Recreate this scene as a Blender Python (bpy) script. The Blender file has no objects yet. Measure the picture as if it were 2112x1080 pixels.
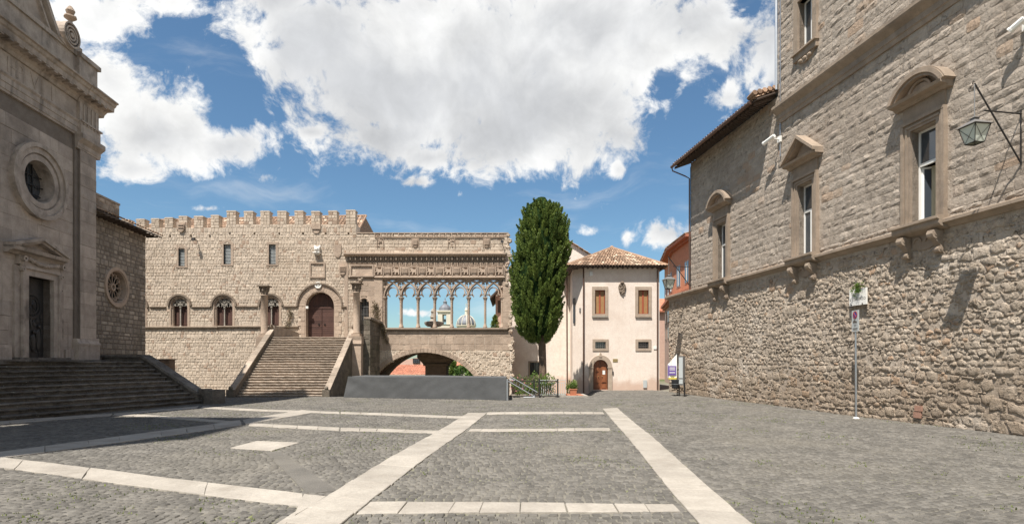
import bpy, math, random
import numpy as np
from math import sin, cos, pi, sqrt, radians, atan2, hypot
from mathutils import Vector, noise as mnoise

random.seed(7); rng = np.random.default_rng(7)
SC = bpy.context.scene
COL = SC.collection

# ---------------------------------------------------------------- camera
EYE = 1.8; FPX = 1150.0; CX = 1056.0; HZ = 747.0
cam_data = bpy.data.cameras.new('camera'); cam = bpy.data.objects.new('camera', cam_data); COL.objects.link(cam)
cam_data.sensor_width = 36; cam_data.sensor_fit = 'HORIZONTAL'
cam_data.lens = 36 * FPX / 2112.0
cam_data.shift_y = (HZ - 540.0) / 2112.0
cam_data.clip_start = 0.1; cam_data.clip_end = 6000
cam.location = (0, 0, EYE); cam.rotation_euler = (radians(90), 0, 0)
SC.camera = cam

# ---------------------------------------------------------------- sun and sky
SUN_D = Vector((0.27, 0.45, -1.0)).normalized()       # the way the light travels
SUN_E = math.asin(-SUN_D.z)
sun_data = bpy.data.lights.new('sun', 'SUN'); sun = bpy.data.objects.new('sun', sun_data); COL.objects.link(sun)
sun_data.energy = 5.0; sun_data.angle = radians(0.5); sun_data.color = (1.0, 0.955, 0.89)
sun.rotation_euler = SUN_D.to_track_quat('-Z', 'Y').to_euler(); sun.location = (-20, -20, 60)

world = bpy.data.worlds.new('World'); SC.world = world; world.use_nodes = True
wt = world.node_tree; wt.nodes.clear()
def WN(t, **kw):
    n = wt.nodes.new(t)
    for k, v in kw.items(): setattr(n, k, v)
    return n
def WL(a, b): wt.links.new(a, b)
def wmath(op, a, b=None, c=None, clamp=False):
    n = WN('ShaderNodeMath', operation=op); n.use_clamp = clamp
    for i, v in enumerate((a, b, c)):
        if v is None: continue
        if isinstance(v, (int, float)): n.inputs[i].default_value = v
        else: WL(v, n.inputs[i])
    return n.outputs[0]
def wsmooth(v, lo, hi):
    n = WN('ShaderNodeMapRange', interpolation_type='SMOOTHSTEP')
    WL(v, n.inputs[0]); n.inputs[1].default_value = lo; n.inputs[2].default_value = hi
    return n.outputs[0]
def wnoise(vec, scale, detail=8, rough=0.55, dist=0.0):
    n = WN('ShaderNodeTexNoise'); WL(vec, n.inputs['Vector'])
    n.inputs['Scale'].default_value = scale; n.inputs['Detail'].default_value = detail
    n.inputs['Roughness'].default_value = rough; n.inputs['Distortion'].default_value = dist
    return n.outputs[0]
sky = WN('ShaderNodeTexSky', sky_type='NISHITA'); sky.sun_disc = False
sky.sun_elevation = SUN_E; sky.sun_rotation = atan2(-SUN_D.x, -SUN_D.y)
sky.altitude = 300; sky.air_density = 1.15; sky.dust_density = 0.6; sky.ozone_density = 2.5
tc = WN('ShaderNodeTexCoord'); dirv = tc.outputs['Generated']
sep = WN('ShaderNodeSeparateXYZ'); WL(dirv, sep.inputs[0])
yc = wmath('MAXIMUM', sep.outputs[1], 0.12)
cu = wmath('DIVIDE', sep.outputs[0], yc); cv = wmath('DIVIDE', sep.outputs[2], yc)
comb = WN('ShaderNodeCombineXYZ'); WL(cu, comb.inputs[0]); WL(cv, comb.inputs[1])
def wvec(op, a, b):
    n = WN('ShaderNodeVectorMath', operation=op); WL(a, n.inputs[0])
    if isinstance(b, tuple): n.inputs[1].default_value = b
    elif b is not None: WL(b, n.inputs[1])
    return n
# cumulus masses as they stand in the sky: direction, half-widths, weight
CLOUDS = [(200, 40, 150, 110, 1), (235, 170, 150, 120, 1), (330, 270, 190, 95, 1), (480, 300, 120, 62, 1), (280, 350, 110, 45, .8),
          (360, 8, 130, 40, .75), (560, 0, 110, 50, .9),
          (640, 90, 190, 120, 1), (800, 180, 230, 150, 1.1), (980, 130, 330, 200, 1.2), (1060, 270, 190, 95, 1), (800, 285, 130, 60, 1),
          (890, 325, 85, 34, .9), (868, 376, 48, 20, .75), (640, 272, 60, 22, .8), (1180, 210, 190, 130, 1.1), (1280, 280, 75, 70, 1),
          (1275, 348, 40, 40, .62), (1200, 60, 300, 150, 1.1), (1440, 60, 170, 95, 1), (1590, 120, 75, 150, .95), (1700, 0, 200, 160, 1),
          (1500, 200, 60, 60, .75), (545, 368, 40, 26, .55), (430, 430, 56, 16, .6), (1385, 482, 70, 50, .75),
          (1215, 478, 60, 26, .22), (1290, 490, 34, 50, .25), (860, 645, 60, 16, .35), (1840, 260, 260, 160, .9),
          (-250, 200, 300, 200, 1), (2500, 150, 420, 260, 1), (1374, 232, 36, 80, .3)]
acc = None
for (x, y, rx, ry, w) in CLOUDS:
    d = wvec('SUBTRACT', comb.outputs[0], ((x - CX) / FPX, (HZ - y) / FPX, 0)).outputs[0]
    d = wvec('MULTIPLY', d, (FPX / rx, FPX / ry, 0)).outputs[0]
    l = wvec('LENGTH', d, None).outputs['Value']
    b = wmath('MULTIPLY_ADD', l, -1.0, w)          # w - r
    acc = b if acc is None else wmath('SMOOTH_MAX', acc, b, 0.22)
# the clear patch of blue inside the big cloud's right-hand edge
for (x, y, rx, ry, w) in ((1362, 172, 50, 40, .9), (1545, 20, 60, 45, .55), (470, 180, 80, 130, .9), (320, 120, 110, 100, .9)):
    d = wvec('SUBTRACT', comb.outputs[0], ((x - CX) / FPX, (HZ - y) / FPX, 0)).outputs[0]
    d = wvec('MULTIPLY', d, (FPX / rx, FPX / ry, 0)).outputs[0]
    l = wvec('LENGTH', d, None).outputs['Value']
    acc = wmath('SUBTRACT', acc, wmath('MAXIMUM', wmath('MULTIPLY_ADD', l, -w, w), 0.0))
acc = wmath('MAXIMUM', acc, -0.9)
n_warp = WN('ShaderNodeTexNoise'); WL(dirv, n_warp.inputs['Vector']); n_warp.inputs['Scale'].default_value = 5; n_warp.inputs['Detail'].default_value = 4
warp = wvec('MULTIPLY', wvec('SUBTRACT', n_warp.outputs['Color'], (.5, .5, .5)).outputs[0], (.12, .12, .12)).outputs[0]
wdir = wvec('ADD', dirv, warp).outputs[0]
n_big = wnoise(wdir, 6.5, 12, .64)
n_fine = wnoise(wdir, 30, 8, .64)
gen = wmath('MULTIPLY_ADD', wnoise(dirv, 1.6, 4, .5), 3.0, -1.45)            # open cumulus sky everywhere else
front = wsmooth(sep.outputs[1], 0.15, 0.5)
field = wmath('ADD', wmath('MULTIPLY', acc, front), wmath('MULTIPLY', gen, wmath('SUBTRACT', 1.0, front)))
pert = wmath('ADD', wmath('MULTIPLY_ADD', n_big, 2.5, -1.25), wmath('MULTIPLY_ADD', n_fine, 1.7, -0.85))
dens_raw = wmath('ADD', field, pert)
dens = wsmooth(dens_raw, -0.12, 0.42)
veil = wmath('MULTIPLY', wsmooth(wnoise(wvec('MULTIPLY', wdir, (2.0, 2.0, 9.0)).outputs[0], 1.6, 8, .6), 0.50, 0.78), 0.30)
dens = wmath('MAXIMUM', dens, veil)
# shading of the cloud itself: thick cores are greyer, edges and tops are white
n_sh = wnoise(wvec('ADD', wdir, (0.03, 0.02, -0.05)).outputs[0], 4.2, 8, .55)
core = wsmooth(wmath('ADD', wmath('MULTIPLY', field, 0.42), wmath('MULTIPLY_ADD', n_sh, 1.9, -0.72)), 0.12, 0.80)
relief = wmath('MULTIPLY_ADD', wnoise(wdir, 12, 8, .62), 0.62, 0.71)
ccol = WN('ShaderNodeMix', data_type='RGBA'); WL(core, ccol.inputs[0])
ccol.inputs[6].default_value = (7.6, 7.6, 7.5, 1); ccol.inputs[7].default_value = (4.7, 4.8, 4.95, 1)
cc2 = wvec('SCALE', ccol.outputs[2], None); WL(relief, cc2.inputs['Scale'])
skm = WN('ShaderNodeMix', data_type='RGBA', blend_type='MULTIPLY'); skm.inputs[0].default_value = 1
WL(sky.outputs[0], skm.inputs[6]); skm.inputs[7].default_value = (0.70, 0.87, 0.92, 1)
fin = WN('ShaderNodeMix', data_type='RGBA'); WL(dens, fin.inputs[0]); WL(skm.outputs[2], fin.inputs[6]); WL(cc2.outputs[0], fin.inputs[7])
bg = WN('ShaderNodeBackground'); WL(fin.outputs[2], bg.inputs[0]); bg.inputs[1].default_value = 0.082
wo = WN('ShaderNodeOutputWorld'); WL(bg.outputs[0], wo.inputs[0])
world.cycles.sampling_method = 'MANUAL'; world.cycles.sample_map_resolution = 512

SC.view_settings.view_transform = 'Standard'; SC.view_settings.look = 'None'
SC.view_settings.exposure = 0.70; SC.view_settings.gamma = 1.0; SC.view_settings.use_curve_mapping = False
SC.cycles.max_bounces = 5; SC.cycles.diffuse_bounces = 3; SC.cycles.glossy_bounces = 3; SC.cycles.transmission_bounces = 4
SC.cycles.transparent_max_bounces = 8; SC.cycles.use_denoising = True

# ---------------------------------------------------------------- materials
def mat_base(name):
    m = bpy.data.materials.new(name); m.use_nodes = True
    nt = m.node_tree; b = nt.nodes['Principled BSDF']
    return m, nt, b
def nn(nt, t, **kw):
    n = nt.nodes.new(t)
    for k, v in kw.items(): setattr(n, k, v)
    return n
def mth(nt, op, a, b=None, c=None, clamp=False):
    n = nn(nt, 'ShaderNodeMath', operation=op); n.use_clamp = clamp
    for i, v in enumerate((a, b, c)):
        if v is None: continue
        if isinstance(v, (int, float)): n.inputs[i].default_value = v
        else: nt.links.new(v, n.inputs[i])
    return n.outputs[0]
def rng_node(nt, v, lo, hi, smooth=True):
    n = nn(nt, 'ShaderNodeMapRange', interpolation_type='SMOOTHSTEP' if smooth else 'LINEAR')
    nt.links.new(v, n.inputs[0]); n.inputs[1].default_value = lo; n.inputs[2].default_value = hi
    return n.outputs[0]
def tex(nt, vec, scale, detail=4, rough=.6, sc3=None):
    if sc3:
        mp = nn(nt, 'ShaderNodeMapping'); nt.links.new(vec, mp.inputs[0]); mp.inputs['Scale'].default_value = sc3; vec = mp.outputs[0]
    n = nn(nt, 'ShaderNodeTexNoise'); nt.links.new(vec, n.inputs['Vector'])
    n.inputs['Scale'].default_value = scale; n.inputs['Detail'].default_value = detail; n.inputs['Roughness'].default_value = rough
    return n.outputs[0]
def mixc(nt, f, a, b, mode='MIX'):
    n = nn(nt, 'ShaderNodeMix', data_type='RGBA', blend_type=mode)
    if isinstance(f, (int, float)): n.inputs[0].default_value = f
    else: nt.links.new(f, n.inputs[0])
    for i, v in ((6, a), (7, b)):
        if isinstance(v, tuple): n.inputs[i].default_value = (*v, 1) if len(v) == 3 else v
        else: nt.links.new(v, n.inputs[i])
    return n.outputs[2]
def stone_mat(name, c1, c2, stain=None, stain_amt=.5, scale=3.0, tone=.5, bump=.5, bscale=30, pits=0.0, rough=.9, streak=0.0, tint=None, stain_scale=.35, low_stain=None, lichen=None, lime=None, bdist=.03):
    m, nt, b = mat_base(name)
    geo = nn(nt, 'ShaderNodeNewGeometry'); P = geo.outputs['Position']
    f = rng_node(nt, tex(nt, P, scale, 6, .65), .32, .68)
    col = mixc(nt, f, c1, c2)
    at = nn(nt, 'ShaderNodeAttribute', attribute_name='tone'); tn = at.outputs['Fac']
    if tint:      # some pieces are of another stone
        col = mixc(nt, rng_node(nt, tn, .80, .97), col, tint)
    v = mth(nt, 'MULTIPLY_ADD', tn, tone, 1 - tone * .5)
    g = mth(nt, 'MULTIPLY_ADD', tex(nt, P, bscale * 1.3, 3, .7), .5, .75)
    v = mth(nt, 'MULTIPLY', v, g)
    vm = nn(nt, 'ShaderNodeVectorMath', operation='SCALE'); nt.links.new(col, vm.inputs[0]); nt.links.new(v, vm.inputs['Scale'])
    col = vm.outputs[0]
    if stain:
        s = rng_node(nt, tex(nt, P, stain_scale, 6, .62), .46, .74)
        if streak:
            s2 = rng_node(nt, tex(nt, P, 1.0, 5, .6, (2.6, 2.6, .16)), .50, .75)
            s = mth(nt, 'MAXIMUM', s, mth(nt, 'MULTIPLY', s2, streak))
        col = mixc(nt, mth(nt, 'MULTIPLY', s, stain_amt), col, stain)
    if low_stain:  # damp band near the ground with a ragged top: (colour, height, amount)
        sp = nn(nt, 'ShaderNodeSeparateXYZ'); nt.links.new(P, sp.inputs[0])
        hz = mth(nt, 'ADD', sp.outputs[2], mth(nt, 'MULTIPLY_ADD', tex(nt, P, .9, 5, .6), -2.4, 1.2))
        lo = nn(nt, 'ShaderNodeMapRange', interpolation_type='SMOOTHSTEP'); nt.links.new(hz, lo.inputs[0])
        lo.inputs[1].default_value = low_stain[1]; lo.inputs[2].default_value = low_stain[1] * .3
        lo.inputs[3].default_value = 0; lo.inputs[4].default_value = low_stain[2]
        col = mixc(nt, lo.outputs[0], col, low_stain[0])
    if lime:       # old limewash and mortar smeared over the stones
        s = rng_node(nt, tex(nt, P, .38, 7, .66), .54, .70)
        col = mixc(nt, mth(nt, 'MULTIPLY', s, .62), col, lime)
    if lichen:
        s = rng_node(nt, tex(nt, P, 9, 6, .75), .60, .70)
        col = mixc(nt, mth(nt, 'MULTIPLY', s, .7), col, lichen)
    nt.links.new(col, b.inputs['Base Color']); b.inputs['Roughness'].default_value = rough
    b.inputs['Specular IOR Level'].default_value = .25
    h = mth(nt, 'ADD', tex(nt, P, bscale, 5, .7), mth(nt, 'MULTIPLY', tex(nt, P, bscale * .3, 3, .6), 1.2))
    if pits:
        vo = nn(nt, 'ShaderNodeTexVoronoi'); nt.links.new(P, vo.inputs['Vector']); vo.inputs['Scale'].default_value = bscale * .55
        pt = rng_node(nt, tex(nt, P, bscale * .45, 4, .7), .60, .68)
        h = mth(nt, 'SUBTRACT', h, mth(nt, 'MULTIPLY', pt, pits))
    bp = nn(nt, 'ShaderNodeBump'); bp.inputs['Strength'].default_value = bump; bp.inputs['Distance'].default_value = bdist
    nt.links.new(h, bp.inputs['Height']); nt.links.new(bp.outputs[0], b.inputs['Normal'])
    return m
def plain_mat(name, c, rough=.6, metal=0.0, var=.15, scale=4, bump=0.0, bscale=40, spec=.4, tone=0.0, c2=None, streak=False):
    m, nt, b = mat_base(name)
    geo = nn(nt, 'ShaderNodeNewGeometry'); P = geo.outputs['Position']
    n = tex(nt, P, scale, 5, .6, (2.5, 2.5, .3) if streak else None)
    v = mth(nt, 'MULTIPLY_ADD', n, var * 2, 1 - var)
    if tone:
        at = nn(nt, 'ShaderNodeAttribute', attribute_name='tone')
        v = mth(nt, 'MULTIPLY', v, mth(nt, 'MULTIPLY_ADD', at.outputs['Fac'], tone, 1 - tone * .5))
    src = mixc(nt, rng_node(nt, tex(nt, P, scale * .6, 5, .65), .4, .65), c, c2) if c2 else None
    vm = nn(nt, 'ShaderNodeVectorMath', operation='SCALE'); nt.links.new(v, vm.inputs['Scale'])
    if src: nt.links.new(src, vm.inputs[0])
    else: vm.inputs[0].default_value = c
    nt.links.new(vm.outputs[0], b.inputs['Base Color'])
    b.inputs['Roughness'].default_value = rough; b.inputs['Metallic'].default_value = metal; b.inputs['Specular IOR Level'].default_value = spec
    if bump:
        bp = nn(nt, 'ShaderNodeBump'); bp.inputs['Strength'].default_value = bump; bp.inputs['Distance'].default_value = .02
        nt.links.new(tex(nt, P, bscale, 4, .65), bp.inputs['Height']); nt.links.new(bp.outputs[0], b.inputs['Normal'])
    return m
def glass_mat(name, c=(.05, .06, .07), rough=.08):
    m, nt, b = mat_base(name)
    b.inputs['Base Color'].default_value = (*c, 1); b.inputs['Roughness'].default_value = rough
    b.inputs['Specular IOR Level'].default_value = 1.0; b.inputs['Coat Weight'].default_value = .6; b.inputs['Coat Roughness'].default_value = .03
    geo = nn(nt, 'ShaderNodeNewGeometry')
    bp = nn(nt, 'ShaderNodeBump'); bp.inputs['Strength'].default_value = .06; bp.inputs['Distance'].default_value = .05
    nt.links.new(tex(nt, geo.outputs['Position'], 2.2, 2, .5), bp.inputs['Height']); nt.links.new(bp.outputs[0], b.inputs['Normal'])
    return m
def leaf_mat(name, c1, c2, tone=.9):
    m, nt, b = mat_base(name)
    at = nn(nt, 'ShaderNodeAttribute', attribute_name='tone')
    col = mixc(nt, at.outputs['Fac'], c1, c2)
    nt.links.new(col, b.inputs['Base Color']); b.inputs['Roughness'].default_value = .55; b.inputs['Specular IOR Level'].default_value = .25
    tr = nn(nt, 'ShaderNodeBsdfTranslucent'); nt.links.new(col, tr.inputs[0])
    mx = nn(nt, 'ShaderNodeMixShader'); mx.inputs[0].default_value = .22
    nt.links.new(b.outputs[0], mx.inputs[1]); nt.links.new(tr.outputs[0], mx.inputs[2])
    nt.links.new(mx.outputs[0], nt.nodes['Material Output'].inputs[0])
    return m

M = {}
M['palace'] = stone_mat('palace_stone', (.54, .445, .35), (.45, .365, .28), stain=(.37, .285, .205), stain_amt=.4, tone=.40, bump=.5, bscale=14, streak=.5, tint=(.31, .225, .165), rough=.92)
M['palace_mortar'] = stone_mat('palace_mortar', (.66, .565, .46), (.56, .47, .375), stain=(.43, .34, .25), stain_amt=.4, tone=0, bump=.5, bscale=20)
M['carved'] = stone_mat('carved_stone', (.46, .355, .27), (.37, .28, .21), stain=(.20, .15, .115), stain_amt=.55, tone=.3, bump=.4, bscale=24, streak=.5)
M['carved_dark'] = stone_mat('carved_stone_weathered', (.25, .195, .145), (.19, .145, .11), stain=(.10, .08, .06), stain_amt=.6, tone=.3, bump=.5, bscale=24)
M['rubble'] = stone_mat('rubble_stone', (.48, .40, .315), (.37, .30, .23), stain=(.27, .20, .135), stain_amt=.55, tone=.42, bump=1.0, bscale=15, pits=2.0, bdist=.06, tint=(.36, .25, .17), lime=(.56, .49, .41), low_stain=((.25, .18, .12), 2.2, .5), stain_scale=.5)
M['rubble_mortar'] = stone_mat('rubble_mortar', (.48, .405, .325), (.37, .30, .235), lime=(.58, .51, .43), stain=(.25, .19, .13), stain_amt=.5, tone=0, bump=1.0, bscale=13, pits=1.0, low_stain=((.25, .18, .125), 1.8, .5))
M['ashlar'] = stone_mat('rough_ashlar', (.42, .355, .29), (.335, .28, .225), stain=(.24, .185, .14), stain_amt=.45, tone=.32, bump=.9, bscale=15, pits=1.6, bdist=.035, tint=(.34, .25, .18))
M['ashlar_mortar'] = stone_mat('ashlar_mortar', (.43, .36, .29), (.34, .28, .225), tone=0, bump=.9, bscale=14, pits=1.0)
M['trim'] = stone_mat('dressed_trim_stone', (.34, .265, .20), (.275, .215, .16), stain=(.15, .12, .095), stain_amt=.6, tone=.25, bump=.25, bscale=26, streak=.8, stain_scale=.8)
M['church'] = stone_mat('church_ashlar', (.46, .385, .32), (.375, .31, .255), stain=(.14, .115, .096), stain_amt=.75, tone=.24, bump=.35, bscale=22, streak=.9, stain_scale=.4)
M['church_mortar'] = stone_mat('church_mortar', (.20, .165, .135), (.16, .13, .105), tone=0, bump=.3)
M['church_trim'] = stone_mat('church_trim_stone', (.46, .385, .32), (.35, .29, .24), stain=(.10, .083, .07), stain_amt=.8, tone=.2, bump=.4, bscale=24, streak=1.0, stain_scale=.9)
M['chapel'] = stone_mat('chapel_stone', (.36, .305, .245), (.28, .235, .185), stain=(.13, .105, .08), stain_amt=.6, tone=.5, bump=.7, bscale=15, pits=.6, tint=(.40, .34, .27))
M['step_dark'] = stone_mat('lichened_step_stone', (.225, .197, .165), (.13, .114, .096), stain=(.035, .031, .027), stain_amt=.6, tone=.4, bump=1.0, bscale=16, pits=1.2, lichen=(.46, .45, .39))
M['step_light'] = stone_mat('worn_step_stone', (.37, .30, .235), (.275, .22, .17), stain=(.16, .13, .10), stain_amt=.55, tone=.45, bump=.7, bscale=15, pits=.6)
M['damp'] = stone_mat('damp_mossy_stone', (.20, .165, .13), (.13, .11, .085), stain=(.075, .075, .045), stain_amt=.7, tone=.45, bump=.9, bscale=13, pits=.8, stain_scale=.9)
M['travertine'] = stone_mat('white_travertine', (.395, .355, .30), (.32, .285, .24), stain=(.22, .19, .155), stain_amt=.6, scale=1.4, tone=.22, bump=.35, bscale=18, pits=.5, tint=(.37, .28, .21), rough=.8, stain_scale=1.3)
M['cobble'] = stone_mat('basalt_cobble', (.155, .142, .122), (.112, .103, .089), stain=(.19, .17, .135), stain_amt=.45, scale=1.1, tone=.5, bump=.5, bscale=40, rough=.75, stain_scale=.25)
M['plaster'] = stone_mat('pale_pink_plaster', (.78, .68, .59), (.73, .62, .53), stain=(.60, .475, .385), stain_amt=.7, tone=0, bump=.14, bscale=10, streak=.7, low_stain=((.56, .40, .31), 1.0, .9), stain_scale=.3)
M['roof_tile'] = stone_mat('terracotta_roof_tile', (.36, .235, .155), (.27, .17, .11), stain=(.25, .19, .135), stain_amt=.5, tone=.9, bump=.4, bscale=20, tint=(.46, .36, .26), scale=5)
M['red_tile'] = stone_mat('red_roof_tile', (.50, .20, .12), (.40, .15, .09), tone=.5, bump=.3)
M['orange_wall'] = stone_mat('orange_render', (.62, .27, .155), (.54, .225, .125), stain=(.40, .19, .12), stain_amt=.4, tone=0, bump=.1)
M['rose_wall'] = stone_mat('rose_render', (.56, .38, .30), (.50, .33, .26), stain=(.38, .26, .21), stain_amt=.5, tone=0, bump=.1)
M['tufa'] = stone_mat('tufa_blocks', (.25, .175, .125), (.19, .13, .09), tone=.5, bump=.6)
M['house_trim'] = stone_mat('pale_window_surround', (.42, .335, .26), (.35, .275, .21), stain=(.27, .20, .15), stain_amt=.4, tone=.25, bump=.3, bscale=26)
M['old_brick'] = plain_mat('old_brick', (.34, .19, .135), .9, var=.3, scale=9, bump=.5)
M['marble'] = plain_mat('white_marble', (.78, .75, .69), .5, var=.08, scale=5)
M['bronze'] = plain_mat('dark_bronze', (.075, .070, .065), .5, .55, .3, 9, .5, 30)
M['door_wood'] = plain_mat('maroon_plank_wood', (.082, .041, .031), .6, 0, .3, 3, .3, 20, tone=.5)
M['brown_wood'] = plain_mat('varnished_brown_wood', (.24, .085, .035), .45, 0, .25, 4, .3, 25, tone=.4)
M['shutter_wood'] = plain_mat('golden_shutter_wood', (.36, .20, .085), .5, 0, .2, 5, .3, 25)
M['red_wood'] = plain_mat('red_painted_wood', (.36, .09, .045), .5, 0, .2, 5)
M['dark_wood'] = plain_mat('dark_eave_wood', (.085, .06, .045), .8, 0, .3, 4)
M['iron'] = plain_mat('dark_iron', (.035, .032, .03), .55, .4, .2, 8)
M['copper'] = plain_mat('brown_downpipe', (.13, .075, .055), .5, .4, .2, 5)
M['grey_iron'] = plain_mat('grey_painted_iron', (.22, .21, .20), .5, .4, .15, 6)
M['steel'] = plain_mat('galvanised_steel', (.50, .51, .52), .35, .85, .12, 8)
M['white_paint'] = plain_mat('white_paint', (.80, .78, .73), .45, 0, .06, 4)
M['cloth'] = plain_mat('charcoal_tarpaulin', (.080, .081, .081), .7, 0, .30, 1.3, .35, 9, spec=.5)
M['black'] = plain_mat('black_plastic', (.02, .02, .022), .5, 0, .1, 5)
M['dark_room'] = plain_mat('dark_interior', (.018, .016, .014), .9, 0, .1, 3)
M['glass'] = glass_mat('window_glass')
M['lamp_glass'] = plain_mat('frosted_lamp_glass', (.60, .63, .54), .2, 0, .12, 6)
M['curtain'] = plain_mat('cream_curtain', (.42, .38, .27), .8, 0, .2, 5)
M['bark'] = stone_mat('cypress_bark', (.17, .12, .085), (.10, .07, .05), tone=.4, bump=1.2, bscale=16)
M['leaf'] = leaf_mat('cypress_leaf', (.045, .085, .018), (.22, .285, .065))
M['leaf_light'] = leaf_mat('shrub_leaf', (.05, .10, .02), (.20, .28, .06))
M['shade_core'] = plain_mat('dark_shade_core', (.012, .026, .008), .9, 0, .4, 6, spec=.05)  # near-black fill, the crown's inner shade put into colour
M['dry'] = leaf_mat('dry_climber', (.15, .12, .07), (.36, .30, .20))
M['grass_blade'] = leaf_mat('grass_blade', (.07, .095, .02), (.19, .22, .05))
M['rose_petal'] = plain_mat('rose_petal', (.70, .22, .25), .6)
M['terracotta'] = plain_mat('terracotta_pot', (.42, .16, .085), .7, 0, .2, 6)
M['purple'] = plain_mat('violet_print', (.15, .09, .30), .6, 0, .1, 8)
M['yellow'] = plain_mat('yellow_plastic', (.62, .50, .09), .5)
M['lead'] = plain_mat('lead_dome', (.17, .175, .19), .6, .2, .25, .5)
M['pale_stone'] = plain_mat('pale_far_stone', (.62, .56, .45), .85, 0, .15, .7)
M['sign_grey'] = plain_mat('sign_grey', (.46, .48, .47), .45, 0, .05, 5)
M['sign_blue'] = plain_mat('sign_blue', (.03, .06, .32), .45)
M['sign_red'] = plain_mat('sign_red', (.30, .03, .03), .45)
M['brass'] = plain_mat('brass_plate', (.42, .32, .15), .4, .6)
M['ink'] = plain_mat('dark_lettering', (.10, .085, .07), .8)
M['far_green'] = leaf_mat('far_tree_leaf', (.035, .075, .018), (.14, .22, .05))

# ---------------------------------------------------------------- mesh helpers
def sstep(v, a, b):
    t = np.clip((np.asarray(v, float) - a) / (b - a), 0, 1); return t * t * (3 - 2 * t)
def ground_z(x, y):
    x = np.asarray(x, float); y = np.asarray(y, float)
    dip = -0.36 * sstep(y, 28.6, 35.5) * (1 - sstep(x, 4.55, 5.35))
    far = -8.0 * sstep(y, 43, 62) * (1 - sstep(x, 9.0, 12.0)) - 8.0 * sstep(y, 75, 120) * sstep(x, 9.0, 12.0)
    und = 0.012 * np.sin(x * .9 + y * .35) + 0.010 * np.sin(y * .7 - x * .2)
    return dip + far + und * (1 - sstep(y, 33, 40))
def gz(x, y): return float(ground_z(x, y))

class Fr:
    """upright plane: origin on the ground plan, U along it, N out of it"""
    def __init__(s, o, U):
        l = hypot(*U); s.o = o; s.U = (U[0] / l, U[1] / l); s.N = (s.U[1], -s.U[0])
    def w(s, u, n, z): return (s.o[0] + s.U[0] * u + s.N[0] * n, s.o[1] + s.U[1] * u + s.N[1] * n, z)
    def u(s, px, n=0.0):
        k = (px - CX) / FPX; ox = s.o[0] + s.N[0] * n; oy = s.o[1] + s.N[1] * n
        return (k * oy - ox) / (s.U[0] - k * s.U[1])
    def dist(s, px, n=0.0): return s.o[1] + s.N[1] * n + s.U[1] * s.u(px, n)
    def z(s, px, py, n=0.0): return EYE + (HZ - py) * s.dist(px, n) / FPX
    def uz(s, px, py, n=0.0): return (s.u(px, n), s.z(px, py, n))
IDF = Fr((0, 0), (1, 0)); IDF.N = (0, 1)      # world axes: (x, y, z)

def finish(name, V, F, T, mat, parent=None, smooth=False, kind=None, loc=None, mats=None, mi=None):
    me = bpy.data.meshes.new(name)
    V = np.asarray(V, dtype=np.float64).reshape(-1, 3)
    base = Vector(parent.matrix_basis.translation) if parent is not None else Vector((0, 0, 0))
    if parent is not None and parent.parent is not None: base = base + parent.parent.matrix_basis.translation
    org = Vector(loc) if loc is not None else base
    me.from_pydata((V - np.array(org)).tolist(), [], F)
    at = me.attributes.new('tone', 'FLOAT', 'FACE')
    if isinstance(T, (int, float)): T = [T] * len(F)
    at.data.foreach_set('value', T)
    if mats:
        for m in mats: me.materials.append(m)
        me.polygons.foreach_set('material_index', mi)
    else: me.materials.append(mat)
    if smooth: me.polygons.foreach_set('use_smooth', [True] * len(F))
    o = bpy.data.objects.new(name, me); COL.objects.link(o)
    if parent is not None:
        o.parent = parent; o.location = org - base
    else: o.location = org
    if kind: o['kind'] = kind
    return o

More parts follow.
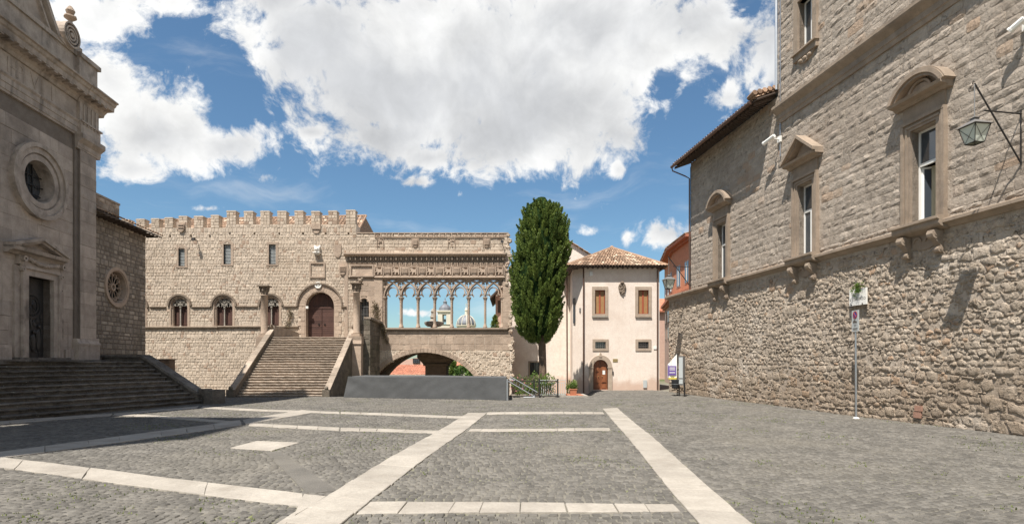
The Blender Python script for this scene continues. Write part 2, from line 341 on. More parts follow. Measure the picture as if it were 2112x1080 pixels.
class MB:
    def __init__(s, fr=IDF): s.v = []; s.f = []; s.t = []; s.fr = fr; s.tone = .5
    def P(s, u, n, z):
        s.v.append(s.fr.w(u, n, z)); return len(s.v) - 1
    def face(s, idx, tone=None): s.f.append(tuple(idx)); s.t.append(s.tone if tone is None else tone)
    def raw(s, pts, faces, tone=None):
        b = len(s.v); s.v.extend(s.fr.w(*p) for p in pts)
        for f in faces: s.face([b + i for i in f], tone)
    def box(s, u0, u1, n0, n1, z0, z1, tone=None):
        s.raw([(u0, n0, z0), (u1, n0, z0), (u1, n1, z0), (u0, n1, z0), (u0, n0, z1), (u1, n0, z1), (u1, n1, z1), (u0, n1, z1)],
              [(0, 3, 2, 1), (4, 5, 6, 7), (0, 1, 5, 4), (1, 2, 6, 5), (2, 3, 7, 6), (3, 0, 4, 7)], tone)
    def prism(s, poly, n0, n1, tone=None):
        k = len(poly)
        s.raw([(u, n0, z) for u, z in poly] + [(u, n1, z) for u, z in poly],
              [tuple(range(k)), tuple(range(2 * k - 1, k - 1, -1))] + [(i, (i + 1) % k, k + (i + 1) % k, k + i) for i in range(k)], tone)
    def ring(s, cu, cz, r0, r1, a0, a1, n0, n1, seg=12, tone=None, ry=1.0, gap=0.0):
        """flat curved band in the plane between radii r0, r1 (degrees, 0 = +u, 90 = up)"""
        full = abs(a1 - a0) >= 359.9; pts = []
        for i in range(seg + 1):
            a = radians(a0 + (a1 - a0) * i / seg); c, q = cos(a), sin(a) * ry
            pts += [(cu + c * r0, n0, cz + q * r0), (cu + c * r1, n0, cz + q * r1), (cu + c * r1, n1, cz + q * r1), (cu + c * r0, n1, cz + q * r0)]
        fs = []
        for i in range(seg):
            a, b = 4 * i, 4 * i + 4
            for j in range(4): fs.append((a + j, a + (j + 1) % 4, b + (j + 1) % 4, b + j))
        if not full: fs += [(0, 1, 2, 3), (4 * seg + 3, 4 * seg + 2, 4 * seg + 1, 4 * seg)]
        s.raw(pts, fs, tone)
    def disc(s, cu, cz, r, n0, n1, seg=20, tone=None, ry=1.0):
        s.prism([(cu + r * cos(2 * pi * i / seg), cz + ry * r * sin(2 * pi * i / seg)) for i in range(seg)], n0, n1, tone)
    def mold(s, u0, u1, prof, tone=None, ends=True):
        """profile [(n,z)...] run along u"""
        k = len(prof)
        s.raw([(u0, n, z) for n, z in prof] + [(u1, n, z) for n, z in prof],
              ([tuple(range(k)), tuple(range(2 * k - 1, k - 1, -1))] if ends else []) + [(i, k + i, k + (i + 1) % k, (i + 1) % k) for i in range(k)], tone)
    def tube(s, pts, r, sides=6, tone=None, cap=True):
        """pts in frame coordinates"""
        W = [Vector(s.fr.w(*p)) for p in pts]; rr = r if isinstance(r, (list, tuple)) else [r] * len(W)
        b = len(s.v); up = Vector((0, 0, 1)); prev = None
        for i, p in enumerate(W):
            d = (W[min(i + 1, len(W) - 1)] - W[max(i - 1, 0)]).normalized()
            if prev is None: x = d.cross(up) if abs(d.z) < .95 else d.cross(Vector((1, 0, 0)))
            else: x = prev - d * prev.dot(d)
            x.normalize(); prev = x; y = d.cross(x)
            for j in range(sides):
                a = 2 * pi * j / sides; s.v.append(tuple(p + (x * cos(a) + y * sin(a)) * rr[i]))
        for i in range(len(W) - 1):
            for j in range(sides):
                s.face((b + i * sides + j, b + i * sides + (j + 1) % sides, b + (i + 1) * sides + (j + 1) % sides, b + (i + 1) * sides + j), tone)
        if cap:
            s.face([b + j for j in range(sides)][::-1], tone); s.face([b + (len(W) - 1) * sides + j for j in range(sides)], tone)
    def lathe(s, cu, cn, prof, seg=14, tone=None, sq=0.0, flute=0.0):
        b = len(s.v); k = len(prof)
        for (r, z) in prof:
            for j in range(seg):
                a = 2 * pi * j / seg; q = r * (1 + flute * cos(a * 8))
                s.P(cu + q * cos(a), cn + q * sin(a), z)
        for i in range(k - 1):
            for j in range(seg):
                s.face((b + i * seg + j, b + i * seg + (j + 1) % seg, b + (i + 1) * seg + (j + 1) % seg, b + (i + 1) * seg + j), tone)
        s.face([b + j for j in range(seg)][::-1], tone); s.face([b + (k - 1) * seg + j for j in range(seg)], tone)
    def build(s, name, mat, parent=None, **kw): return finish(name, s.v, s.f, s.t, M[mat] if isinstance(mat, str) else mat, parent, **kw)

def thing(name, label, cat, loc=(0, 0, 0), group=None, rz=0.0, kind=None):
    o = bpy.data.objects.new(name, None); COL.objects.link(o); o.location = loc; o.rotation_euler = (0, 0, rz); o.empty_display_size = .3
    if label: o['label'] = label
    if cat: o['category'] = cat
    if group: o['group'] = group
    if kind: o['kind'] = kind
    return o
def tag(o, label=None, cat=None, group=None, kind=None):
    if label: o['label'] = label
    if cat: o['category'] = cat
    if group: o['group'] = group
    if kind: o['kind'] = kind
    return o
def copy_tree(o, parent=None, loc=None, rz=None, label=None, scale=None):
    c = o.copy(); COL.objects.link(c)
    if parent is not None: c.parent = parent
    if loc is not None: c.location = loc
    if rz is not None: c.rotation_euler = (0, 0, rz)
    if scale is not None: c.scale = scale
    if label: c['label'] = label
    for ch in list(o.children): copy_tree(ch, c)
    return c

# ---------------------------------------------------------------- pieces of masonry
def proj(p):
    if p[1] < .5: return None
    return (CX + FPX * p[0] / p[1], HZ - FPX * (p[2] - EYE) / p[1])
class Pieces:
    """single stones; the ones that show largest become objects, the rest one joined part"""
    def __init__(s): s.L = []
    def add(s, V, F, t): s.L.append((V, F, t))
    def finish(s, parent, name, mat, stuff, limit=300, minpx=10.0, smooth=False):
        sc = []
        for i, (V, F, t) in enumerate(s.L):
            q = [proj(p) for p in V]
            if any(a is None for a in q): continue
            xs = [a[0] for a in q]; ys = [a[1] for a in q]
            if max(xs) < 0 or min(xs) > 2112 or max(ys) < 0 or min(ys) > 1080: continue
            w, h = max(xs) - min(xs), max(ys) - min(ys)
            if max(w, h) < minpx: continue
            sc.append((w * h, i))
        sc.sort(reverse=True); keep = set(i for _, i in sc[:limit])
        V2, F2, T2 = [], [], []
        for i, (V, F, t) in enumerate(s.L):
            if i in keep:
                c = np.mean(np.array(V), axis=0)
                finish(name, V, F, t, M[mat], parent, loc=tuple(c), smooth=smooth)
            else:
                b = len(V2); V2.extend(V); F2.extend([tuple(b + k for k in f) for f in F]); T2.extend([t] * len(F))
        if F2: return finish(stuff, V2, F2, T2, M[mat], parent, kind='stuff', smooth=smooth)

def block(fr, u0, u1, z0, z1, p=.02, c=.012, j=.008, rough=0.0):
    """squared block, chamfered; returns world verts, faces"""
    R = random.uniform
    def jt(): return R(-1, 1) * min(.012, .06 * (z1 - z0)) * (1 + rough * 2)
    a0, a1, b0, b1 = u0 + j / 2, u1 - j / 2, z0 + j / 2, z1 - j / 2
    cs = [(a0, b0), (a1, b0), (a1, b1), (a0, b1)]
    if rough <= 0:
        r1 = [(u + jt() * .5, z + jt() * .5) for u, z in cs]
        cu, cz = (a0 + a1) / 2, (b0 + b1) / 2
        V = [fr.w(u, -.02, z) for u, z in r1]
        V += [fr.w(u, p - c, z) for u, z in r1]
        tu, tz = R(-1, 1) * .006, R(-1, 1) * .006
        for u, z in r1:
            du, dz = (c if u < cu else -c), (c if z < cz else -c)
            V.append(fr.w(u + du, p + (tu if u < cu else -tu) + (tz if z < cz else -tz), z + dz))
        F = []
        for b in (0, 4):
            for i in range(4): F.append((b + i, b + (i + 1) % 4, b + 4 + (i + 1) % 4, b + 4 + i))
        F.append((8, 9, 10, 11))
        return V, F
    mid = lambda a, b: ((a[0] + b[0]) / 2, (a[1] + b[1]) / 2)
    poly = []
    for i in range(4): poly += [cs[i], mid(cs[i], cs[(i + 1) % 4])]
    return stone(fr, poly, p, rough, c)
def stone(fr, poly, p=.05, rough=1.0, c=.02, shrink=.97):
    R = random.uniform; k = len(poly)
    cu = sum(q[0] for q in poly) / k; cz = sum(q[1] for q in poly) / k
    size = min(max(q[0] for q in poly) - min(q[0] for q in poly), max(q[1] for q in poly) - min(q[1] for q in poly))
    V = []; jm = size * .035 * rough
    pts = [(cu + (u - cu) * shrink + R(-jm, jm), cz + (z - cz) * shrink + R(-jm, jm)) for u, z in poly]
    V += [fr.w(u, -.03, z) for u, z in pts]
    f1 = 1 - min(.30, c * 2.0 / max(size, .05))
    V += [fr.w(cu + (u - cu) * f1, p * R(.45, .8), cz + (z - cz) * f1) for u, z in pts]
    V += [fr.w(cu + (u - cu) * .62 + R(-jm, jm), p * R(.55, 1.2), cz + (z - cz) * .62 + R(-jm, jm)) for u, z in pts]
    V.append(fr.w(cu + R(-jm, jm) * 2, p * R(.5, 1.2), cz + R(-jm, jm) * 2))
    F = []
    for b in (0, k):
        for i in range(k): F.append((b + i, b + (i + 1) % k, b + k + (i + 1) % k, b + k + i))
    for i in range(k): F.append((2 * k + i, 2 * k + (i + 1) % k, 3 * k))
    return V, F

def hewn(fr, u0, u1, z0, z1, p=.03, j=.014):
    """roughly hewn squared block: a small grid of uneven facets"""
    R = random.uniform; nu, nz = 4, 3; a0, a1, b0, b1 = u0 + j / 2, u1 - j / 2, z0 + j / 2, z1 - j / 2; V = []; G_ = {}
    tu, tz = R(-.3, .3), R(-.3, .3)
    for r in range(nz + 1):
        for c in range(nu + 1):
            e = r in (0, nz) or c in (0, nu); cor_ = r in (0, nz) and c in (0, nu)
            u = a0 + (a1 - a0) * c / nu; z = b0 + (b1 - b0) * r / nz
            if cor_: u += .02 if c == 0 else -.02; z += .012 if r == 0 else -.012
            elif e: u += R(-.006, .006); z += R(-.008, .008)
            else: u += R(-.16, .16) * (a1 - a0) / nu; z += R(-.18, .18) * (b1 - b0) / nz
            n = p * (R(.15, .6) if e else R(.45, 1.5)) + p * (tu * (c / nu - .5) + tz * (r / nz - .5))
            G_[r, c] = len(V); V.append(fr.w(u, n, z))
    F = [(G_[r, c], G_[r, c + 1], G_[r + 1, c + 1], G_[r + 1, c]) for r in range(nz) for c in range(nu)]
    B = [G_[0, c] for c in range(nu + 1)] + [G_[r, nu] for r in range(1, nz + 1)] + [G_[nz, c] for c in range(nu - 1, -1, -1)] + [G_[r, 0] for r in range(nz - 1, 0, -1)]
    b = len(V)
    for i in B:
        q = V[i]; V.append((q[0] - fr.N[0] * .06, q[1] - fr.N[1] * .06, q[2]))
    k = len(B)
    for i in range(k): F.append((B[i], B[(i + 1) % k], b + (i + 1) % k, b + i))
    return V, F

# holes: z -> list of excluded (u0,u1)
def hole_rect(u0, u1, z0, z1): return dict(f=lambda z: [(u0, u1)] if z0 < z < z1 else [], edges=[z0, z1], b=(u0, u1, z0, z1))
def hole_arch(cu, r, z0, zs, ry=None):
    """round-headed opening"""
    ry = ry or r
    def f(z):
        if z <= z0 or z >= zs + ry: return []
        if z <= zs: return [(cu - r, cu + r)]
        h = r * sqrt(max(0, 1 - ((z - zs) / ry) ** 2)); return [(cu - h, cu + h)]
    return dict(f=f, edges=[z0], b=(cu - r, cu + r, z0, zs + ry))
def hole_circle(cu, cz, r, z0=-9):
    def f(z):
        if abs(z - cz) >= r or z < z0: return []
        h = sqrt(r * r - (z - cz) ** 2); return [(cu - h, cu + h)]
    return dict(f=f, edges=[], b=(cu - r, cu + r, cz - r, cz + r))
def free(u0, u1, holes, z):
    iv = [(u0, u1)]
    for h in holes:
        for a, b in h['f'](z):
            nv = []
            for c, d in iv:
                if b <= c or a >= d: nv.append((c, d)); continue
                if a > c: nv.append((c, a))
                if b < d: nv.append((b, d))
            iv = nv
    return [(a, b) for a, b in iv if b - a > .02]
def coursed(fr, u0, u1, z0, z1, h, lr, holes, pieces, back, depth=.4, p=.02, c=.012, j=.01, rough=0.0, tonef=None, edge=None, hj=.12):
    nC = max(1, round((z1 - z0) / h)); zs = [z0 + (z1 - z0) * i / nC for i in range(nC + 1)]
    for i in range(1, nC): zs[i] += random.uniform(-hj, hj) * h
    for ho in holes:
        for e in ho['edges']:
            if z0 + .05 < e < z1 - .05:
                k = min(range(1, nC), key=lambda i: abs(zs[i] - e)) if nC > 1 else 0
                if k: zs[k] = e
    zs = sorted(zs)
    for i in range(nC):
        a, b = zs[i], zs[i + 1]; zm = (a + b) / 2
        if b - a < .01: continue
        U0, U1 = (u0, u1) if edge is None else edge(zm)
        for (p0, p1) in free(U0, U1, holes, zm):
            if back is not None: back.box(p0, p1, -depth, 0, a, b)
            u = p0; first = True
            while u < p1 - 1e-6:
                L = random.uniform(*lr)
                if first: L *= random.uniform(.5, 1); first = False
                if p1 - (u + L) < lr[0] * .6: L = p1 - u
                if rough >= 2: V, F = hewn(fr, u, u + L, a, b, p * random.uniform(.3, 1.3), j)
                else: V, F = block(fr, u, u + L, a, b, p * (random.uniform(.6, 1.3) if rough < 1 else random.uniform(.15, 1.35)), c, j, rough)
                t = random.random() if tonef is None else tonef(u, zm)
                pieces.add(V, F, t); u += L
def rubble(fr, u0, u1, z0, z1, h, l, holes, pieces, p=.05, rough=1.0, jit=.30, c=.02, cond=None, tonef=None, shrink=.96):
    """irregular stones: a jittered six-sided tessellation"""
    nr = max(2, int(round((z1 - z0) / h))); dz = (z1 - z0) / nr
    nc = int((u1 - u0) / (l / 2)) + 1; du = (u1 - u0) / nc
    N = {}
    for r in range(nr + 1):
        wob = [random.uniform(-.25, .25) for _ in range(4)]
        for k in range(nc + 1):
            e = 0 if r in (0, nr) else 1; e2 = 0 if k in (0, nc) else 1
            N[r, k] = (u0 + k * du + e2 * random.uniform(-jit, jit) * l * .5, z0 + r * dz + e * (random.uniform(-jit, jit) + .3 * sin(k * .35 + wob[0] * 9)) * h)
    for r in range(nr):
        k = (r % 2) - 1
        while k < nc:
            ks = [q for q in (k, k + 1, k + 2) if 0 <= q <= nc]
            if len(ks) >= 2:
                poly = [N[r, q] for q in ks] + [N[r + 1, q] for q in ks[::-1]]
                cu = sum(q[0] for q in poly) / len(poly); cz = sum(q[1] for q in poly) / len(poly)
                ok = not any(a - .06 < cu < b + .06 for ho in holes for a, b in ho['f'](cz))
                if ok and (cond is None or cond(cu, cz)):
                    V, F = stone(fr, poly, p * random.uniform(.2, 1.35), rough, c, shrink)
                    pieces.add(V, F, random.random() if tonef is None else tonef(cu, cz))
            k += 2
def tiles(V, F, T, p00, p10, p01, p11, tw=.20, tl=.38, h=.045, seg=4, jit=.01):
    """barrel tiles over a sloping quad: p00-p10 eave, p01-p11 ridge"""
    p00, p10, p01, p11 = map(Vector, (p00, p10, p01, p11))
    W = max((p10 - p00).length, (p11 - p01).length); L = ((p01 + p11) / 2 - (p00 + p10) / 2).length
    nw = max(1, int(W / tw)); nl = max(1, int(L / tl))
    nrm = (p10 - p00).cross(p01 - p00)
    if nrm.length < 1e-6: nrm = (p10 - p00).cross(p11 - p00)
    nrm.normalize()
    if nrm.z < 0: nrm = -nrm
    nat = (p10 - p00).length; ntp = (p11 - p01).length
    for j in range(nl):
        t0, t1 = j / nl, min(1, (j + 1.12) / nl)
        a0, b0 = p00.lerp(p01, t0), p10.lerp(p11, t0); a1, b1 = p00.lerp(p01, t1), p10.lerp(p11, t1)
        wr = (b0 - a0).length; n = max(1, round(wr / tw)) if wr > .05 else 0
        for i in range(n):
            tone = random.random(); s0, s1 = (i + .02) / n, (i + .98) / n
            q = [a0.lerp(b0, s0), a0.lerp(b0, s1), a1.lerp(b1, s0), a1.lerp(b1, s1)]
            b = len(V); lift = nrm * (.022 + random.uniform(-jit, jit) * .6); dr = nrm * .004
            for k in range(seg + 1):
                an = pi * k / seg; x = .5 - .5 * cos(an)
                V.append(tuple(q[0].lerp(q[1], x) + nrm * (h * sin(an)) + lift))
            for k in range(seg + 1):
                an = pi * k / seg; x = .5 - .42 * cos(an)
                V.append(tuple(q[2].lerp(q[3], x) + nrm * (h * .8 * sin(an)) + dr))
            for k in range(seg):
                F.append((b + k, b + k + 1, b + seg + 2 + k, b + seg + 1 + k)); T.append(tone)
            F.append(tuple(range(b, b + seg + 1))); T.append(tone * .5)
def leaves(V, F, T, centres, nper, rad, lw, ll, up=.6, flat=None, tone0=.5, tspread=.3):
    """small leaf faces round clump centres"""
    for (c, outw, tn) in centres:
        c = np.array(c); o = np.array(outw, float)
        for _ in range(nper):
            d = rng.normal(size=3); d /= np.linalg.norm(d) + 1e-9
            p = c + d * rad * rng.random() ** .5
            a = o * .7 + np.array([0, 0, up]) + rng.normal(size=3) * .45; a /= np.linalg.norm(a) + 1e-9
            s = np.cross(a, rng.normal(size=3)); s /= np.linalg.norm(s) + 1e-9
            k = .6 + .8 * rng.random(); w = lw * k; l = ll * k
            b = len(V)
            V.extend([tuple(p - s * w * .5), tuple(p + s * w * .5), tuple(p + a * l * .6 + s * w * .45), tuple(p + a * l), tuple(p + a * l * .6 - s * w * .45)])
            F.append((b, b + 1, b + 2, b + 3, b + 4)); T.append(float(min(1, max(0, tn + rng.normal() * tspread * .6))))
# ================================================================ GROUND
def ground_material():
    m, nt, b = mat_base('paving_joints_and_far_land')
    geo = nn(nt, 'ShaderNodeNewGeometry'); P = geo.outputs['Position']
    dirt = mixc(nt, tex(nt, P, 3.0, 6, .65), (.235, .215, .175), (.155, .142, .118))
    mossy = rng_node(nt, tex(nt, P, .55, 7, .68), .50, .68)
    moss = mixc(nt, tex(nt, P, 14, 3, .6), (.10, .125, .035), (.24, .26, .075))
    col = mixc(nt, mth(nt, 'MULTIPLY', mossy, rng_node(nt, tex(nt, P, 7, 4, .7), .42, .60)), dirt, moss)
    sp = nn(nt, 'ShaderNodeSeparateXYZ'); nt.links.new(P, sp.inputs[0])
    land = mixc(nt, rng_node(nt, tex(nt, P, .05, 6, .65), .4, .6), (.085, .105, .035), (.21, .185, .09))
    col = mixc(nt, rng_node(nt, sp.outputs[1], 44, 60), col, land)
    nt.links.new(col, b.inputs['Base Color']); b.inputs['Roughness'].default_value = .95; b.inputs['Specular IOR Level'].default_value = .1
    bp = nn(nt, 'ShaderNodeBump'); bp.inputs['Strength'].default_value = .6; bp.inputs['Distance'].default_value = .02
    nt.links.new(tex(nt, P, 40, 4, .7), bp.inputs['Height']); nt.links.new(bp.outputs[0], b.inputs['Normal'])
    return m
xs = sorted(set([-2600, -1500, -800, -400, -200, -120, -80] + [x * .5 for x in range(-100, 101)] + [4.55, 4.75, 4.95, 5.15, 5.35, 80, 120, 200, 400, 800, 1500, 2600]))
ys = sorted(set([-1500, -600, -200, -80, -40, -20, -10] + [y * .5 for y in range(-10, 150)] + [80, 86, 92, 100, 110, 122, 140, 180, 260, 400, 700, 1200, 2200, 3800]))
XX, YY = np.meshgrid(xs, ys); ZZ = ground_z(XX, YY)
GV = np.stack([XX.ravel(), YY.ravel(), ZZ.ravel()], 1); nx = len(xs)
GF = [(r * nx + c, r * nx + c + 1, (r + 1) * nx + c + 1, (r + 1) * nx + c) for r in range(len(ys) - 1) for c in range(nx - 1)]
ground = finish('ground', GV, GF, .5, ground_material(), smooth=True, kind='structure')

def G(px, py, z=0.0):
    Y = FPX * (EYE - z) / (py - HZ); return ((px - CX) / FPX * Y, Y)
# travertine bands laid in the cobbles: corner points on the ground
BAND = []
def band(name, a0, b0, a1, b1, cuts, tone=.5):
    """quad a0-b0 (one end) to a1-b1 (other end), cut into slabs across its length"""
    BAND.append(dict(name=name, q=[a0, b0, b1, a1], cuts=cuts, tone=tone))
band('A', G(965, 852), G(1004, 852.5), G(675, 1024), G(762, 1037), 11)
band('A2', G(675.5, 1024.5), G(761.6, 1037.6), G(520, 1115), G(655, 1118), 3)
band('A3', G(627, 1019), G(674, 1025), G(560, 1110), G(589, 1090), 1) if False else None
band('B', G(1243, 843), G(1274, 842), G(1500, 1150), G(1650, 1165), 17)
band('B0', G(1238, 842), G(1275, 841.5), G(1244, 846), G(1278, 846), 1) if False else None
band('C1', G(1005, 851.5), G(1244, 850.5), G(1003, 855.5), G(1247, 854.5), -8)
band('C2', G(970, 884), G(1257, 884), G(965, 889), G(1260, 889), -9)
band('C3', G(762.5, 1038), G(1388, 1038.5), G(734, 1063), G(1404, 1053.5), -8)
band('D1', G(-560, 880), G(626, 1020), G(-600, 893), G(626, 1047), -9)
band('D2a', G(-300, 975), G(495, 867), G(-300, 992), G(500, 876.5), -9)
band('D2b', G(500, 866.5), G(622, 846), G(507, 875.5), G(662, 849.5), -3)
band('D3a', G(418, 838), G(700, 851), G(414, 841.5), G(700, 855), -6)
band('D3b', G(703, 851), G(962, 859), G(703, 855), G(959, 863), -6)
band('D4a', G(240, 853), G(481, 869), G(232, 857), G(477, 873.5), -5)
band('D4b', G(516, 873), G(700, 883), G(512, 878), G(700, 889), -4)
band('D4c', G(703, 883), G(926, 889), G(703, 889), G(916, 894.5), -5)
band('D5a', G(-420, 893), G(232, 853.5), G(-420, 907), G(228, 858.5), -9)
band('D5b', G(236, 853), G(410, 838), G(233, 857.5), G(406, 842), -5)
band('corner', G(576, 1050), G(625, 1021), G(541, 1110), G(674, 1025.5), 1) if False else None
DIAM = [G(474, 924), G(530, 909), G(618, 914), G(560, 931)]
GUT = [G(545, 932), G(577, 932), G(695, 1012), G(634, 1019)]
def inpoly(px, py, poly):
    ins = np.zeros(len(px), bool); n = len(poly)
    for i in range(n):
        x1, y1 = poly[i]; x2, y2 = poly[(i + 1) % n]
        c = ((y1 > py) != (y2 > py)) & (px < (x2 - x1) * (py - y1) / ((y2 - y1) or 1e-9) + x1)
        ins ^= c
    return ins
def slab(q, zt, name='paving_slab', mat='travertine', tone=None, bev=.008, th=.05):
    n = len(q); cx = sum(p[0] for p in q) / n; cy = sum(p[1] for p in q) / n
    # subdivide the outline so the edges can be a little chipped
    P = []
    for i in range(n):
        a, b = q[i], q[(i + 1) % n]; L = hypot(b[0] - a[0], b[1] - a[1]); k = max(1, min(6, int(L / .3)))
        for j in range(k):
            t = j / k; P.append((a[0] + (b[0] - a[0]) * t + (random.uniform(-.011, .011)), a[1] + (b[1] - a[1]) * t + random.uniform(-.011, .011)))
    k = len(P); V = []
    for x, y in P: V.append((x, y, gz(x, y) - th))
    for x, y in P: V.append((x, y, gz(x, y) + zt - bev))
    for x, y in P:
        d = hypot(cx - x, cy - y) or 1; V.append((x + (cx - x) / d * bev * 1.2, y + (cy - y) / d * bev * 1.2, gz(x, y) + zt))
    V.append((cx, cy, gz(cx, cy) + zt + random.uniform(-.001, .002)))
    F = []
    for b in (0, k):
        for i in range(k): F.append((b + i, b + (i + 1) % k, b + k + (i + 1) % k, b + k + i))
    for i in range(k): F.append((2 * k + i, 2 * k + (i + 1) % k, 3 * k))
    c = (cx, cy, gz(cx, cy))
    return finish(name, V, F, tone if tone is not None else random.random() * .8, M[mat], ground, loc=c)
ZS = .027
for bd in BAND:
    if not bd: continue
    a0, b0, b1, a1 = bd['q']; k = bd['cuts']
    lp = lambda p, q, t: (p[0] + (q[0] - p[0]) * t, p[1] + (q[1] - p[1]) * t)
    m = abs(k); w = [random.uniform(.7, 1.3) for _ in range(m)]; s = sum(w); ts = [0]
    for x in w: ts.append(ts[-1] + x / s)
    for i in range(m):
        t0, t1 = ts[i], ts[i + 1]; g_ = .0025
        if k > 0: A, B_, C, D = lp(a0, a1, t0), lp(b0, b1, t0), lp(b0, b1, t1), lp(a0, a1, t1)
        else: A, B_, C, D = lp(a0, b0, t0), lp(a0, b0, t1), lp(a1, b1, t1), lp(a1, b1, t0)
        cx = (A[0] + B_[0] + C[0] + D[0]) / 4; cy = (A[1] + B_[1] + C[1] + D[1]) / 4
        def sh(p):
            d = hypot(cx - p[0], cy - p[1]); return (p[0] + (cx - p[0]) / d * .003, p[1] + (cy - p[1]) / d * .003)
        q = [sh(A), sh(B_), sh(C), sh(D)]
        W_ = hypot(A[0] - B_[0], A[1] - B_[1]); L_ = hypot(A[0] - D[0], A[1] - D[1])
        slab(q, ZS + random.uniform(-.003, .003))
CORN = [G(627.5, 1047.5), G(628, 1021), G(673.5, 1026), G(518, 1116), G(470, 1150), G(566, 1105)]
slab(CORN[:1] + CORN[1:4] + [G(575, 1092)], ZS + .001, tone=.45)
slab(DIAM, ZS, tone=.7)
for i in range(5):
    lp = lambda p, q, t: (p[0] + (q[0] - p[0]) * t, p[1] + (q[1] - p[1]) * t)
    t0, t1 = i / 5 + .002, (i + 1) / 5 - .002
    o = slab([lp(GUT[0], GUT[3], t0), lp(GUT[1], GUT[2], t0), lp(GUT[1], GUT[2], t1), lp(GUT[0], GUT[3], t1)], .017, 'gutter_slab', 'cobble', tone=.55)

# ---- cobbles
polys = [b['q'] for b in BAND if b] + [CORN[:4] + [G(575, 1092)], DIAM, GUT]
Ab = (G(984, 852), G(640, 1085)); Bb = (G(1258, 843), G(1575, 1155))
def side(p, q, x, y): return (q[0] - p[0]) * (y - p[1]) - (q[1] - p[1]) * (x - p[0])
def lattice(ang, sel, sx=.122, sy=.108, curve=0.0):
    ca, sa = cos(radians(ang)), sin(radians(ang)); R_ = 50
    ni, nj = int(2 * R_ / sx), int(2 * R_ / sy)
    I, J = np.meshgrid(np.arange(ni), np.arange(nj)); I = I.ravel(); J = J.ravel()
    rowoff = rng.random(nj)[J] * 1.0
    a = (I + rowoff) * sx - R_; b = J * sy - R_
    b = b + curve * np.sin(a * .55) + .02 * np.sin(a * 2.1 + J * .8)
    a = a + rng.normal(size=len(a)) * sx * .07; b = b + rng.normal(size=len(a)) * sy * .05
    x = a * ca - b * sa; y = a * sa + b * ca + 22
    vis = (y > 4.9) & (y < 37.2) & (np.abs(x) < y * .96 + 1.2) & (x > -24) & sel(x, y)
    # not under the church steps, past the wall, inside the palace steps, the stage or the garden
    vis &= x < (9.85 - .1443 * (y - 30.7)) + .1
    st = (x + 13.5) * .958 - (y - 24.07) * .287
    vis &= ~((st < -.05) & (y < 25.2))
    vis &= ~((x < -16.4) & (y > 20) & (y < 29.4) & (st < 0))
    vis &= ~((y > 36.2) & (x < 9.2)) & ~((y > 33.5) & (x < -8) & (x > -16)) & ~((x > -9.6) & (x < -.3) & (y > 29.0)) & ~((x > -.3) & (x < 3.9) & (y > 28.75))
    x, y = x[vis], y[vis]
    keep = np.ones(len(x), bool)
    for p in polys: keep &= ~inpoly(x, y, p)
    return x[keep], y[keep], ang, sx, sy
Z1 = lattice(0, lambda x, y: (side(*Ab, x, y) >= 0) & (side(*Bb, x, y) < 0), curve=.05)
Z2 = lattice(-9, lambda x, y: side(*Ab, x, y) < 0, curve=.12)
Z3 = lattice(17, lambda x, y: side(*Bb, x, y) >= 0, curve=.16)
cx_, cy_, ca_, w_, h_ = [], [], [], [], []
for (x, y, a, sx, sy) in (Z1, Z2, Z3):
    cx_.append(x); cy_.append(y); ca_.append(np.full(len(x), radians(a)))
    w_.append(np.full(len(x), sx)); h_.append(np.full(len(x), sy))
cx_, cy_, ca_, w_, h_ = map(np.concatenate, (cx_, cy_, ca_, w_, h_)); NCOB = len(cx_)
def cobble_arrays(cx, cy, ca, w, h):
    n = len(cx)
    w = w * (.90 + .05 * rng.random(n)); h = h * (.88 + .06 * rng.random(n))
    sg = np.array([(-1, -1), (1, -1), (1, 1), (-1, 1)])
    out = np.zeros((n, 8, 3)); zt = .010 + .011 * rng.random(n)
    gzv = ground_z(cx, cy)
    ca = ca + rng.normal(size=n) * .035
    tx, ty = rng.normal(size=n) * .045, rng.normal(size=n) * .045
    for k in range(4):
        jx, jy = rng.normal(size=n) * .004, rng.normal(size=n) * .004
        for lv, f in ((0, 1.0), (1, .72)):
            lx = sg[k, 0] * w / 2 * f + jx; ly = sg[k, 1] * h / 2 * f + jy
            out[:, lv * 4 + k, 0] = cx + lx * np.cos(ca) - ly * np.sin(ca)
            out[:, lv * 4 + k, 1] = cy + lx * np.sin(ca) + ly * np.cos(ca)
            out[:, lv * 4 + k, 2] = gzv + (-.006 if lv == 0 else zt + tx * lx + ty * ly)
    return out
CF = [(0, 1, 5, 4), (1, 2, 6, 5), (2, 3, 7, 6), (3, 0, 4, 7), (4, 5, 6, 7)]
CO = cobble_arrays(cx_, cy_, ca_, w_, h_)
big = (1080 > HZ + FPX * EYE / cy_) & (np.abs(cx_ / cy_ * FPX) < 1050)
order = np.argsort(np.where(big, cy_, 1e9))[:300]; mask = np.zeros(NCOB, bool); mask[order] = True
for i in order:
    finish('cobblestone', CO[i], CF, float(rng.random()), M['cobble'], ground, loc=(float(cx_[i]), float(cy_[i]), gz(cx_[i], cy_[i])))
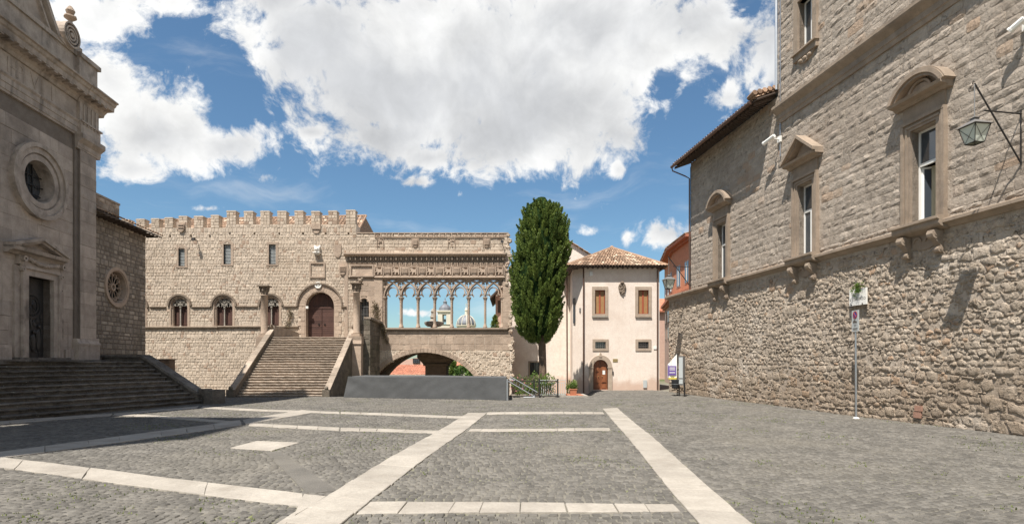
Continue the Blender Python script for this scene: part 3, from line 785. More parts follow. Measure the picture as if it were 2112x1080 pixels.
def quads_mesh(name, V, F, T, mat, parent, kind=None):
    """fast build of an all-quad mesh from arrays"""
    me = bpy.data.meshes.new(name); nv, nf = len(V), len(F)
    me.vertices.add(nv); me.vertices.foreach_set('co', V.astype(np.float32).ravel())
    me.loops.add(nf * 4); me.loops.foreach_set('vertex_index', F.astype(np.int32).ravel())
    me.polygons.add(nf); me.polygons.foreach_set('loop_start', np.arange(0, nf * 4, 4, dtype=np.int32))
    try: me.polygons.foreach_set('loop_total', np.full(nf, 4, dtype=np.int32))
    except Exception: pass
    me.update(calc_edges=True)
    at = me.attributes.new('tone', 'FLOAT', 'FACE'); at.data.foreach_set('value', T.astype(np.float32))
    me.materials.append(M[mat]); o = bpy.data.objects.new(name, me); COL.objects.link(o)
    if parent is not None: o.parent = parent
    if kind: o['kind'] = kind
    return o
R_ = CO[~mask]; nR = len(R_)
FF = (np.array(CF)[None] + (np.arange(nR) * 8)[:, None, None]).reshape(-1, 4)
quads_mesh('cobblestone_field', R_.reshape(-1, 3), FF, np.repeat(rng.random(nR), 5), 'cobble', ground, 'stuff')

# ---- grass growing in the joints
ng = 9000
gx = rng.uniform(-12, 13, ng * 3); gy = 5.2 + 22 * rng.random(ng * 3) ** 1.3
okg = (np.abs(gx) < gy * .93)
pn = np.array([mnoise.noise(Vector((x * .45, y * .45, 3.1))) + .5 * mnoise.noise(Vector((x * 1.7, y * 1.7, 9))) for x, y in zip(gx, gy)])
okg &= pn > .24
st = (gx + 13.5) * .958 - (gy - 24.07) * .287; okg &= (st > 0) & (gx < 9.85 - .1443 * (gy - 30.7) - .05)
for p in polys: okg &= ~inpoly(gx, gy, p)
gx, gy = gx[okg][:ng], gy[okg][:ng]; n = len(gx)
bl = np.zeros((n, 3, 4, 3)); an = rng.random((n, 3)) * 2 * pi
for k in range(3):
    dx, dy = np.cos(an[:, k]), np.sin(an[:, k]); hh = .012 + .022 * rng.random(n); ww = .006
    ox = gx + rng.normal(size=n) * .008; oy = gy + rng.normal(size=n) * .008; z0 = ground_z(gx, gy) + .004
    bl[:, k, 0] = np.stack([ox - dy * ww, oy + dx * ww, z0], 1); bl[:, k, 1] = np.stack([ox + dy * ww, oy - dx * ww, z0], 1)
    bl[:, k, 2] = np.stack([ox + dy * ww * .5 + dx * .014, oy - dx * ww * .5 + dy * .014, z0 + hh], 1)
    bl[:, k, 3] = np.stack([ox - dy * ww * .5 + dx * .014, oy + dx * ww * .5 + dy * .014, z0 + hh], 1)
quads_mesh('grass', bl.reshape(-1, 3), np.arange(n * 12).reshape(-1, 4), np.repeat(rng.random(n), 3), 'grass_blade', None, 'stuff')
tag(bpy.data.objects['grass'], 'short yellow green grass growing in the joints of the cobbles', 'grass')
# ================================================================ MEDIEVAL PALACE (crenellated block)
PAL = Fr((0, 36.0), (1, 0)); S36 = 36 / FPX
def X36(px): return (px - CX) * S36
def Z36(py): return EYE + (HZ - py) * S36
palace = thing('medieval_palace', 'long crenellated stone palace with traceried arched windows and a great maroon door', 'palace', (X36(520), 36, -.3))
pX0, pX1, pZ0 = X36(236), X36(735), -.8
gw = [(-783 + 1056 + 8, 20, 614), (371, 18.5, 612), (462, 20.5, 611), (559, 19.5, 611)]   # arched windows: centre, half width, crown
slits = [(375, 6.5, 512, 549, 3), (469, 7.5, 503, 545, 3), (562, 7, 504, 545, 0)]
holesP = []
for cxp, r, top in gw:
    R_ = r * S36; holesP.append(hole_arch(X36(cxp), R_, Z36(674), Z36(top) - R_))
for cxp, hw, t, b, ar in slits: holesP.append(hole_rect(X36(cxp - hw), X36(cxp + hw), Z36(b), Z36(t)))
dR = 31 * S36
holesP.append(hole_arch(X36(660), dR, Z36(697), Z36(631)))
putlog = [(351, 489), (394, 489), (433, 488), (474, 481), (525, 481), (576, 481), (625, 482), (672, 482), (719, 482), (383, 497 + 0)]
for q, (a, b) in enumerate(putlog[:-1]): holesP.append(hole_rect(X36(a - 1.8), X36(a + 1.8), Z36(b + 2.5), Z36(b - 2.5)))
pc = Pieces(); bk = MB(PAL)
zt_l, zt_r = Z36(470), Z36(463)
def ptone(u, z): return min(1, max(0, random.gauss(.5, .24)))
coursed(PAL, pX0, X36(466), Z36(676), zt_l, .205, (.15, .27), holesP, pc, bk, .9, .024, .014, .030, tonef=ptone)
coursed(PAL, X36(466), pX1, Z36(676), zt_r, .205, (.15, .27), holesP, pc, bk, .9, .024, .014, .030, tonef=ptone)
coursed(PAL, pX0, pX1, pZ0, Z36(676), .205, (.15, .30), holesP, pc, bk, .9, .024, .014, .030, tonef=ptone)
bk.build('wall', 'palace_mortar', palace)
pc.finish(palace, 'stone_block', 'palace', 'wall_stones', 300, 9)
# body behind the facade
b = MB(PAL); b.box(pX0, pX1, -9, -1.0, pZ0, Z36(470)); b.build('rear_wall', 'palace_mortar', palace)
# merlons
mer = [(281, 299, 452, 470), (312, 328.5, 451, 470), (340, 357, 449, 470), (369, 386.5, 446, 470), (400.5, 419.5, 446, 470), (435, 452, 444, 470), (467.5, 487, 435, 463),
       (503, 522.5, 436, 463), (537, 556.5, 435.5, 463), (572, 591, 435.5, 463), (607.5, 626, 435, 463), (642, 660, 436, 463), (677, 695.5, 435, 463), (713.5, 733.5, 433.5, 463), (250, 267, 453, 470)]
for a, c, t, bt in mer:
    pp = Pieces(); m = MB(PAL)
    x0, x1, z1, z0 = X36(a), X36(c), Z36(t), Z36(bt)
    m.box(x0 + .02, x1 - .02, -.45, -.01, z0, z1 - .04)
    for row in range(4):
        za, zb = z0 + (z1 - z0 - .07) * row / 4, z0 + (z1 - z0 - .07) * (row + 1) / 4; u = x0
        while u < x1 - .01:
            L = random.uniform(.16, .32); L = x1 - u if x1 - u - L < .12 else L
            V, F = block(PAL, u, u + L, za, zb, .024, .014, .012); bb = len(m.v); m.v.extend(V); m.f.extend([tuple(bb + k for k in f) for f in F]); m.t.extend([ptone(0, 0)] * len(F)); u += L
    # side courses and a weathered cap stone
    m.box(x0 - .015, x1 + .015, -.50, .035, z1 - .07, z1 - .005, .3)
    m.box(x0 + .01, x1 - .03, -.47, .01, z1 - .005, z1 + .03, .6)
    m.build('merlon', 'palace', palace)
# mouldings
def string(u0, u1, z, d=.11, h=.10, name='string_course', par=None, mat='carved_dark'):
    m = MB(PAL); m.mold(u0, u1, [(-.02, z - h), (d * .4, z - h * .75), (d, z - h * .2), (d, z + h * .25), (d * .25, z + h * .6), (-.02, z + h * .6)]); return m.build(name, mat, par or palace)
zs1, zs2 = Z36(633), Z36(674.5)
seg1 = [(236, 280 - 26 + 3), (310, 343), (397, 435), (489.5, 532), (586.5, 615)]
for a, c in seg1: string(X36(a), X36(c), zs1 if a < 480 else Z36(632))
string(X36(705), X36(715), Z36(632.5), .14)
string(pX0, X36(450), Z36(674.8), .13, .12, 'sill_course'); string(X36(450.5), X36(616), Z36(673.5), .13, .12, 'sill_course')
# traceried windows
def gothic(cxp, rp, top):
    cu, R_ = X36(cxp), rp * S36; zt = Z36(top); zs = zt - R_; zb = Z36(674)
    m = MB(PAL); m.ring(cu, zs, R_ - .02, R_ + .07, 0, 180, -.5, .05, 20); m.ring(cu, zs, R_ - .12, R_ - .02, 0, 180, -.5, -.035, 20)
    for s in (-1, 1):
        m.box(cu + s * R_ - (.02 if s > 0 else .07), cu + s * R_ + (.07 if s > 0 else .02), -.5, .045, zb, zs - .003, .6)
        a = cu + s * (R_ - .07); m.box(a - .05, a + .05, -.5, -.037, zb, zs - .003)
        m.lathe(cu + s * (R_ - .03), -.02, [(.05, zb), (.045, zb + .1), (.032, zb + .14), (.032, zs - .16), (.05, zs - .10), (.06, zs)], 8)
    w = m.build('window', 'carved', palace)
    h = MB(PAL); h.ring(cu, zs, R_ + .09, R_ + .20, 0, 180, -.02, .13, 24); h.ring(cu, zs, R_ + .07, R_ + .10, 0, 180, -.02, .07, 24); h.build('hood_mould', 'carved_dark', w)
    t = MB(PAL); n0, n1 = -.14, -.045; ri = R_ - .12; q = ri / 2
    for s in (-1, 1):      # two pointed lights under a quatrefoil
        c = cu + s * q
        t.ring(c, zs - .02, q - .05, q, 0, 180, n0, n1, 12, .7)
        t.ring(c, zs + .10, q * .34, q * .34 + .045, -40, 220, n0, n1, 12, .7)
        for s2 in (-1, 1): t.ring(c + s2 * q * .55, zs - .02, q * .22, q * .22 + .035, 0, 180, n0, n1, 8, .7)
        t.ring(cu + s * q * 1.02, zs + q * 1.34, q * .16, q * .16 + .045, 0, 360, n0, n1, 10, .7)
    t.ring(cu, zs + ri * .66, q * .30, q * .30 + .06, 0, 360, n0, n1, 14, .8)
    for a in range(4): t.ring(cu + cos(a * pi / 2 + pi / 4) * q * .33, zs + ri * .66 + sin(a * pi / 2 + pi / 4) * q * .33, q * .10, q * .10 + .03, 0, 360, n0, n1, 8, .8)
    t.box(cu - .05, cu + .05, n0, n1, zs - .08, zs + .14, .7)
    t.lathe(cu, -.09, [(.075, zb), (.07, zb + .06), (.042, zb + .12), (.04, zs - .2), (.07, zs - .12), (.085, zs - .08)], 10)
    t.build('tracery', 'travertine', w)
    for s in (-1, 1):
        d = MB(PAL); a0, a1 = (cu - ri, cu - .02) if s < 0 else (cu + .02, cu + ri)
        for k in range(4):
            x0 = a0 + (a1 - a0) * k / 4; d.box(x0 + .004, x0 + (a1 - a0) / 4 - .004, -.26, -.23, zb + .02, zs - .02, random.random())
        d.box(a0, a1, -.23, -.215, zs - .28, zs - .2, .4); d.box(a0, a1, -.23, -.215, zb + .15, zb + .25, .4)
        d.build('shutter', 'door_wood', w)
    g = MB(PAL); g.prism([(cu + ri * cos(pi * i / 12), zs - .02 + ri * sin(pi * i / 12)) for i in range(13)], -.42, -.38); g.build('pane', 'glass', w)
for a in gw[1:]: gothic(*a)
gothic(*gw[0])
# small upper windows with lattice
for cxp, hw, t, b_, ar in slits:
    x0, x1, z0, z1 = X36(cxp - hw), X36(cxp + hw), Z36(b_), Z36(t)
    m = MB(PAL)
    m.box(x0 - .10, x0, -.35, .035, z0, z1, .25); m.box(x1, x1 + .16, -.35, .035, z0, z1, .2)
    m.box(x0 - .16, x1 + .16, -.3, .05, z0 - .10, z0, .3)
    if ar: m.ring((x0 + x1) / 2, z1 - .12, (x1 - x0) / 2 + .02, (x1 - x0) / 2 + .15, 0, 180, -.3, .04, 12, .3); m.box(x0 - .1, x1 + .1, -.35, .02, z1 - .02, z1 + .03, .3)
    else: m.box(x0 - .15, x1 + .18, -.35, .04, z1, z1 + .14, .3)
    w = m.build('slit_window', 'carved', palace)
    g = MB(PAL); g.box(x0, x1, -.30, -.20, z0, z1); g.build('pane', 'glass', w)
    l = MB(PAL); k = int((x1 - x0) / .075)
    for i in range(k + 1): u = x0 + (x1 - x0) * i / k; l.box(u - .014, u + .014, -.13, -.112, z0, z1)
    k = int((z1 - z0) / .09)
    for i in range(k + 1): z = z0 + (z1 - z0) * i / k; l.box(x0, x1, -.111, -.095, z - .014, z + .014)
    l.build('lattice', 'sign_grey', w)
# portal
cu = X36(660); zs = Z36(631); zb = Z36(697) - .05; Ri, Ro = dR, 44.5 * S36
portal = MB(PAL); portal.box(cu - Ri - .02, cu - Ri + .06, -.75, .03, zb, zs, .4); portal.box(cu + Ri - .06, cu + Ri + .02, -.75, .03, zb, zs, .4)
portal.ring(cu, zs, Ri - .06, Ri, 0, 180, -.75, .035, 24, .4); po = portal.build('portal', 'carved', palace)
for i in range(19):
    m = MB(PAL); a0, a1 = 180 * i / 19 + .25, 180 * (i + 1) / 19 - .25
    m.ring(cu, zs, Ri, Ro, a0, a1, -.05, .045 + random.uniform(-.008, .012), 2, .3 + .7 * random.random()); m.build('voussoir', 'carved', palace)
for s in (-1, 1):
    z = zb
    while z < zs - .05:
        z2 = min(zs, z + random.uniform(.25, .36)); L = random.choice((.25, .42)); m = MB(PAL)
        u0, u1 = (cu + Ri + .004, cu + Ri + L) if s > 0 else (cu - Ri - L, cu - Ri - .004)
        m.box(u0, u1, -.05, .04 + random.uniform(0, .012), z + .005, z2 - .005, random.random()); m.build('quoin', 'carved', palace); z = z2
m = MB(PAL); m.ring(cu, zs, Ro + .01, Ro + .10, 0, 180, -.02, .14, 32); m.ring(cu, zs, Ro, Ro + .04, 0, 180, -.02, .075, 32); m.build('hood_mould', 'carved_dark', palace)
for s in (-1, 1):      # two door leaves of horizontal boards
    lf = MB(PAL); a0, a1 = (cu - Ri + .07, cu - .008) if s < 0 else (cu + .008, cu + Ri - .07)
    lf.box(a0, a1, -.46, -.42, zb, zs - .06, .2); dl = lf.build('door', 'door_wood', palace)
    nb = 15
    for i in range(nb):
        p = MB(PAL); h0 = zb + (zs - .1 - zb) * i / nb; h1 = zb + (zs - .1 - zb) * (i + 1) / nb
        p.box(a0 + .01, a1 - .01, -.42, -.385 - random.uniform(0, .008), h0 + .008, h1 - .008, random.random()); p.build('plank', 'door_wood', dl)
    h = MB(PAL); x = (a1 - .18) if s < 0 else (a0 + .18); h.ring(x, zb + (zs - zb) * .45, .045, .065, 0, 360, -.40, -.36, 10); h.build('handle', 'iron', dl)
lun = MB(PAL); lun.prism([(cu + (Ri - .08) * cos(pi * i / 16), zs - .04 + (Ri - .08) * sin(pi * i / 16)) for i in range(17)], -.48, -.43, .3)
for i in range(5): x = cu + (i - 2) * .33; lun.box(x - .03, x + .03, -.43, -.40, zs - .02, zs + sqrt(max(.05, (Ri - .1) ** 2 - (x - cu) ** 2)) - .05, .8)
lun.box(cu - Ri + .08, cu + Ri - .08, -.43, -.36, zs - .10, zs - .02, .9); lun.build('door_lunette', 'door_wood', palace)
m = MB(PAL); m.disc(X36(657), Z36(588), 6.3 * S36, .03, .09, 20, .9); m.ring(X36(657), Z36(588), 5 * S36, 6.8 * S36, 0, 360, .04, .12, 20, .7); m.disc(X36(657), Z36(588), 2 * S36, .09, .115, 10, .5); m.build('medallion', 'marble', palace)
m = MB(PAL); m.box(X36(631), X36(636), -.05, .04, Z36(636), Z36(631)); m.build('small_plate', 'marble', palace)
# framed panel over the door, shields, lion
def panel(x0, x1, z0, z1, fw=.09, mat='carved', name='framed_panel', par=None, dn=.09):
    m = MB(PAL); m.box(x0 + fw, x1 - fw, -.02, .015, z0 + fw, z1 - fw, .9)
    for a, b2, c, d in ((x0, x1, z1 - fw, z1), (x0, x1, z0, z0 + fw)): m.mold(a, b2, [(-.02, c), (dn, c), (dn, d), (-.02, d)], .4)
    m.box(x0, x0 + fw, -.02, dn - .003, z0 + fw, z1 - fw, .4); m.box(x1 - fw, x1, -.02, dn - .003, z0 + fw, z1 - fw, .4)
    return m.build(name, mat, par or palace)
panel(X36(639), X36(671), Z36(573), Z36(541))
def shield_poly(cu, zt, w, h, k=1.0):
    P = [(cu - w / 2 * k, zt - (1 - k) * h * .4), (cu - w / 2 * k, zt - h * .5)]
    for i in range(1, 6): t = i / 6; P.append((cu - w / 2 * k * cos(t * pi / 2), zt - h * .5 - (h * .5 - (1 - k) * h * .5) * sin(t * pi / 2)))
    P.append((cu, zt - h * (1 - (1 - k) * .5)))
    for i in range(5, 0, -1): t = i / 6; P.append((cu + w / 2 * k * cos(t * pi / 2), zt - h * .5 - (h * .5 - (1 - k) * h * .5) * sin(t * pi / 2)))
    P += [(cu + w / 2 * k, zt - h * .5), (cu + w / 2 * k, zt - (1 - k) * h * .4)]
    return P
def shield(m, cu, zt, w, h, n0=0.0, bars=5, tone=.5):
    m.prism(shield_poly(cu, zt, w, h), n0, n0 + .075, tone); m.prism(shield_poly(cu, zt, w, h, .84), n0 + .05, n0 + .082, tone * .8)
    for i in range(bars):
        z = zt - h * (.14 + .62 * i / max(1, bars)); ww = w * (.40 if z > zt - h * .5 else .40 * sqrt(max(.05, 1 - ((zt - h * .5 - z) / (h * .5)) ** 2)))
        m.box(cu - ww, cu + ww, n0 + .080, n0 + .125, z - h * .045, z + h * .03, tone + .2)
m = MB(PAL); shield(m, X36(697), Z36(505), 15 * S36, 26 * S36, 0, 0); m.box(X36(691), X36(703), .06, .085, Z36(519), Z36(517.5)); m.build('shield', 'carved', palace)
m = MB(PAL); m.box(X36(699), X36(716), -.02, .03, Z36(570), Z36(539), .5); shield(m, X36(707.5), Z36(548), 14 * S36, 19 * S36, .03, 3); m.build('shield', 'carved', palace)
m = MB(PAL); m.box(X36(365), X36(383), -.02, .05, Z36(474), Z36(458), .4); shield(m, X36(375), Z36(462), .4, .55, .05, 2); m.build('shield', 'carved', palace)
m = MB(PAL); m.box(X36(644), X36(662), 0, .12, Z36(473), Z36(462), .4); m.prism([(X36(645), Z36(474)), (X36(661), Z36(474)), (X36(657), Z36(481)), (X36(649), Z36(481))], 0, .07, .4); m.build('corbel', 'carved', palace)
# lion's head bracket
lh = MB(PAL); c = X36(655.5); z = Z36(515); r = 6.2 * S36
import itertools
def blob(m, c, n, z, rx, rn, rz, seg=8, tone=.8):
    b0 = len(m.v)
    for i in range(seg + 1):
        th = pi * i / seg
        for j in range(seg):
            ph = 2 * pi * j / seg; q = 1 + .06 * sin(3 * th + 2 * ph)
            m.P(c + rx * sin(th) * cos(ph) * q, n + rn * sin(th) * sin(ph) * q, z + rz * cos(th))
    for i in range(seg):
        for j in range(seg): m.face((b0 + i * seg + j, b0 + i * seg + (j + 1) % seg, b0 + (i + 1) * seg + (j + 1) % seg, b0 + (i + 1) * seg + j), tone)
blob(lh, c, .14, z, r, .2, r * 1.0); blob(lh, c, .30, z - .03, r * .5, .14, r * .45); blob(lh, c - r * .8, .12, z + r * .9, .07, .06, .09); blob(lh, c + r * .8, .12, z + r * .9, .07, .06, .09)
blob(lh, c - .07, .33, z + .07, .03, .03, .03, 6, .1); blob(lh, c + .07, .33, z + .07, .03, .03, .03, 6, .1)
lh.box(c - .22, c + .22, 0, .34, z - r * 1.25, z - r * .95, .8); lh.prism([(c - .18, z - r * 1.25), (c + .18, z - r * 1.25), (c + .1, z - r * 1.75), (c - .1, z - r * 1.75)], 0, .2, .7)
lh.build('lion_head', 'marble', palace, smooth=False)
# floodlight on its arm
def floodlight(px_, py_):
    c, z = X36(px_), Z36(py_)
    t = thing('floodlight', 'small dark floodlight on the upper palace wall, above the left slit window' if px_ < 600 else 'small dark floodlight near the top right end of the loggia wall', 'floodlight', (c, 36, z), 'floodlights on the palace front')
    m = MB(PAL); m.tube([(c, 0, z), (c, .42, z + .02)], .022); m.build('bracket', 'iron', t)
    m = MB(PAL); m.raw([(c - .10, .34, z - .06), (c + .10, .34, z - .06), (c + .10, .52, z - .10), (c - .10, .52, z - .10), (c - .08, .36, z + .10), (c + .08, .36, z + .10), (c + .08, .5, z + .08), (c - .08, .5, z + .08)],
                        [(0, 1, 2, 3), (4, 5, 6, 7), (0, 1, 5, 4), (1, 2, 6, 5), (2, 3, 7, 6), (3, 0, 4, 7)]); m.build('housing', 'iron', t)
floodlight(407, 496); floodlight(1036, 501)
# tiled roof behind the battlements, with its gable end to the right
rz0, rz1, ry0, ry1 = Z36(470) - .05, EYE + (HZ - 446) / FPX * 40.6, 36.95, 40.6
V, F, T = [], [], []
tiles(V, F, T, (X36(240), ry0, rz0), (X36(737.5) * ry0 / 36, ry0, rz0), (X36(240), ry1, rz1 - .3), (X36(754) / 36 * ry1, ry1, rz1), .24, .42, .06)
finish('roof', V, F, T, M['roof_tile'], palace)
g = MB(); gx0 = X36(737) * ry0 / 36; gx1 = X36(754) / 36 * ry1
g.raw([(gx0, ry0, rz0 - .6), (gx0, ry0, rz0 - .05), (gx1, ry1, rz1 - .08), (gx1 + .35, 43.0, rz1 - 1.3), (gx1 + .2, 43.0, rz0 - .8)], [(0, 1, 2, 3, 4)])
g.raw([(pX0, ry0 - .1, rz0 - .1), (gx0, ry0 - .1, rz0 - .1), (gx1, ry1, rz1 - .14), (pX0, ry1, rz1 - .44), (gx1, 45, rz1 - 1.9), (pX0, 45, rz1 - 1.9)], [(0, 1, 2, 3), (3, 2, 4, 5)])
g.tube([(pX0, ry1, rz1 - .28), (gx1 + .05, ry1, rz1 + .04)], .10, 7)
g.tube([(gx0 + .05, ry0 - .1, rz0 + .04), (gx1 + .05, ry1, rz1 + .04)], .07, 6); g.build('gable_end', 'roof_tile', palace)

# ================================================================ LOGGIA
lX0, lX1 = X36(712), X36(1050)
loggia = thing('loggia', 'gothic loggia of interlaced arches on slim columns above a wide low arch', 'loggia', (X36(900), 36, -.3))
def redge(z):          # ruined right-hand end
    return X36(1050) + .22 * mnoise.noise(Vector((1.3, z * 2.3, 0))) + (.18 if z < 6 else 0) + .2 * mnoise.noise(Vector((4.3, z * .9, 5)))
aC, aZ, aR = X36(875), EYE + (HZ - 859) * S36, 133 * S36
hL = [dict(f=lambda z: [(aC - sqrt(max(0, aR ** 2 - (z - aZ) ** 2)), aC + sqrt(max(0, aR ** 2 - (z - aZ) ** 2)))] if abs(z - aZ) < aR else [], edges=[], b=None)]
op = (X36(790), X36(1037), Z36(676), Z36(574)); hL.append(hole_rect(*op))
hD = hole_arch(X36(751), 10.5 * S36, Z36(682), Z36(625)); hL.append(hD)
pl = Pieces(); bl_ = MB(PAL)
# parapet above the cornice
coursed(PAL, X36(735.5), 0, Z36(524), Z36(482), .22, (.18, .42), [], pl, bl_, .55, .028, .016, .026, tonef=ptone, edge=lambda z: (X36(735.5), redge(z)))
# band between cornice and sill: plain ashlar
pl2 = Pieces(); coursed(PAL, lX0, 0, Z36(676), Z36(524), .34, (.35, .8), hL, pl2, bl_, .55, .012, .006, .008, tonef=ptone, edge=lambda z: (X36(718.5), redge(z)), hj=.03)
coursed(PAL, lX0, 0, Z36(722), Z36(682), .36, (.4, .8), hL, pl2, bl_, .55, .02, .012, .014, tonef=ptone, edge=lambda z: (X36(745), redge(z)))
# rough bridge wall: backing strips then irregular stones
coursed(PAL, lX0, 0, -.9, Z36(722), .10, (2, 4), hL, Pieces(), bl_, .55, edge=lambda z: (X36(718.5), redge(z)))
for i in range(60):    # ragged end stones
    z = random.uniform(-.4, Z36(484)); u = redge(z); s = random.uniform(.08, .2)
    V, F = stone(PAL, [(u - s, z - s * .6), (u, z - s * .8), (u + s * .8, z - s * .4), (u + s * .7, z + s * .5), (u, z + s * .8), (u - s, z + s * .6)], random.uniform(.03, .10), 1.4, .03)
    pl.add(V, F, random.random())
rubble(PAL, X36(745), X36(1052), -.6, Z36(722), .18, .28, hL, pl, .032, 1.1, .3, .02, tonef=ptone)
bl_.build('wall', 'palace_mortar', loggia)
pl.finish(loggia, 'stone', 'palace', 'wall_stones', 150, 8); pl2.finish(loggia, 'ashlar_block', 'carved', 'ashlar_stones', 150, 8)
# end thickness of the ruined wall
m = MB(PAL)
for i in range(46):
    z0 = -.5 + i * .25
    if z0 > Z36(482) - .25: break
    u = redge(z0 + .12); m.box(u - .5, u - .03, -.62 - random.uniform(0, .2), -.40, z0, z0 + .25, random.random())
m.build('ruined_end', 'palace', loggia)
# great cornice, corbel course and frieze
zc = Z36(526)
m = MB(PAL); m.mold(X36(711), X36(1043), [(-.02, zc - .10), (.14, zc - .10), (.24, zc - .02), (.27, zc + .03), (.27, zc + .09), (.16, zc + .12), (-.02, zc + .16)], .7); m.build('cornice', 'carved', loggia)
m = MB(PAL); nb = 62
for i in range(nb):
    u = X36(716) + (X36(1040) - X36(716)) * (i + .5) / nb
    m.prism([(u - .045, zc - .10), (u + .045, zc - .10), (u + .035, zc - .30), (u, zc - .36), (u - .035, zc - .30)], -.02, .11 + .05 * (i % 2), random.random())
    m.ring(u + .085, zc - .34, .045, .085, 0, 180, -.02, .06, 5, .5)
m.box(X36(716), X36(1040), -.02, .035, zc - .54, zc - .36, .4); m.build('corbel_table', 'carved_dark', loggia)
zf1, zf0 = Z36(551), Z36(568.5)
m = MB(PAL); nb = 22
for i in range(nb):
    u0 = X36(777) + (X36(1039) - X36(777)) * i / nb; u1 = X36(777) + (X36(1039) - X36(777)) * (i + 1) / nb
    m.box(u0 - .02, u0 + .03, -.02, .07, Z36(550), Z36(541.5), .6); m.box(u0 + .08, u1 - .06, -.02, .05, Z36(548), Z36(546.6), .5); m.box(u0 + .08, u1 - .06, -.02, .05, Z36(544.5), Z36(543.3), .4)
m.box(X36(775), X36(1040), -.02, .08, Z36(551), Z36(549.6), .6); m.build('upper_frieze', 'carved', loggia)
LION = [(-.42, .30), (-.36, .44), (-.2, .48), (-.12, .34), (.05, .26), (.28, .28), (.36, .42), (.30, .52), (.44, .55), (.50, .40), (.44, .18), (.46, -.1), (.40, -.45), (.26, -.45), (.28, -.15), (.08, -.12), (-.02, -.18), (-.10, -.46), (-.24, -.46), (-.20, -.1), (-.34, -.05), (-.50, -.20), (-.52, -.05), (-.36, .12)]
xs_f = [X36(773.5 + 17.75 * i) for i in range(16)]
for i in range(15):
    u0, u1 = xs_f[i], xs_f[i + 1]; uc = (u0 + u1) / 2; h = zf1 - zf0
    m = MB(PAL); m.box(u0 + .03, u1 - .03, -.02, .004, zf0, zf1, .2)  # ground toned darker than the relief, shade put into its colour
    if i % 2: shield(m, uc, zf1 - .015, (u1 - u0) * .80, h * .95, .004, 5, .6)
    else:
        m.prism([(uc + a * (u1 - u0) * .80, (zf0 + zf1) / 2 + b2 * h * .85) for a, b2 in LION], .004, .12, .9)
        blob(m, uc - .15, .08, zf1 - .14, .075, .05, .085, 7, .8)
    m.build('shield_relief' if i % 2 else 'lion_relief', 'carved', loggia)
m = MB(PAL)
for i in range(16): m.box(xs_f[i] - .03, xs_f[i] + .03, -.02, .125, zf0, zf1, .8)
m.box(X36(773), X36(1040), -.02, .092, zf0 - .03, zf0, .7)
m.mold(X36(773), X36(1041), [(-.02, Z36(575.5)), (.08, Z36(574.5)), (.13, Z36(572)), (.10, Z36(569.8)), (-.02, Z36(569.8))], .6); m.build('frieze_frame', 'carved', loggia)
# top band of small panels, and four arms in the parapet
m = MB(PAL); nb = 22; a, b_ = X36(773), X36(1040)
for i in range(nb):
    u0, u1 = a + (b_ - a) * i / nb, a + (b_ - a) * (i + 1) / nb; z0, z1 = Z36(489), Z36(481.5)
    m.box(u0, u0 + .045, -.02, .075, z0, z1, .6); m.box(u0 + .05, u1 - .01, -.02, .0, z0, z1, .1)
    if i % 2 == 0:
        for s in (-1, 1):
            uc, zc2, dx, dz = (u0 + u1) / 2 + .02, (z0 + z1) / 2, .12, .09
            m.tube([(uc - dx, .02, zc2 - dz * s), (uc + dx, .02, zc2 + dz * s)], .018, 4, .6)
    else: m.box(u0 + .09, u1 - .06, -.02, .03, z0 + .05, z1 - .05, .5)
m.box(a, b_, -.02, .08, Z36(490.3), Z36(489), .6); m.box(X36(736), X36(1049), -.56, .06, Z36(481.5), Z36(479.6), .5); m.build('parapet_frieze', 'carved', loggia)
for k, (pa, pb, kind) in enumerate(((777.5, 791.5, 1), (849, 864.5, 0), (923.5, 939, 1), (996, 1011.5, 0))):
    x0, x1, z0, z1 = X36(pa), X36(pb), Z36(511), Z36(491.5); m = MB(PAL)
    m.box(x0, x1, -.02, .012, z0, z1, .1)
    for q in ((x0, x0 + .035), (x1 - .035, x1)): m.box(q[0], q[1], -.02, .07, z0, z1, .4)
    m.box(x0, x1, -.02, .073, z1 - .035, z1 + .003, .4)
    if kind:
        for i in range(9): blob(m, random.uniform(x0 + .09, x1 - .09), .05, random.uniform(z0 + .08, z1 - .08), .055, .035, .075, 6, random.random())
    else: shield(m, (x0 + x1) / 2, z1 - .05, (x1 - x0) * .78, (z1 - z0) * .86, .012, 5)
    m.build('coat_of_arms', 'carved', loggia)
# left bay: blank framed panel, string, pilasters
panel(X36(722), X36(771.5), Z36(571), Z36(545.5), .10, 'carved', 'framed_panel', loggia, .10)
m = MB(PAL); m.mold(X36(719), X36(773), [(-.02, Z36(574.5)), (.08, Z36(573.5)), (.12, Z36(571.8)), (-.02, Z36(571.2))], .3); m.build('string_course', 'carved_dark', loggia)
m = MB(PAL); m.box(X36(711), X36(718), -.3, .06, Z36(700), Z36(545), .5); m.box(X36(772), X36(788.5), -.02, .045, Z36(676), Z36(575.5), .6); m.build('pilaster', 'carved', loggia)
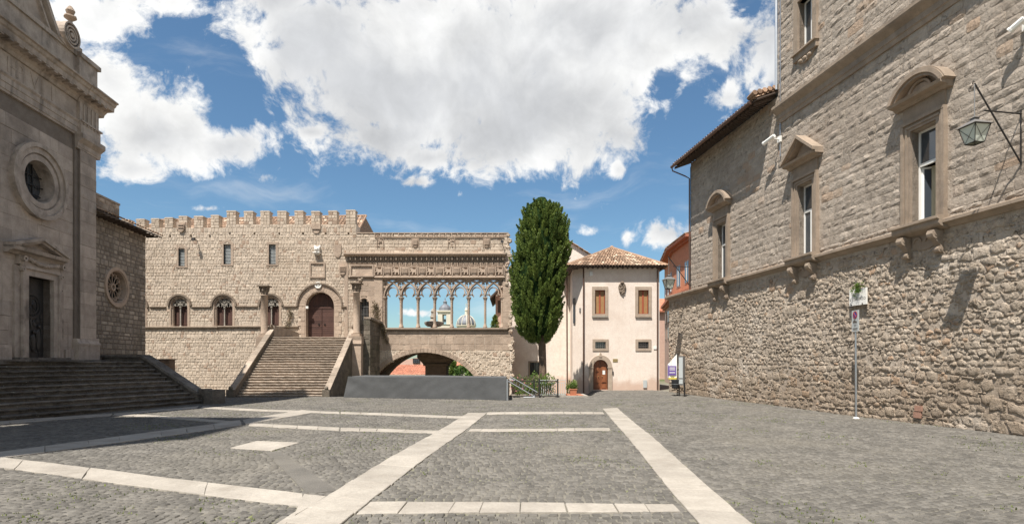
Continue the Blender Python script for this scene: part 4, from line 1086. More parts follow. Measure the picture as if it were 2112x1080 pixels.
# barred arched door of the left bay
cu, r, zs = X36(751), 10.5 * S36, Z36(625)
m = MB(PAL); m.ring(cu, zs, r - .01, r + .09, 0, 180, -.4, .03, 16, .7); m.box(cu - r - .09, cu - r + .01, -.4, .03, Z36(682), zs, .7); m.box(cu + r - .01, cu + r + .09, -.4, .03, Z36(682), zs, .7); w = m.build('barred_doorway', 'carved', loggia)
m = MB(PAL)
for i in range(7): u = cu - r + 2 * r * (i + .5) / 7; m.box(u - .012, u + .012, -.20, -.176, Z36(682), zs + sqrt(max(0, r * r - (u - cu) ** 2)))
for z in (Z36(632), Z36(664), Z36(648)): m.box(cu - r, cu + r, -.176, -.15, z - .012, z + .012)
m.build('bars', 'grey_iron', w)
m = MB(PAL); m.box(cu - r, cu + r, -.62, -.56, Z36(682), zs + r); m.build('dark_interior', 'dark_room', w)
m = MB(PAL); m.box(X36(744), X36(748.5), -.15, -.12, Z36(668), Z36(663.5)); m.build('notice', 'travertine', w)
# slender columns in pairs
colx = [791.5, 826, 861, 895.7, 931, 966, 1000.3, 1035.3]
zb_, zsp = Z36(675), Z36(612)
for i, c in enumerate(colx):
    u = X36(c); m = MB(PAL)
    for n in (-.10, -.42):
        m.lathe(u, n, [(.125, zb_), (.125, zb_ + .08), (.10, zb_ + .12), (.085, zb_ + .20), (.07, zb_ + .24), (.068, zsp - .34), (.085, zsp - .31), (.07, zsp - .28), (.085, zsp - .2), (.125, zsp - .08), (.125, zsp - .06)], 10, random.uniform(.3, .8))
    m.box(u - .14, u + .14, -.56, .03, zsp - .06, zsp, .5); m.build('column', 'carved', loggia)
# interlaced arches: each springs over two bays
m = MB(PAL); bay = (X36(1035.3) - X36(791.5)) / 7; u0 = X36(791.5)
tz = Z36(575.5) - zsp; R2 = min(bay, tz - .02); 
for lay, (n0, n1, wd) in enumerate(((-.42, -.08, .055), (-.08, -.03, .03))):
    for i in range(-1, 7):
        c = u0 + bay * (i + 1); a0, a1 = 0, 180
        if i == -1: c = u0; a0, a1 = 0, 90
        if i == 6: c = u0 + bay * 7; a0, a1 = 90, 180
        if lay == 0 and i % 2: n0b, n1b = n0 - .004, n1 + .004
        else: n0b, n1b = n0, n1
        m.ring(c, zsp, bay - wd, bay + wd * .9, a0, a1, n0b, n1b + (.003 if i % 2 else 0), 22, .6, ry=R2 / bay)
for i in range(7):
    c = u0 + bay * (i + .5); rr = bay * .265; zc2 = zsp + .33
    m.ring(c, zc2, rr, rr + .055, -38, 218, -.36, -.12, 16, .7)
    for s in (-1, 1):
        m.ring(c + s * bay * .30, zsp + .06, .10, .145, 20 if s > 0 else 0, 180 if s > 0 else 160, -.36, -.12, 7, .6)
        m.raw([(c + s * rr * .78, -.36, zc2 - rr * .7), (c + s * (rr * .78 + .02), -.12, zc2 - rr * .7), (c + s * (bay * .42), -.12, zsp + .24), (c + s * (bay * .42), -.36, zsp + .24), (c + s * rr * .62, -.24, zc2 - rr - .05)], [(0, 1, 2, 3), (0, 1, 4), (1, 2, 4), (2, 3, 4)], .6)
for i in range(8):
    c = u0 + bay * i; zc2 = zsp + R2 * .72; r_ = .20
    if i in (0, 7): c += .10 if i == 0 else -.10; r_ = .15
    m.ring(c, zc2, r_ - .012, r_ + .055, 0, 360, -.40, -.05, 18, .65)
    for a in range(4): m.ring(c + cos(a * pi / 2 + pi / 4) * r_ * .62, zc2 + sin(a * pi / 2 + pi / 4) * r_ * .62, .0, .062, 0, 360, -.36, -.10, 6, .6)
    if 0 < i < 7: m.prism([(c - .05, zsp), (c + .05, zsp), (c + .02, zc2 - r_ - .02), (c - .02, zc2 - r_ - .02)], -.36, -.12, .6)
m.build('tracery', 'carved', loggia)
m = MB(PAL); m.mold(X36(783), X36(1047), [(-.60, Z36(681)), (.10, Z36(681)), (.16, Z36(679.5)), (.16, Z36(677.5)), (.12, Z36(675.5)), (-.60, Z36(675.5))], .4); m.build('sill', 'carved_dark', loggia)
m = MB(PAL); m.box(X36(790), X36(1037), -.55, -.02, Z36(575.5), Z36(573.5)); m.build('lintel', 'carved', loggia)
# low arch: voussoirs, deep vault, central pillar
a_lo = math.degrees(math.asin((Z36(818) - aZ) / aR)); nv = 44
for i in range(nv):
    a0 = a_lo + (180 - 2 * a_lo) * i / nv + .12; a1 = a_lo + (180 - 2 * a_lo) * (i + 1) / nv - .12
    m = MB(PAL); m.ring(aC, aZ, aR - .01, aR + .26, a0, a1, -.3, .055 + random.uniform(0, .03), 2, random.random()); m.build('voussoir', 'carved', loggia)
m = MB(PAL); sg = 24
for k, (n0, n1, dr) in enumerate(((-1.1, -.3, .02), (-2.0, -1.1, .18), (-3.4, -2.0, .02), (-5.6, -3.4, .16))):
    m.ring(aC, aZ, aR + dr, aR + dr + .5, a_lo, 180 - a_lo, n0, n1, sg, random.random())
m.build('vault', 'tufa', loggia)
m = MB(PAL); x0, x1 = X36(877) * 39 / 36, X36(920) * 39 / 36
pz = lambda py: EYE + (HZ - py) * 39 / FPX
m.box(x0, x1, -4.6, -3.0, -1.5, pz(754), .5)
m.mold(x0 - .12, x1 + .12, [(-4.7, pz(754)), (-2.9, pz(754)), (-2.8, pz(750)), (-4.8, pz(750))], .5)
m.raw([(x0 - .15, -3.0, pz(750)), (x1 + .15, -3.0, pz(750)), (x1 + .5, -2.8, pz(738)), (x0 - .5, -2.8, pz(738)), (x0 - .15, -4.6, pz(750)), (x1 + .15, -4.6, pz(750)), (x1 + .5, -4.8, pz(738)), (x0 - .5, -4.8, pz(738))],
      [(0, 1, 2, 3), (4, 5, 6, 7), (0, 4, 7, 3), (1, 5, 6, 2), (3, 2, 6, 7)], .4)
m.box(x0 - .5, x1 + .5, -5.4, -2.6, pz(738), pz(724), .4); m.build('pillar', 'tufa', loggia)
m = MB(PAL); m.box(X36(770), X36(1046), -6.2, -.6, Z36(681) - .35, Z36(681) - .01); m.build('terrace_floor', 'carved', loggia)
m = MB(PAL); m.box(X36(700), aC - aR * .965, -5.6, -.6, -1.5, 3.4); m.box(aC + aR * .965, X36(1046), -5.6, -.6, -1.5, 3.4)
m.build('abutment', 'tufa', loggia)
# ================================================================ GREAT STAIRCASE
stair = thing('great_staircase', 'broad weathered stone staircase climbing to the maroon palace door', 'staircase', (-12.1, 29.2, -.1))
sx0, sx1, sy0, sy1, szT = -14.42, -9.78, 29.25, 33.7, 3.33
def rough_step(x0, x1, y0, y1, z0, z1, nose=.03, seg=16, wob=.012, axis=None, tone=.5, parent=None, name='step', mat='step_light', A=None, nrm=None):
    """a worn tread running from x0 to x1 (or along a given frame)"""
    m = MB() if A is None else MB(A)
    pts = []
    for i in range(seg + 1):
        t = x0 + (x1 - x0) * i / seg; w1, w2 = random.uniform(-wob, wob), random.uniform(-wob, wob)
        s = -1 if A is None else 1
        # section: (offset along run, z); the tread overhangs its riser a little
        sec = [(y0 + .03, z0), (y0 + .03 + w1 * .5, z1 - .055), (y0 - nose + w1, z1 - .05 + w2 * .4), (y0 - nose + w1, z1 - .015 + w2 * .6), (y0 - nose + .02 + w1, z1 + w2 * .5), (y1 + .05, z1 + w2 * .2)]
        pts += [(t, (y if A is None else -y), z) for y, z in sec]
    F = []
    for i in range(seg):
        for j in range(5): F.append((i * 6 + j, i * 6 + j + 1, (i + 1) * 6 + j + 1, (i + 1) * 6 + j))
    F.append(tuple(range(6))); F.append(tuple(seg * 6 + k for k in range(6)))
    m.raw(pts, F, tone)
    return m.build(name, mat, parent)
nst = 24; zb0 = gz(-12, 29.2) - .03
for i in range(nst):
    z0 = zb0 + (szT - zb0) * i / nst; z1 = zb0 + (szT - zb0) * (i + 1) / nst; y0 = sy0 + (sy1 - sy0) * i / nst; y1 = sy0 + (sy1 - sy0) * (i + 1) / nst
    if i == nst - 1: y1 = 36.2
    cuts = [sx0] + sorted(random.uniform(sx0 + .7, sx1 - .7) for _ in range(2)) + [sx1]
    root = None
    o = rough_step(sx0, sx1, y0, y1, z0 - .25, z1, seg=34, wob=.028, tone=random.random(), parent=stair, mat='step_light')
m = MB(); m.box(sx0, sx1, sy0 + .35, 36.1, -.6, zb0 + .02); 
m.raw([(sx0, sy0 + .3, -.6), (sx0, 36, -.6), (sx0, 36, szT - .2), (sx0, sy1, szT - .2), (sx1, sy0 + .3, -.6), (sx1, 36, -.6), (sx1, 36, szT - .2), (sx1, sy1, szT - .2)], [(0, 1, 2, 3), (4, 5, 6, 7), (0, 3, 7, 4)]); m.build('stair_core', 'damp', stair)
def cheek(xa, xb, name, mat='damp'):
    m = MB(); y_, yt = sy0 - .30, sy1 + .1
    zt0, zt1 = zb0 + .42, szT + .42
    side = [(y_, -.7), (y_, zt0 - .12), (y_ + .15, zt0), (yt, zt1), (36.0 if xa < -12 else yt, zt1), (36.0 if xa < -12 else yt, -.7)]
    k = len(side); m.raw([(xa, y, z) for y, z in side] + [(xb, y, z) for y, z in side], [tuple(range(k)), tuple(range(k, 2 * k))] + [(i, (i + 1) % k, k + (i + 1) % k, k + i) for i in range(k)], .4)
    o = m.build(name, mat, stair)
    c = MB(); p0, p1 = Vector(((xa + xb) / 2, y_ - .02, zt0 - .10)), Vector(((xa + xb) / 2, yt, zt1))
    n = 9
    for i in range(n):    # coping stones
        a, b = p0.lerp(p1, i / n), p0.lerp(p1, (i + 1) / n - .004); w = .165
        c = MB(); c.raw([(a.x - w, a.y, a.z), (a.x + w, a.y, a.z), (b.x + w, b.y, b.z), (b.x - w, b.y, b.z), (a.x - w, a.y, a.z + .09), (a.x + w, a.y, a.z + .09), (b.x + w, b.y, b.z + .09), (b.x - w, b.y, b.z + .09)],
                        [(0, 1, 2, 3), (4, 5, 6, 7), (0, 1, 5, 4), (1, 2, 6, 5), (2, 3, 7, 6), (3, 0, 4, 7)], random.random()); c.build('coping_stone', 'step_light', stair)
    f = MB(); f.box(xa - .03, xb + .03, y_ - .16, y_ + .02, -.6, zt0 + .02, .4); blob(f, (xa + xb) / 2, y_ - .06, zt0 + .10, .11, .10, .12, 7); f.build('newel', 'damp', stair)
    f = MB(); blob(f, (xa + xb) / 2, yt, zt1 + .22, .12, .14, .15, 7); blob(f, (xa + xb) / 2 + .05, yt - .12, zt1 + .33, .06, .07, .07, 6); f.build('carved_finial', 'carved_dark', stair)
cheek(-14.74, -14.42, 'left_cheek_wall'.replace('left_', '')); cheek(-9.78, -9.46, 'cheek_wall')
# landing block to the right with its niche, parapets
SR = Fr((-8.62, 33.5), (0, 1)); SR.N = (1, 0)
SF = Fr((0, 33.55), (1, 0))
pr = Pieces(); bm = MB(SF)
hn = hole_arch(-9.02, .42, .2, 1.75)
coursed(SF, -9.46, -8.55, -.7, 4.35, .30, (.3, .6), [], pr, bm, .5, .02, .012, .012)
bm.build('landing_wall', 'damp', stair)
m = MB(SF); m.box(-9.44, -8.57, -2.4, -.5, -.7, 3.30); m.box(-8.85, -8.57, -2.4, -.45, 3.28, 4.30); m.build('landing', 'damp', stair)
FR2 = Fr((-8.55, 35.95), (0, -1))   # faces the right
fr3 = Fr((-8.55, 33.5), (0, 1)); b3 = MB(fr3)
coursed(fr3, .02, 2.45, -.7, 4.3, .28, (.3, .6), [], pr, None, .3, .02, .012, .012)
pr.finish(stair, 'stone_block', 'damp', 'landing_stones', 120, 8)
m = MB(SF)
n = 8
for i in range(n):      # parapet that curves back to the loggia
    t0, t1 = i / n, (i + 1) / n; f = lambda t: (-8.55 + .22 * sin(t * pi / 2), -.0 - 2.4 * t)
    a, b = f(t0), f(t1); z = 4.42 - .16 * t0
    m.raw([(a[0] - .38, a[1], z), (a[0] + .05, a[1], z), (b[0] + .05, b[1], z - .02), (b[0] - .38, b[1], z - .02), (a[0] - .38, a[1], z + .12), (a[0] + .05, a[1], z + .12), (b[0] + .05, b[1], z + .10), (b[0] - .38, b[1], z + .10)],
          [(0, 1, 2, 3), (4, 5, 6, 7), (0, 1, 5, 4), (1, 2, 6, 5), (2, 3, 7, 6), (3, 0, 4, 7)], random.random())
m.build('parapet_coping', 'step_light', stair)
m = MB(SF); m.ring(-9.02, 1.7, .34, .46, 0, 180, -.02, .05, 12, .6); m.prism([(-9.02 + .34 * cos(pi * i / 10), 1.7 + .34 * sin(pi * i / 10)) for i in range(11)] + [(-9.36, .35), (-8.68, .35)], -.01, .028, .1); m.build('blind_niche', 'damp', stair)
# parapet on the left of the landing
m = MB(); m.raw([(-14.74, 33.8, 3.2), (-14.4, 33.8, 3.2), (-13.75, 36, 3.2), (-14.1, 36, 3.2), (-14.74, 33.8, 4.05), (-14.4, 33.8, 4.05), (-13.75, 36, 3.72), (-14.1, 36, 3.72)], [(0, 1, 2, 3), (4, 5, 6, 7), (0, 1, 5, 4), (1, 2, 6, 5), (2, 3, 7, 6), (3, 0, 4, 7)])
m.build('landing_parapet', 'step_light', stair)
# free-standing columns on the landing corners
def big_column(x, y, z0, z1, label, ped):
    t = thing('stone_column', label, 'column', (x, y, z0), 'free-standing columns at the staircase landing')
    m = MB(); m.lathe(x, y, [(.215, z0 + .16), (.23, z0 + .19), (.21, z0 + .24), (.195, z0 + .28), (.20, z0 + 1.2), (.185, z1 - .62), (.215, z1 - .60), (.215, z1 - .56), (.185, z1 - .54)], 20, .8); m.build('shaft', 'carved', t, smooth=True)
    m = MB(); m.box(x - .25, x + .25, y - .25, y + .25, z0, z0 + .16); m.build('base', 'carved', t)
    m = MB(); m.lathe(x, y, [(.19, z1 - .54), (.22, z1 - .42), (.20, z1 - .36), (.25, z1 - .24), (.23, z1 - .18), (.30, z1 - .08)], 16, .5, flute=.12)
    for s in range(8):
        a = s * pi / 4; r = .27 if s % 2 else .24; blob(m, x + cos(a) * r, y + sin(a) * r, z1 - .16 if s % 2 else z1 - .32, .06, .06, .07, 6, .6)
    m.box(x - .33, x + .33, y - .33, y + .33, z1 - .07, z1, .5); m.build('capital', 'carved_dark', t)
    return t
c1 = big_column(-14.93, 33.62, 3.35, 6.42, 'pale round stone column with a leafy capital at the left side of the palace stairs', 0)
c2 = big_column(-9.28, 33.3, 3.36, 6.54, 'round stone column with a small broken carving on its capital, right of the palace stairs', 1)
m = MB(); x, y, z1 = -9.28, 33.3, 6.54
blob(m, x + .24, y, z1 + .14, .15, .12, .13, 7); blob(m, x + .34, y - .05, z1 + .24, .08, .08, .08, 6); blob(m, x + .12, y, z1 + .22, .07, .08, .07, 6); m.build('carved_fragment', 'carved_dark', c2)
m = MB(); m.box(-9.62, -8.94, 33.0, 33.5, -.5, 2.95, .7); m.mold(-9.66, -8.90, [(32.94, 2.9), (33.55, 2.9), (33.55, 3.36), (32.94, 3.36), (32.98, 3.12)], .6); m.build('column_pier', 'carved', stair)
m = MB(); m.box(-15.3, -14.6, 33.3, 33.95, -.5, 3.35, .5); m.build('column_pier', 'carved', stair)
# dry climbing plants on the walls
def climber(name, label, pts, n, r, mat='dry'):
    V, F, T = [], [], []
    cs = []
    for _ in range(n):
        i = random.randrange(len(pts) - 1); t = random.random(); p = Vector(pts[i]).lerp(Vector(pts[i + 1]), t)
        cs.append((tuple(p + Vector((random.gauss(0, r), -abs(random.gauss(0, .04)), random.gauss(0, r)))), (0, -1, 0), random.random()))
    leaves(V, F, T, cs, 7, .07, .028, .07, .3)
    root = thing(name, label, 'climbing plant', tuple(pts[0]))
    finish('foliage', V, F, T, M[mat], root)
    m = MB()
    for k in range(5):
        q = [tuple(Vector(p) + Vector((random.gauss(0, r * .7), -.03, random.gauss(0, .05)))) for p in pts]; m.tube(q, .008, 4)
    m.build('stem', 'bark', root)
climber('climbing_plant', 'dry leafless climber on the wall between the barred doorway and the first loggia arch', [(-8.9, 35.9, 4.1), (-8.75, 35.88, 4.6), (-8.82, 35.9, 5.2), (-8.75, 35.9, 5.6)], 110, .12)
climber('climbing_plant', 'dry climber on the palace wall just left of the great door', [(-14.5, 35.9, 4.0), (-14.3, 35.9, 4.6), (-14.28, 35.9, 5.2)], 60, .10)
climber('climbing_plant', 'dry trailing stems hanging on the bridge wall below the loggia sill', [(-8.35, 35.9, 4.3), (-8.25, 35.88, 3.6), (-8.0, 35.88, 3.0)], 70, .08)
climber('climbing_plant', 'green moss and climber on the shaded side of the staircase landing', [(-9.4, 33.4, 1.0), (-9.36, 33.4, 1.9), (-9.35, 33.45, 2.3)], 60, .08, 'leaf_light')

# ================================================================ CHURCH
CH = Fr((-18.8, 25.0), (-.105, 1.0)); ZB = 1.92
church = thing('church', 'dark weathered classical church front with bronze door, round window and scrolled gable', 'church', (-18.8, 25, 0))
cu_, cz_ = CH.u(78), CH.z(78, 375)
Rw = (CH.z(78, 298) - CH.z(78, 452)) / 2
gr = (CH.z(64, 335) - CH.z(64, 421)) / 2
du0, du1 = CH.u(51.5), CH.u(104); dz1 = CH.z(78, 573)
uL = -14.0; pil0 = CH.u(150)
hc = [hole_circle(cu_, cz_, gr + .22), hole_rect(du0, du1, ZB - 1, dz1)]
pc = Pieces(); bk = MB(CH)
coursed(CH, uL, pil0, ZB, CH.z(190, 330), .52, (.9, 1.7), hc, pc, None, .5, .012, .005, .006, hj=.02)
coursed(CH, uL, pil0 + .02, -.3, 11.6, .17, (30, 31), hc, Pieces(), bk, .6)
pl_ = Fr(CH.w(0, .14, 0)[:2], CH.U)
coursed(pl_, pil0 + .25, -.004, ZB + .9, CH.z(190, 326), .50, (.8, 1.1), [], pc, None, .1, .012, .006, .006, hj=.02)
bk.box(pil0 + .22, 0, -.6, .14, -.3, 11.6); bk.box(pil0, pil0 + .22, -.6, .07, -.3, 11.6)
pc.finish(church, 'ashlar_block', 'church', 'ashlar_stones', 200, 8)
bk.build('wall', 'church_mortar', church)
# plinth
m = MB(CH); m.box(uL, du0 - .75, -.1, .10, ZB - .3, ZB + .42, .5); m.box(du1 + .75, pil0 - .03, -.1, .10, ZB - .3, ZB + .42, .5); m.box(pil0 - .02, .07, -.1, .26, ZB - .3, ZB + .62, .5)
m.mold(pil0 - .04, .09, [(.0, ZB + .62), (.28, ZB + .62), (.28, ZB + .70), (.20, ZB + .80), (.17, ZB + .9), (.0, ZB + .9)], .6); m.build('plinth', 'church_trim', church)
# pilaster capital and entablature
zca, zcb = CH.z(190, 326), CH.z(190, 296)
def capital(m, a, b):
    m.mold(a, b, [(0, zca), (.17, zca), (.17, zca + .06), (.20, zca + .10), (.20, zca + .26), (.28, zca + .33), (.36, zca + .40), (.40, zca + .44), (.40, zcb - .04), (.36, zcb), (0, zcb)], .5)
for a_, b_ in ((pil0 + .02, .24), (-9.0, -7.3)): m = MB(CH); capital(m, a_, b_); m.build('capital', 'church_trim', church)
m = MB(CH); m.box(-8.9, -7.4, 0, .16, ZB, zca, .5); m.build('pilaster', 'church', church)
z1, z2, z3 = CH.z(190, 272), CH.z(190, 234), CH.z(190, 206)
z4 = CH.z(190, 183); z5 = CH.z(190, 137)
en = MB(CH); en.box(uL, 0, -.6, .10, 11.5, z2 + .1, .5); en.build('frieze', 'church', church)
m = MB(CH)
m.mold(uL, .04, [(0, zcb), (.13, zcb), (.13, zcb + .22), (.16, zcb + .24), (.16, z1 - .10), (.22, z1 - .02), (.22, z1 + .02), (0, z1 + .02)], .5)
m.box(pil0 + .1, .10, 0, .27, zcb + .02, z1 - .003, .6)
m.mold(pil0 + .08, .16, [(0, z1 - .02), (.33, z1 - .02), (.33, z1 + .05), (0, z1 + .05)], .6); m.build('architrave', 'church_trim', church)
m = MB(CH); m.box(pil0 + .1, .06, 0, .22, z1 + .05, z2, .5)
for k in range(4): u = pil0 + .30 + k * .27; m.prism([(u, z1 + .10), (u + .09, z1 + .10), (u + .09, z2 - .04), (u, z2 - .04)], .22, .255, .6)
for k in range(5): u = pil0 + .22 + k * .24; m.prism([(u, z1 - .10), (u + .1, z1 - .10), (u + .05, z1 - .02)], .27, .32, .4)
m.build('triglyph', 'church_trim', church)
def cornice(m, a, b, off):
    m.mold(a, b, [(0, z2 - .02), (.18 + off, z2), (.22 + off, z2 + .12), (.30 + off, z2 + .20), (.34 + off, z2 + .24), (.62 + off, z2 + .27), (.64 + off, z2 + .46), (.70 + off, z2 + .50), (.74 + off, z2 + .60), (.82 + off, z3 + .02), (.82 + off, z3 + .08), (.1, z4)], .5)
m = MB(CH); cornice(m, uL, pil0 - .005, 0); cornice(m, pil0, .44, .03); m.build('cornice', 'church_trim', church)
for i in range(22):
    u = -9.5 + i * .44
    if u < .2: m = MB(CH); m.box(u, u + .20, .30, .61 + (.03 if u > pil0 else 0), z2 + .20, z2 + .265, .3); m.build('dentil', 'church_trim', church)
# letters of the frieze inscription
def text(name, body, fr, u, n, z, size, mat, parent, ext=.01, align='LEFT', spacing=1.0):
    c = bpy.data.curves.new(name, 'FONT'); c.body = body; c.size = size; c.extrude = ext; c.align_x = align; c.space_character = spacing; c.resolution_u = 2
    o = bpy.data.objects.new(name, c); COL.objects.link(o)
    dg = bpy.context.evaluated_depsgraph_get(); me = bpy.data.meshes.new_from_object(o.evaluated_get(dg)); bpy.data.objects.remove(o)
    V = [fr.w(u + v.co.x, n + v.co.z, z + v.co.y) for v in me.vertices]; F = [tuple(p.vertices) for p in me.polygons]
    return finish(name, V, F, .3, M[mat], parent)
for ch_, px_ in (('H', 6), ('P', 26), ('V', 56), ('I', 78), ('I', 98)):
    text('letter', ch_, CH, CH.u(px_), .105, z1 + .16, 1.02 if False else (z2 - z1) * .98, 'church', church, .016)
# attic, pedestal, scrolled gable
m = MB(CH); m.box(uL, -.02, -.8, .06, z3 - .2, z5 - .18, .5); m.box(pil0 + .1, -.0, -.75, .20, z3 - .2, z5 - .185, .6)
m.box(uL, .05, -.9, .14, z5 - .18, z5, .6); m.box(pil0 + .06, .12, -.9, .29, z5 - .181, z5 + .003, .6); m.build('attic', 'church_trim', church)
ua, ub = CH.u(148), CH.u(171); ze = CH.z(160, 97, 0)
m = MB(CH); m.box(ua, ub, -.6, .12, z5 + .003, ze - .25, .5); m.box(ua + .12, ub - .12, -.5, .05, ze - .25, ze + .02, .6); m.build('pedestal', 'church_trim', church)
um = (ua + ub) / 2 - .1; zt = CH.z(151, 9); H = zt - ze - .02; z0 = ze + .02
m = MB(CH); m.lathe(um, -.22, [(r * 1.0, z0 + H * t) for r, t in ((.20, 0), (.20, .04), (.12, .07), (.11, .12), (.20, .17), (.17, .22), (.10, .24), (.17, .30), (.21, .38), (.18, .46), (.09, .56), (.08, .62), (.20, .68), (.24, .70), (.22, .74), (.09, .76), (.15, .82), (.18, .87), (.13, .93), (.05, 1.0))], 12, .6, flute=.07); m.build('urn_finial', 'carved', church)
# gable silhouette: ramps to an unseen middle peak, shaped for its shadow on the ground
G1 = [CH.uz(150, 102), CH.uz(128, 95), CH.uz(112, 76), CH.uz(99, 40), CH.uz(86, 0), CH.uz(70, -60)]
uc = -8.6
left = [(u, z) for u, z in G1]; zpk = 27.0
poly = [(G1[0][0], z5)] + left + [(uc + 1.6, zpk - 1.2), (uc, zpk), (uc - 1.6, zpk - 1.2)] + [(2 * uc - u, z) for u, z in left[::-1]] + [(2 * uc - G1[0][0], z5)]
m = MB(CH); m.prism(poly, -.9, -.05, .5); m.build('gable', 'church', church)
m = MB(CH)
def ramp(m, pts, n0, n1, w):
    for i in range(len(pts) - 1):
        (u0, zz0), (u1, zz1) = pts[i], pts[i + 1]; d = hypot(u1 - u0, zz1 - zz0); ox, oz = (zz1 - zz0) / d * w, -(u1 - u0) / d * w
        s = 1 if ox > 0 or oz > 0 else -1
        m.raw([(u0, n0, zz0), (u1, n0, zz1), (u1 + abs(ox), n0, zz1 + abs(oz)), (u0 + abs(ox), n0, zz0 + abs(oz)), (u0, n1, zz0), (u1, n1, zz1), (u1 + abs(ox), n1, zz1 + abs(oz)), (u0 + abs(ox), n1, zz0 + abs(oz))],
              [(0, 1, 2, 3), (4, 5, 6, 7), (0, 1, 5, 4), (1, 2, 6, 5), (2, 3, 7, 6), (3, 0, 4, 7)], .5)
rp = [(u, z) for u, z in G1]; ramp(m, rp[1:], -.9, .18, .16); ramp(m, [(u - .25, z - .12) for u, z in rp[1:]], -.05, .08, .10)
ramp(m, rp[-1:] + [(uc + 1.6, zpk - 1.2), (uc, zpk)], -.9, .18, .16); m.build('gable_cornice', 'church_trim', church)
su, sz = CH.uz(134, 72); sr = (CH.z(134, 47) - CH.z(134, 97)) / 2
m = MB(CH); m.disc(su, sz, sr * .96, -.8, .16, 24, .5); 
for k, q in enumerate((1.0, .72, .46)): m.ring(su, sz, sr * (q - .13), sr * q, 0, 360, .1, .30 - .01 * k, 24, .7)
m.disc(su, sz, sr * .18, .1, .30, 10, .7); m.build('scroll', 'church_trim', church)
# body of the church behind its front
m = MB(CH); m.box(uL, -.35, -16, -.6, -.3, 13.2, .5); m.build('nave', 'church', church)
# round window
m = MB(CH)
for q, (r0, r1, n1) in enumerate(((Rw - .16, Rw, .20), (Rw - .38, Rw - .165, .13), (gr + .06, Rw - .385, .05))): m.ring(cu_, cz_, r0, r1, 0, 360, -.05, n1, 40, .6)
m.ring(cu_, cz_, gr, gr + .22, 0, 360, -.5, .09, 40, .4); w = m.build('round_window', 'church_trim', church)
for k in range(14):
    a = MB(CH); a.ring(cu_, cz_, gr + .24, Rw - .40, k * 360 / 14 + .8, (k + 1) * 360 / 14 - .8, .05, .065 + random.uniform(0, .01), 3, random.random()); a.build('voussoir', 'church', w)
m = MB(CH); 
for a in (-.34, 0, .34):
    h = sqrt(1 - a * a); m.box(cu_ + a * gr * 1 - .018, cu_ + a * gr + .018, -.42, -.38, cz_ - gr * h, cz_ + gr * h)
for a in (-.55, -.08, .40):
    h = sqrt(1 - a * a); m.box(cu_ - gr * h, cu_ + gr * h, -.378, -.345, cz_ + a * gr - .018, cz_ + a * gr + .018)
m.build('glazing_bars', 'iron', w)
m = MB(CH); m.disc(cu_, cz_, gr, -.48, -.45, 32); m.build('pane', 'glass', w)
# door case
m = MB(CH); ul, ur = du0, du1
for a, b in ((ul - .34, ul), (ur, ur + .34)):
    m.box(a, b, -.35, .14, ZB, dz1 + .34, .6); m.box(a - .02 if a < ul - .1 else b - .12, (a + .12) if a < ul - .1 else b + .02, .1, .20, ZB, dz1 + .36, .7)
m.box(ul, ur, -.35, .14, dz1, dz1 + .34, .6); m.box(ul - .36, ur + .36, .1, .20, dz1 + .24, dz1 + .36, .7)
m.box(ul - .62, ul - .36, -.02, .09, ZB, dz1 + .3, .5); m.box(ur + .36, ur + .62, -.02, .09, ZB, dz1 + .3, .5); w = m.build('door_case', 'church_trim', church)
zf_ = dz1 + .36; zpd = CH.z(78, 534); zap = CH.z(88, 500)
m = MB(CH); m.box(ul - .5, ur + .5, 0, .16, zf_, zpd - .02, .4); m.build('frieze', 'church', w)
m = MB(CH); random.seed(5)
for i in range(26): t = i / 25; u = ul - .1 + (ur - ul + .2) * t; blob(m, u, .22, (zf_ + zpd) / 2 + .06 - .13 * sin(pi * t) + random.uniform(-.02, .02), .075, .07, .075, 6, random.random())
m.build('garland', 'church', w); m = MB(CH)
for s in (ul - .36, ur + .36):
    m = MB(CH); m.ring(s, zpd - .16, .05, .11, 0, 360, .1, .30, 12, .6); m.ring(s, zpd - .55, .04, .09, 0, 360, .1, .24, 12, .6); m.box(s - .04, s + .04, .1, .2, zpd - .62, zpd - .1, .6); m.build('scroll', 'church', w); m = MB(CH); m.ring(s + (.12 if s > ur else -.12), zpd - 1.1, .05, .1, -90, 90, .03, .12, 8, .6); m.build('scroll', 'church', w)
pu0, pu1 = CH.u(24, .3), CH.u(137, .3); pm = (pu0 + pu1) / 2
m = MB(CH); m.mold(pu0, pu1, [(0, zpd - .04), (.16, zpd - .04), (.24, zpd + .04), (.40, zpd + .08), (.44, zpd + .20), (0, zpd + .22)], .6)
zap = zpd + .22 + (zap - zpd) * .62
for s in (-1, 1):
    e = pu0 if s < 0 else pu1
    for n1, lo, hi in ((.44, 0, .10), (.36, -.09, -.003)):
        m.raw([(e, -.05, zpd + .22 + lo), (pm, -.05, zap + lo), (pm, -.05, zap + hi + .02), (e, -.05, zpd + .22 + hi), (e, n1, zpd + .22 + lo), (pm, n1, zap + lo), (pm, n1, zap + hi + .02), (e, n1, zpd + .22 + hi)],
              [(0, 1, 2, 3), (4, 5, 6, 7), (0, 1, 5, 4), (1, 2, 6, 5), (2, 3, 7, 6), (3, 0, 4, 7)], .6)
m.prism([(pu0 + .3, zpd + .2), (pu1 - .3, zpd + .2), (pm, zap - .05)], -.05, .12, .3); m.build('pediment', 'church_trim', w)
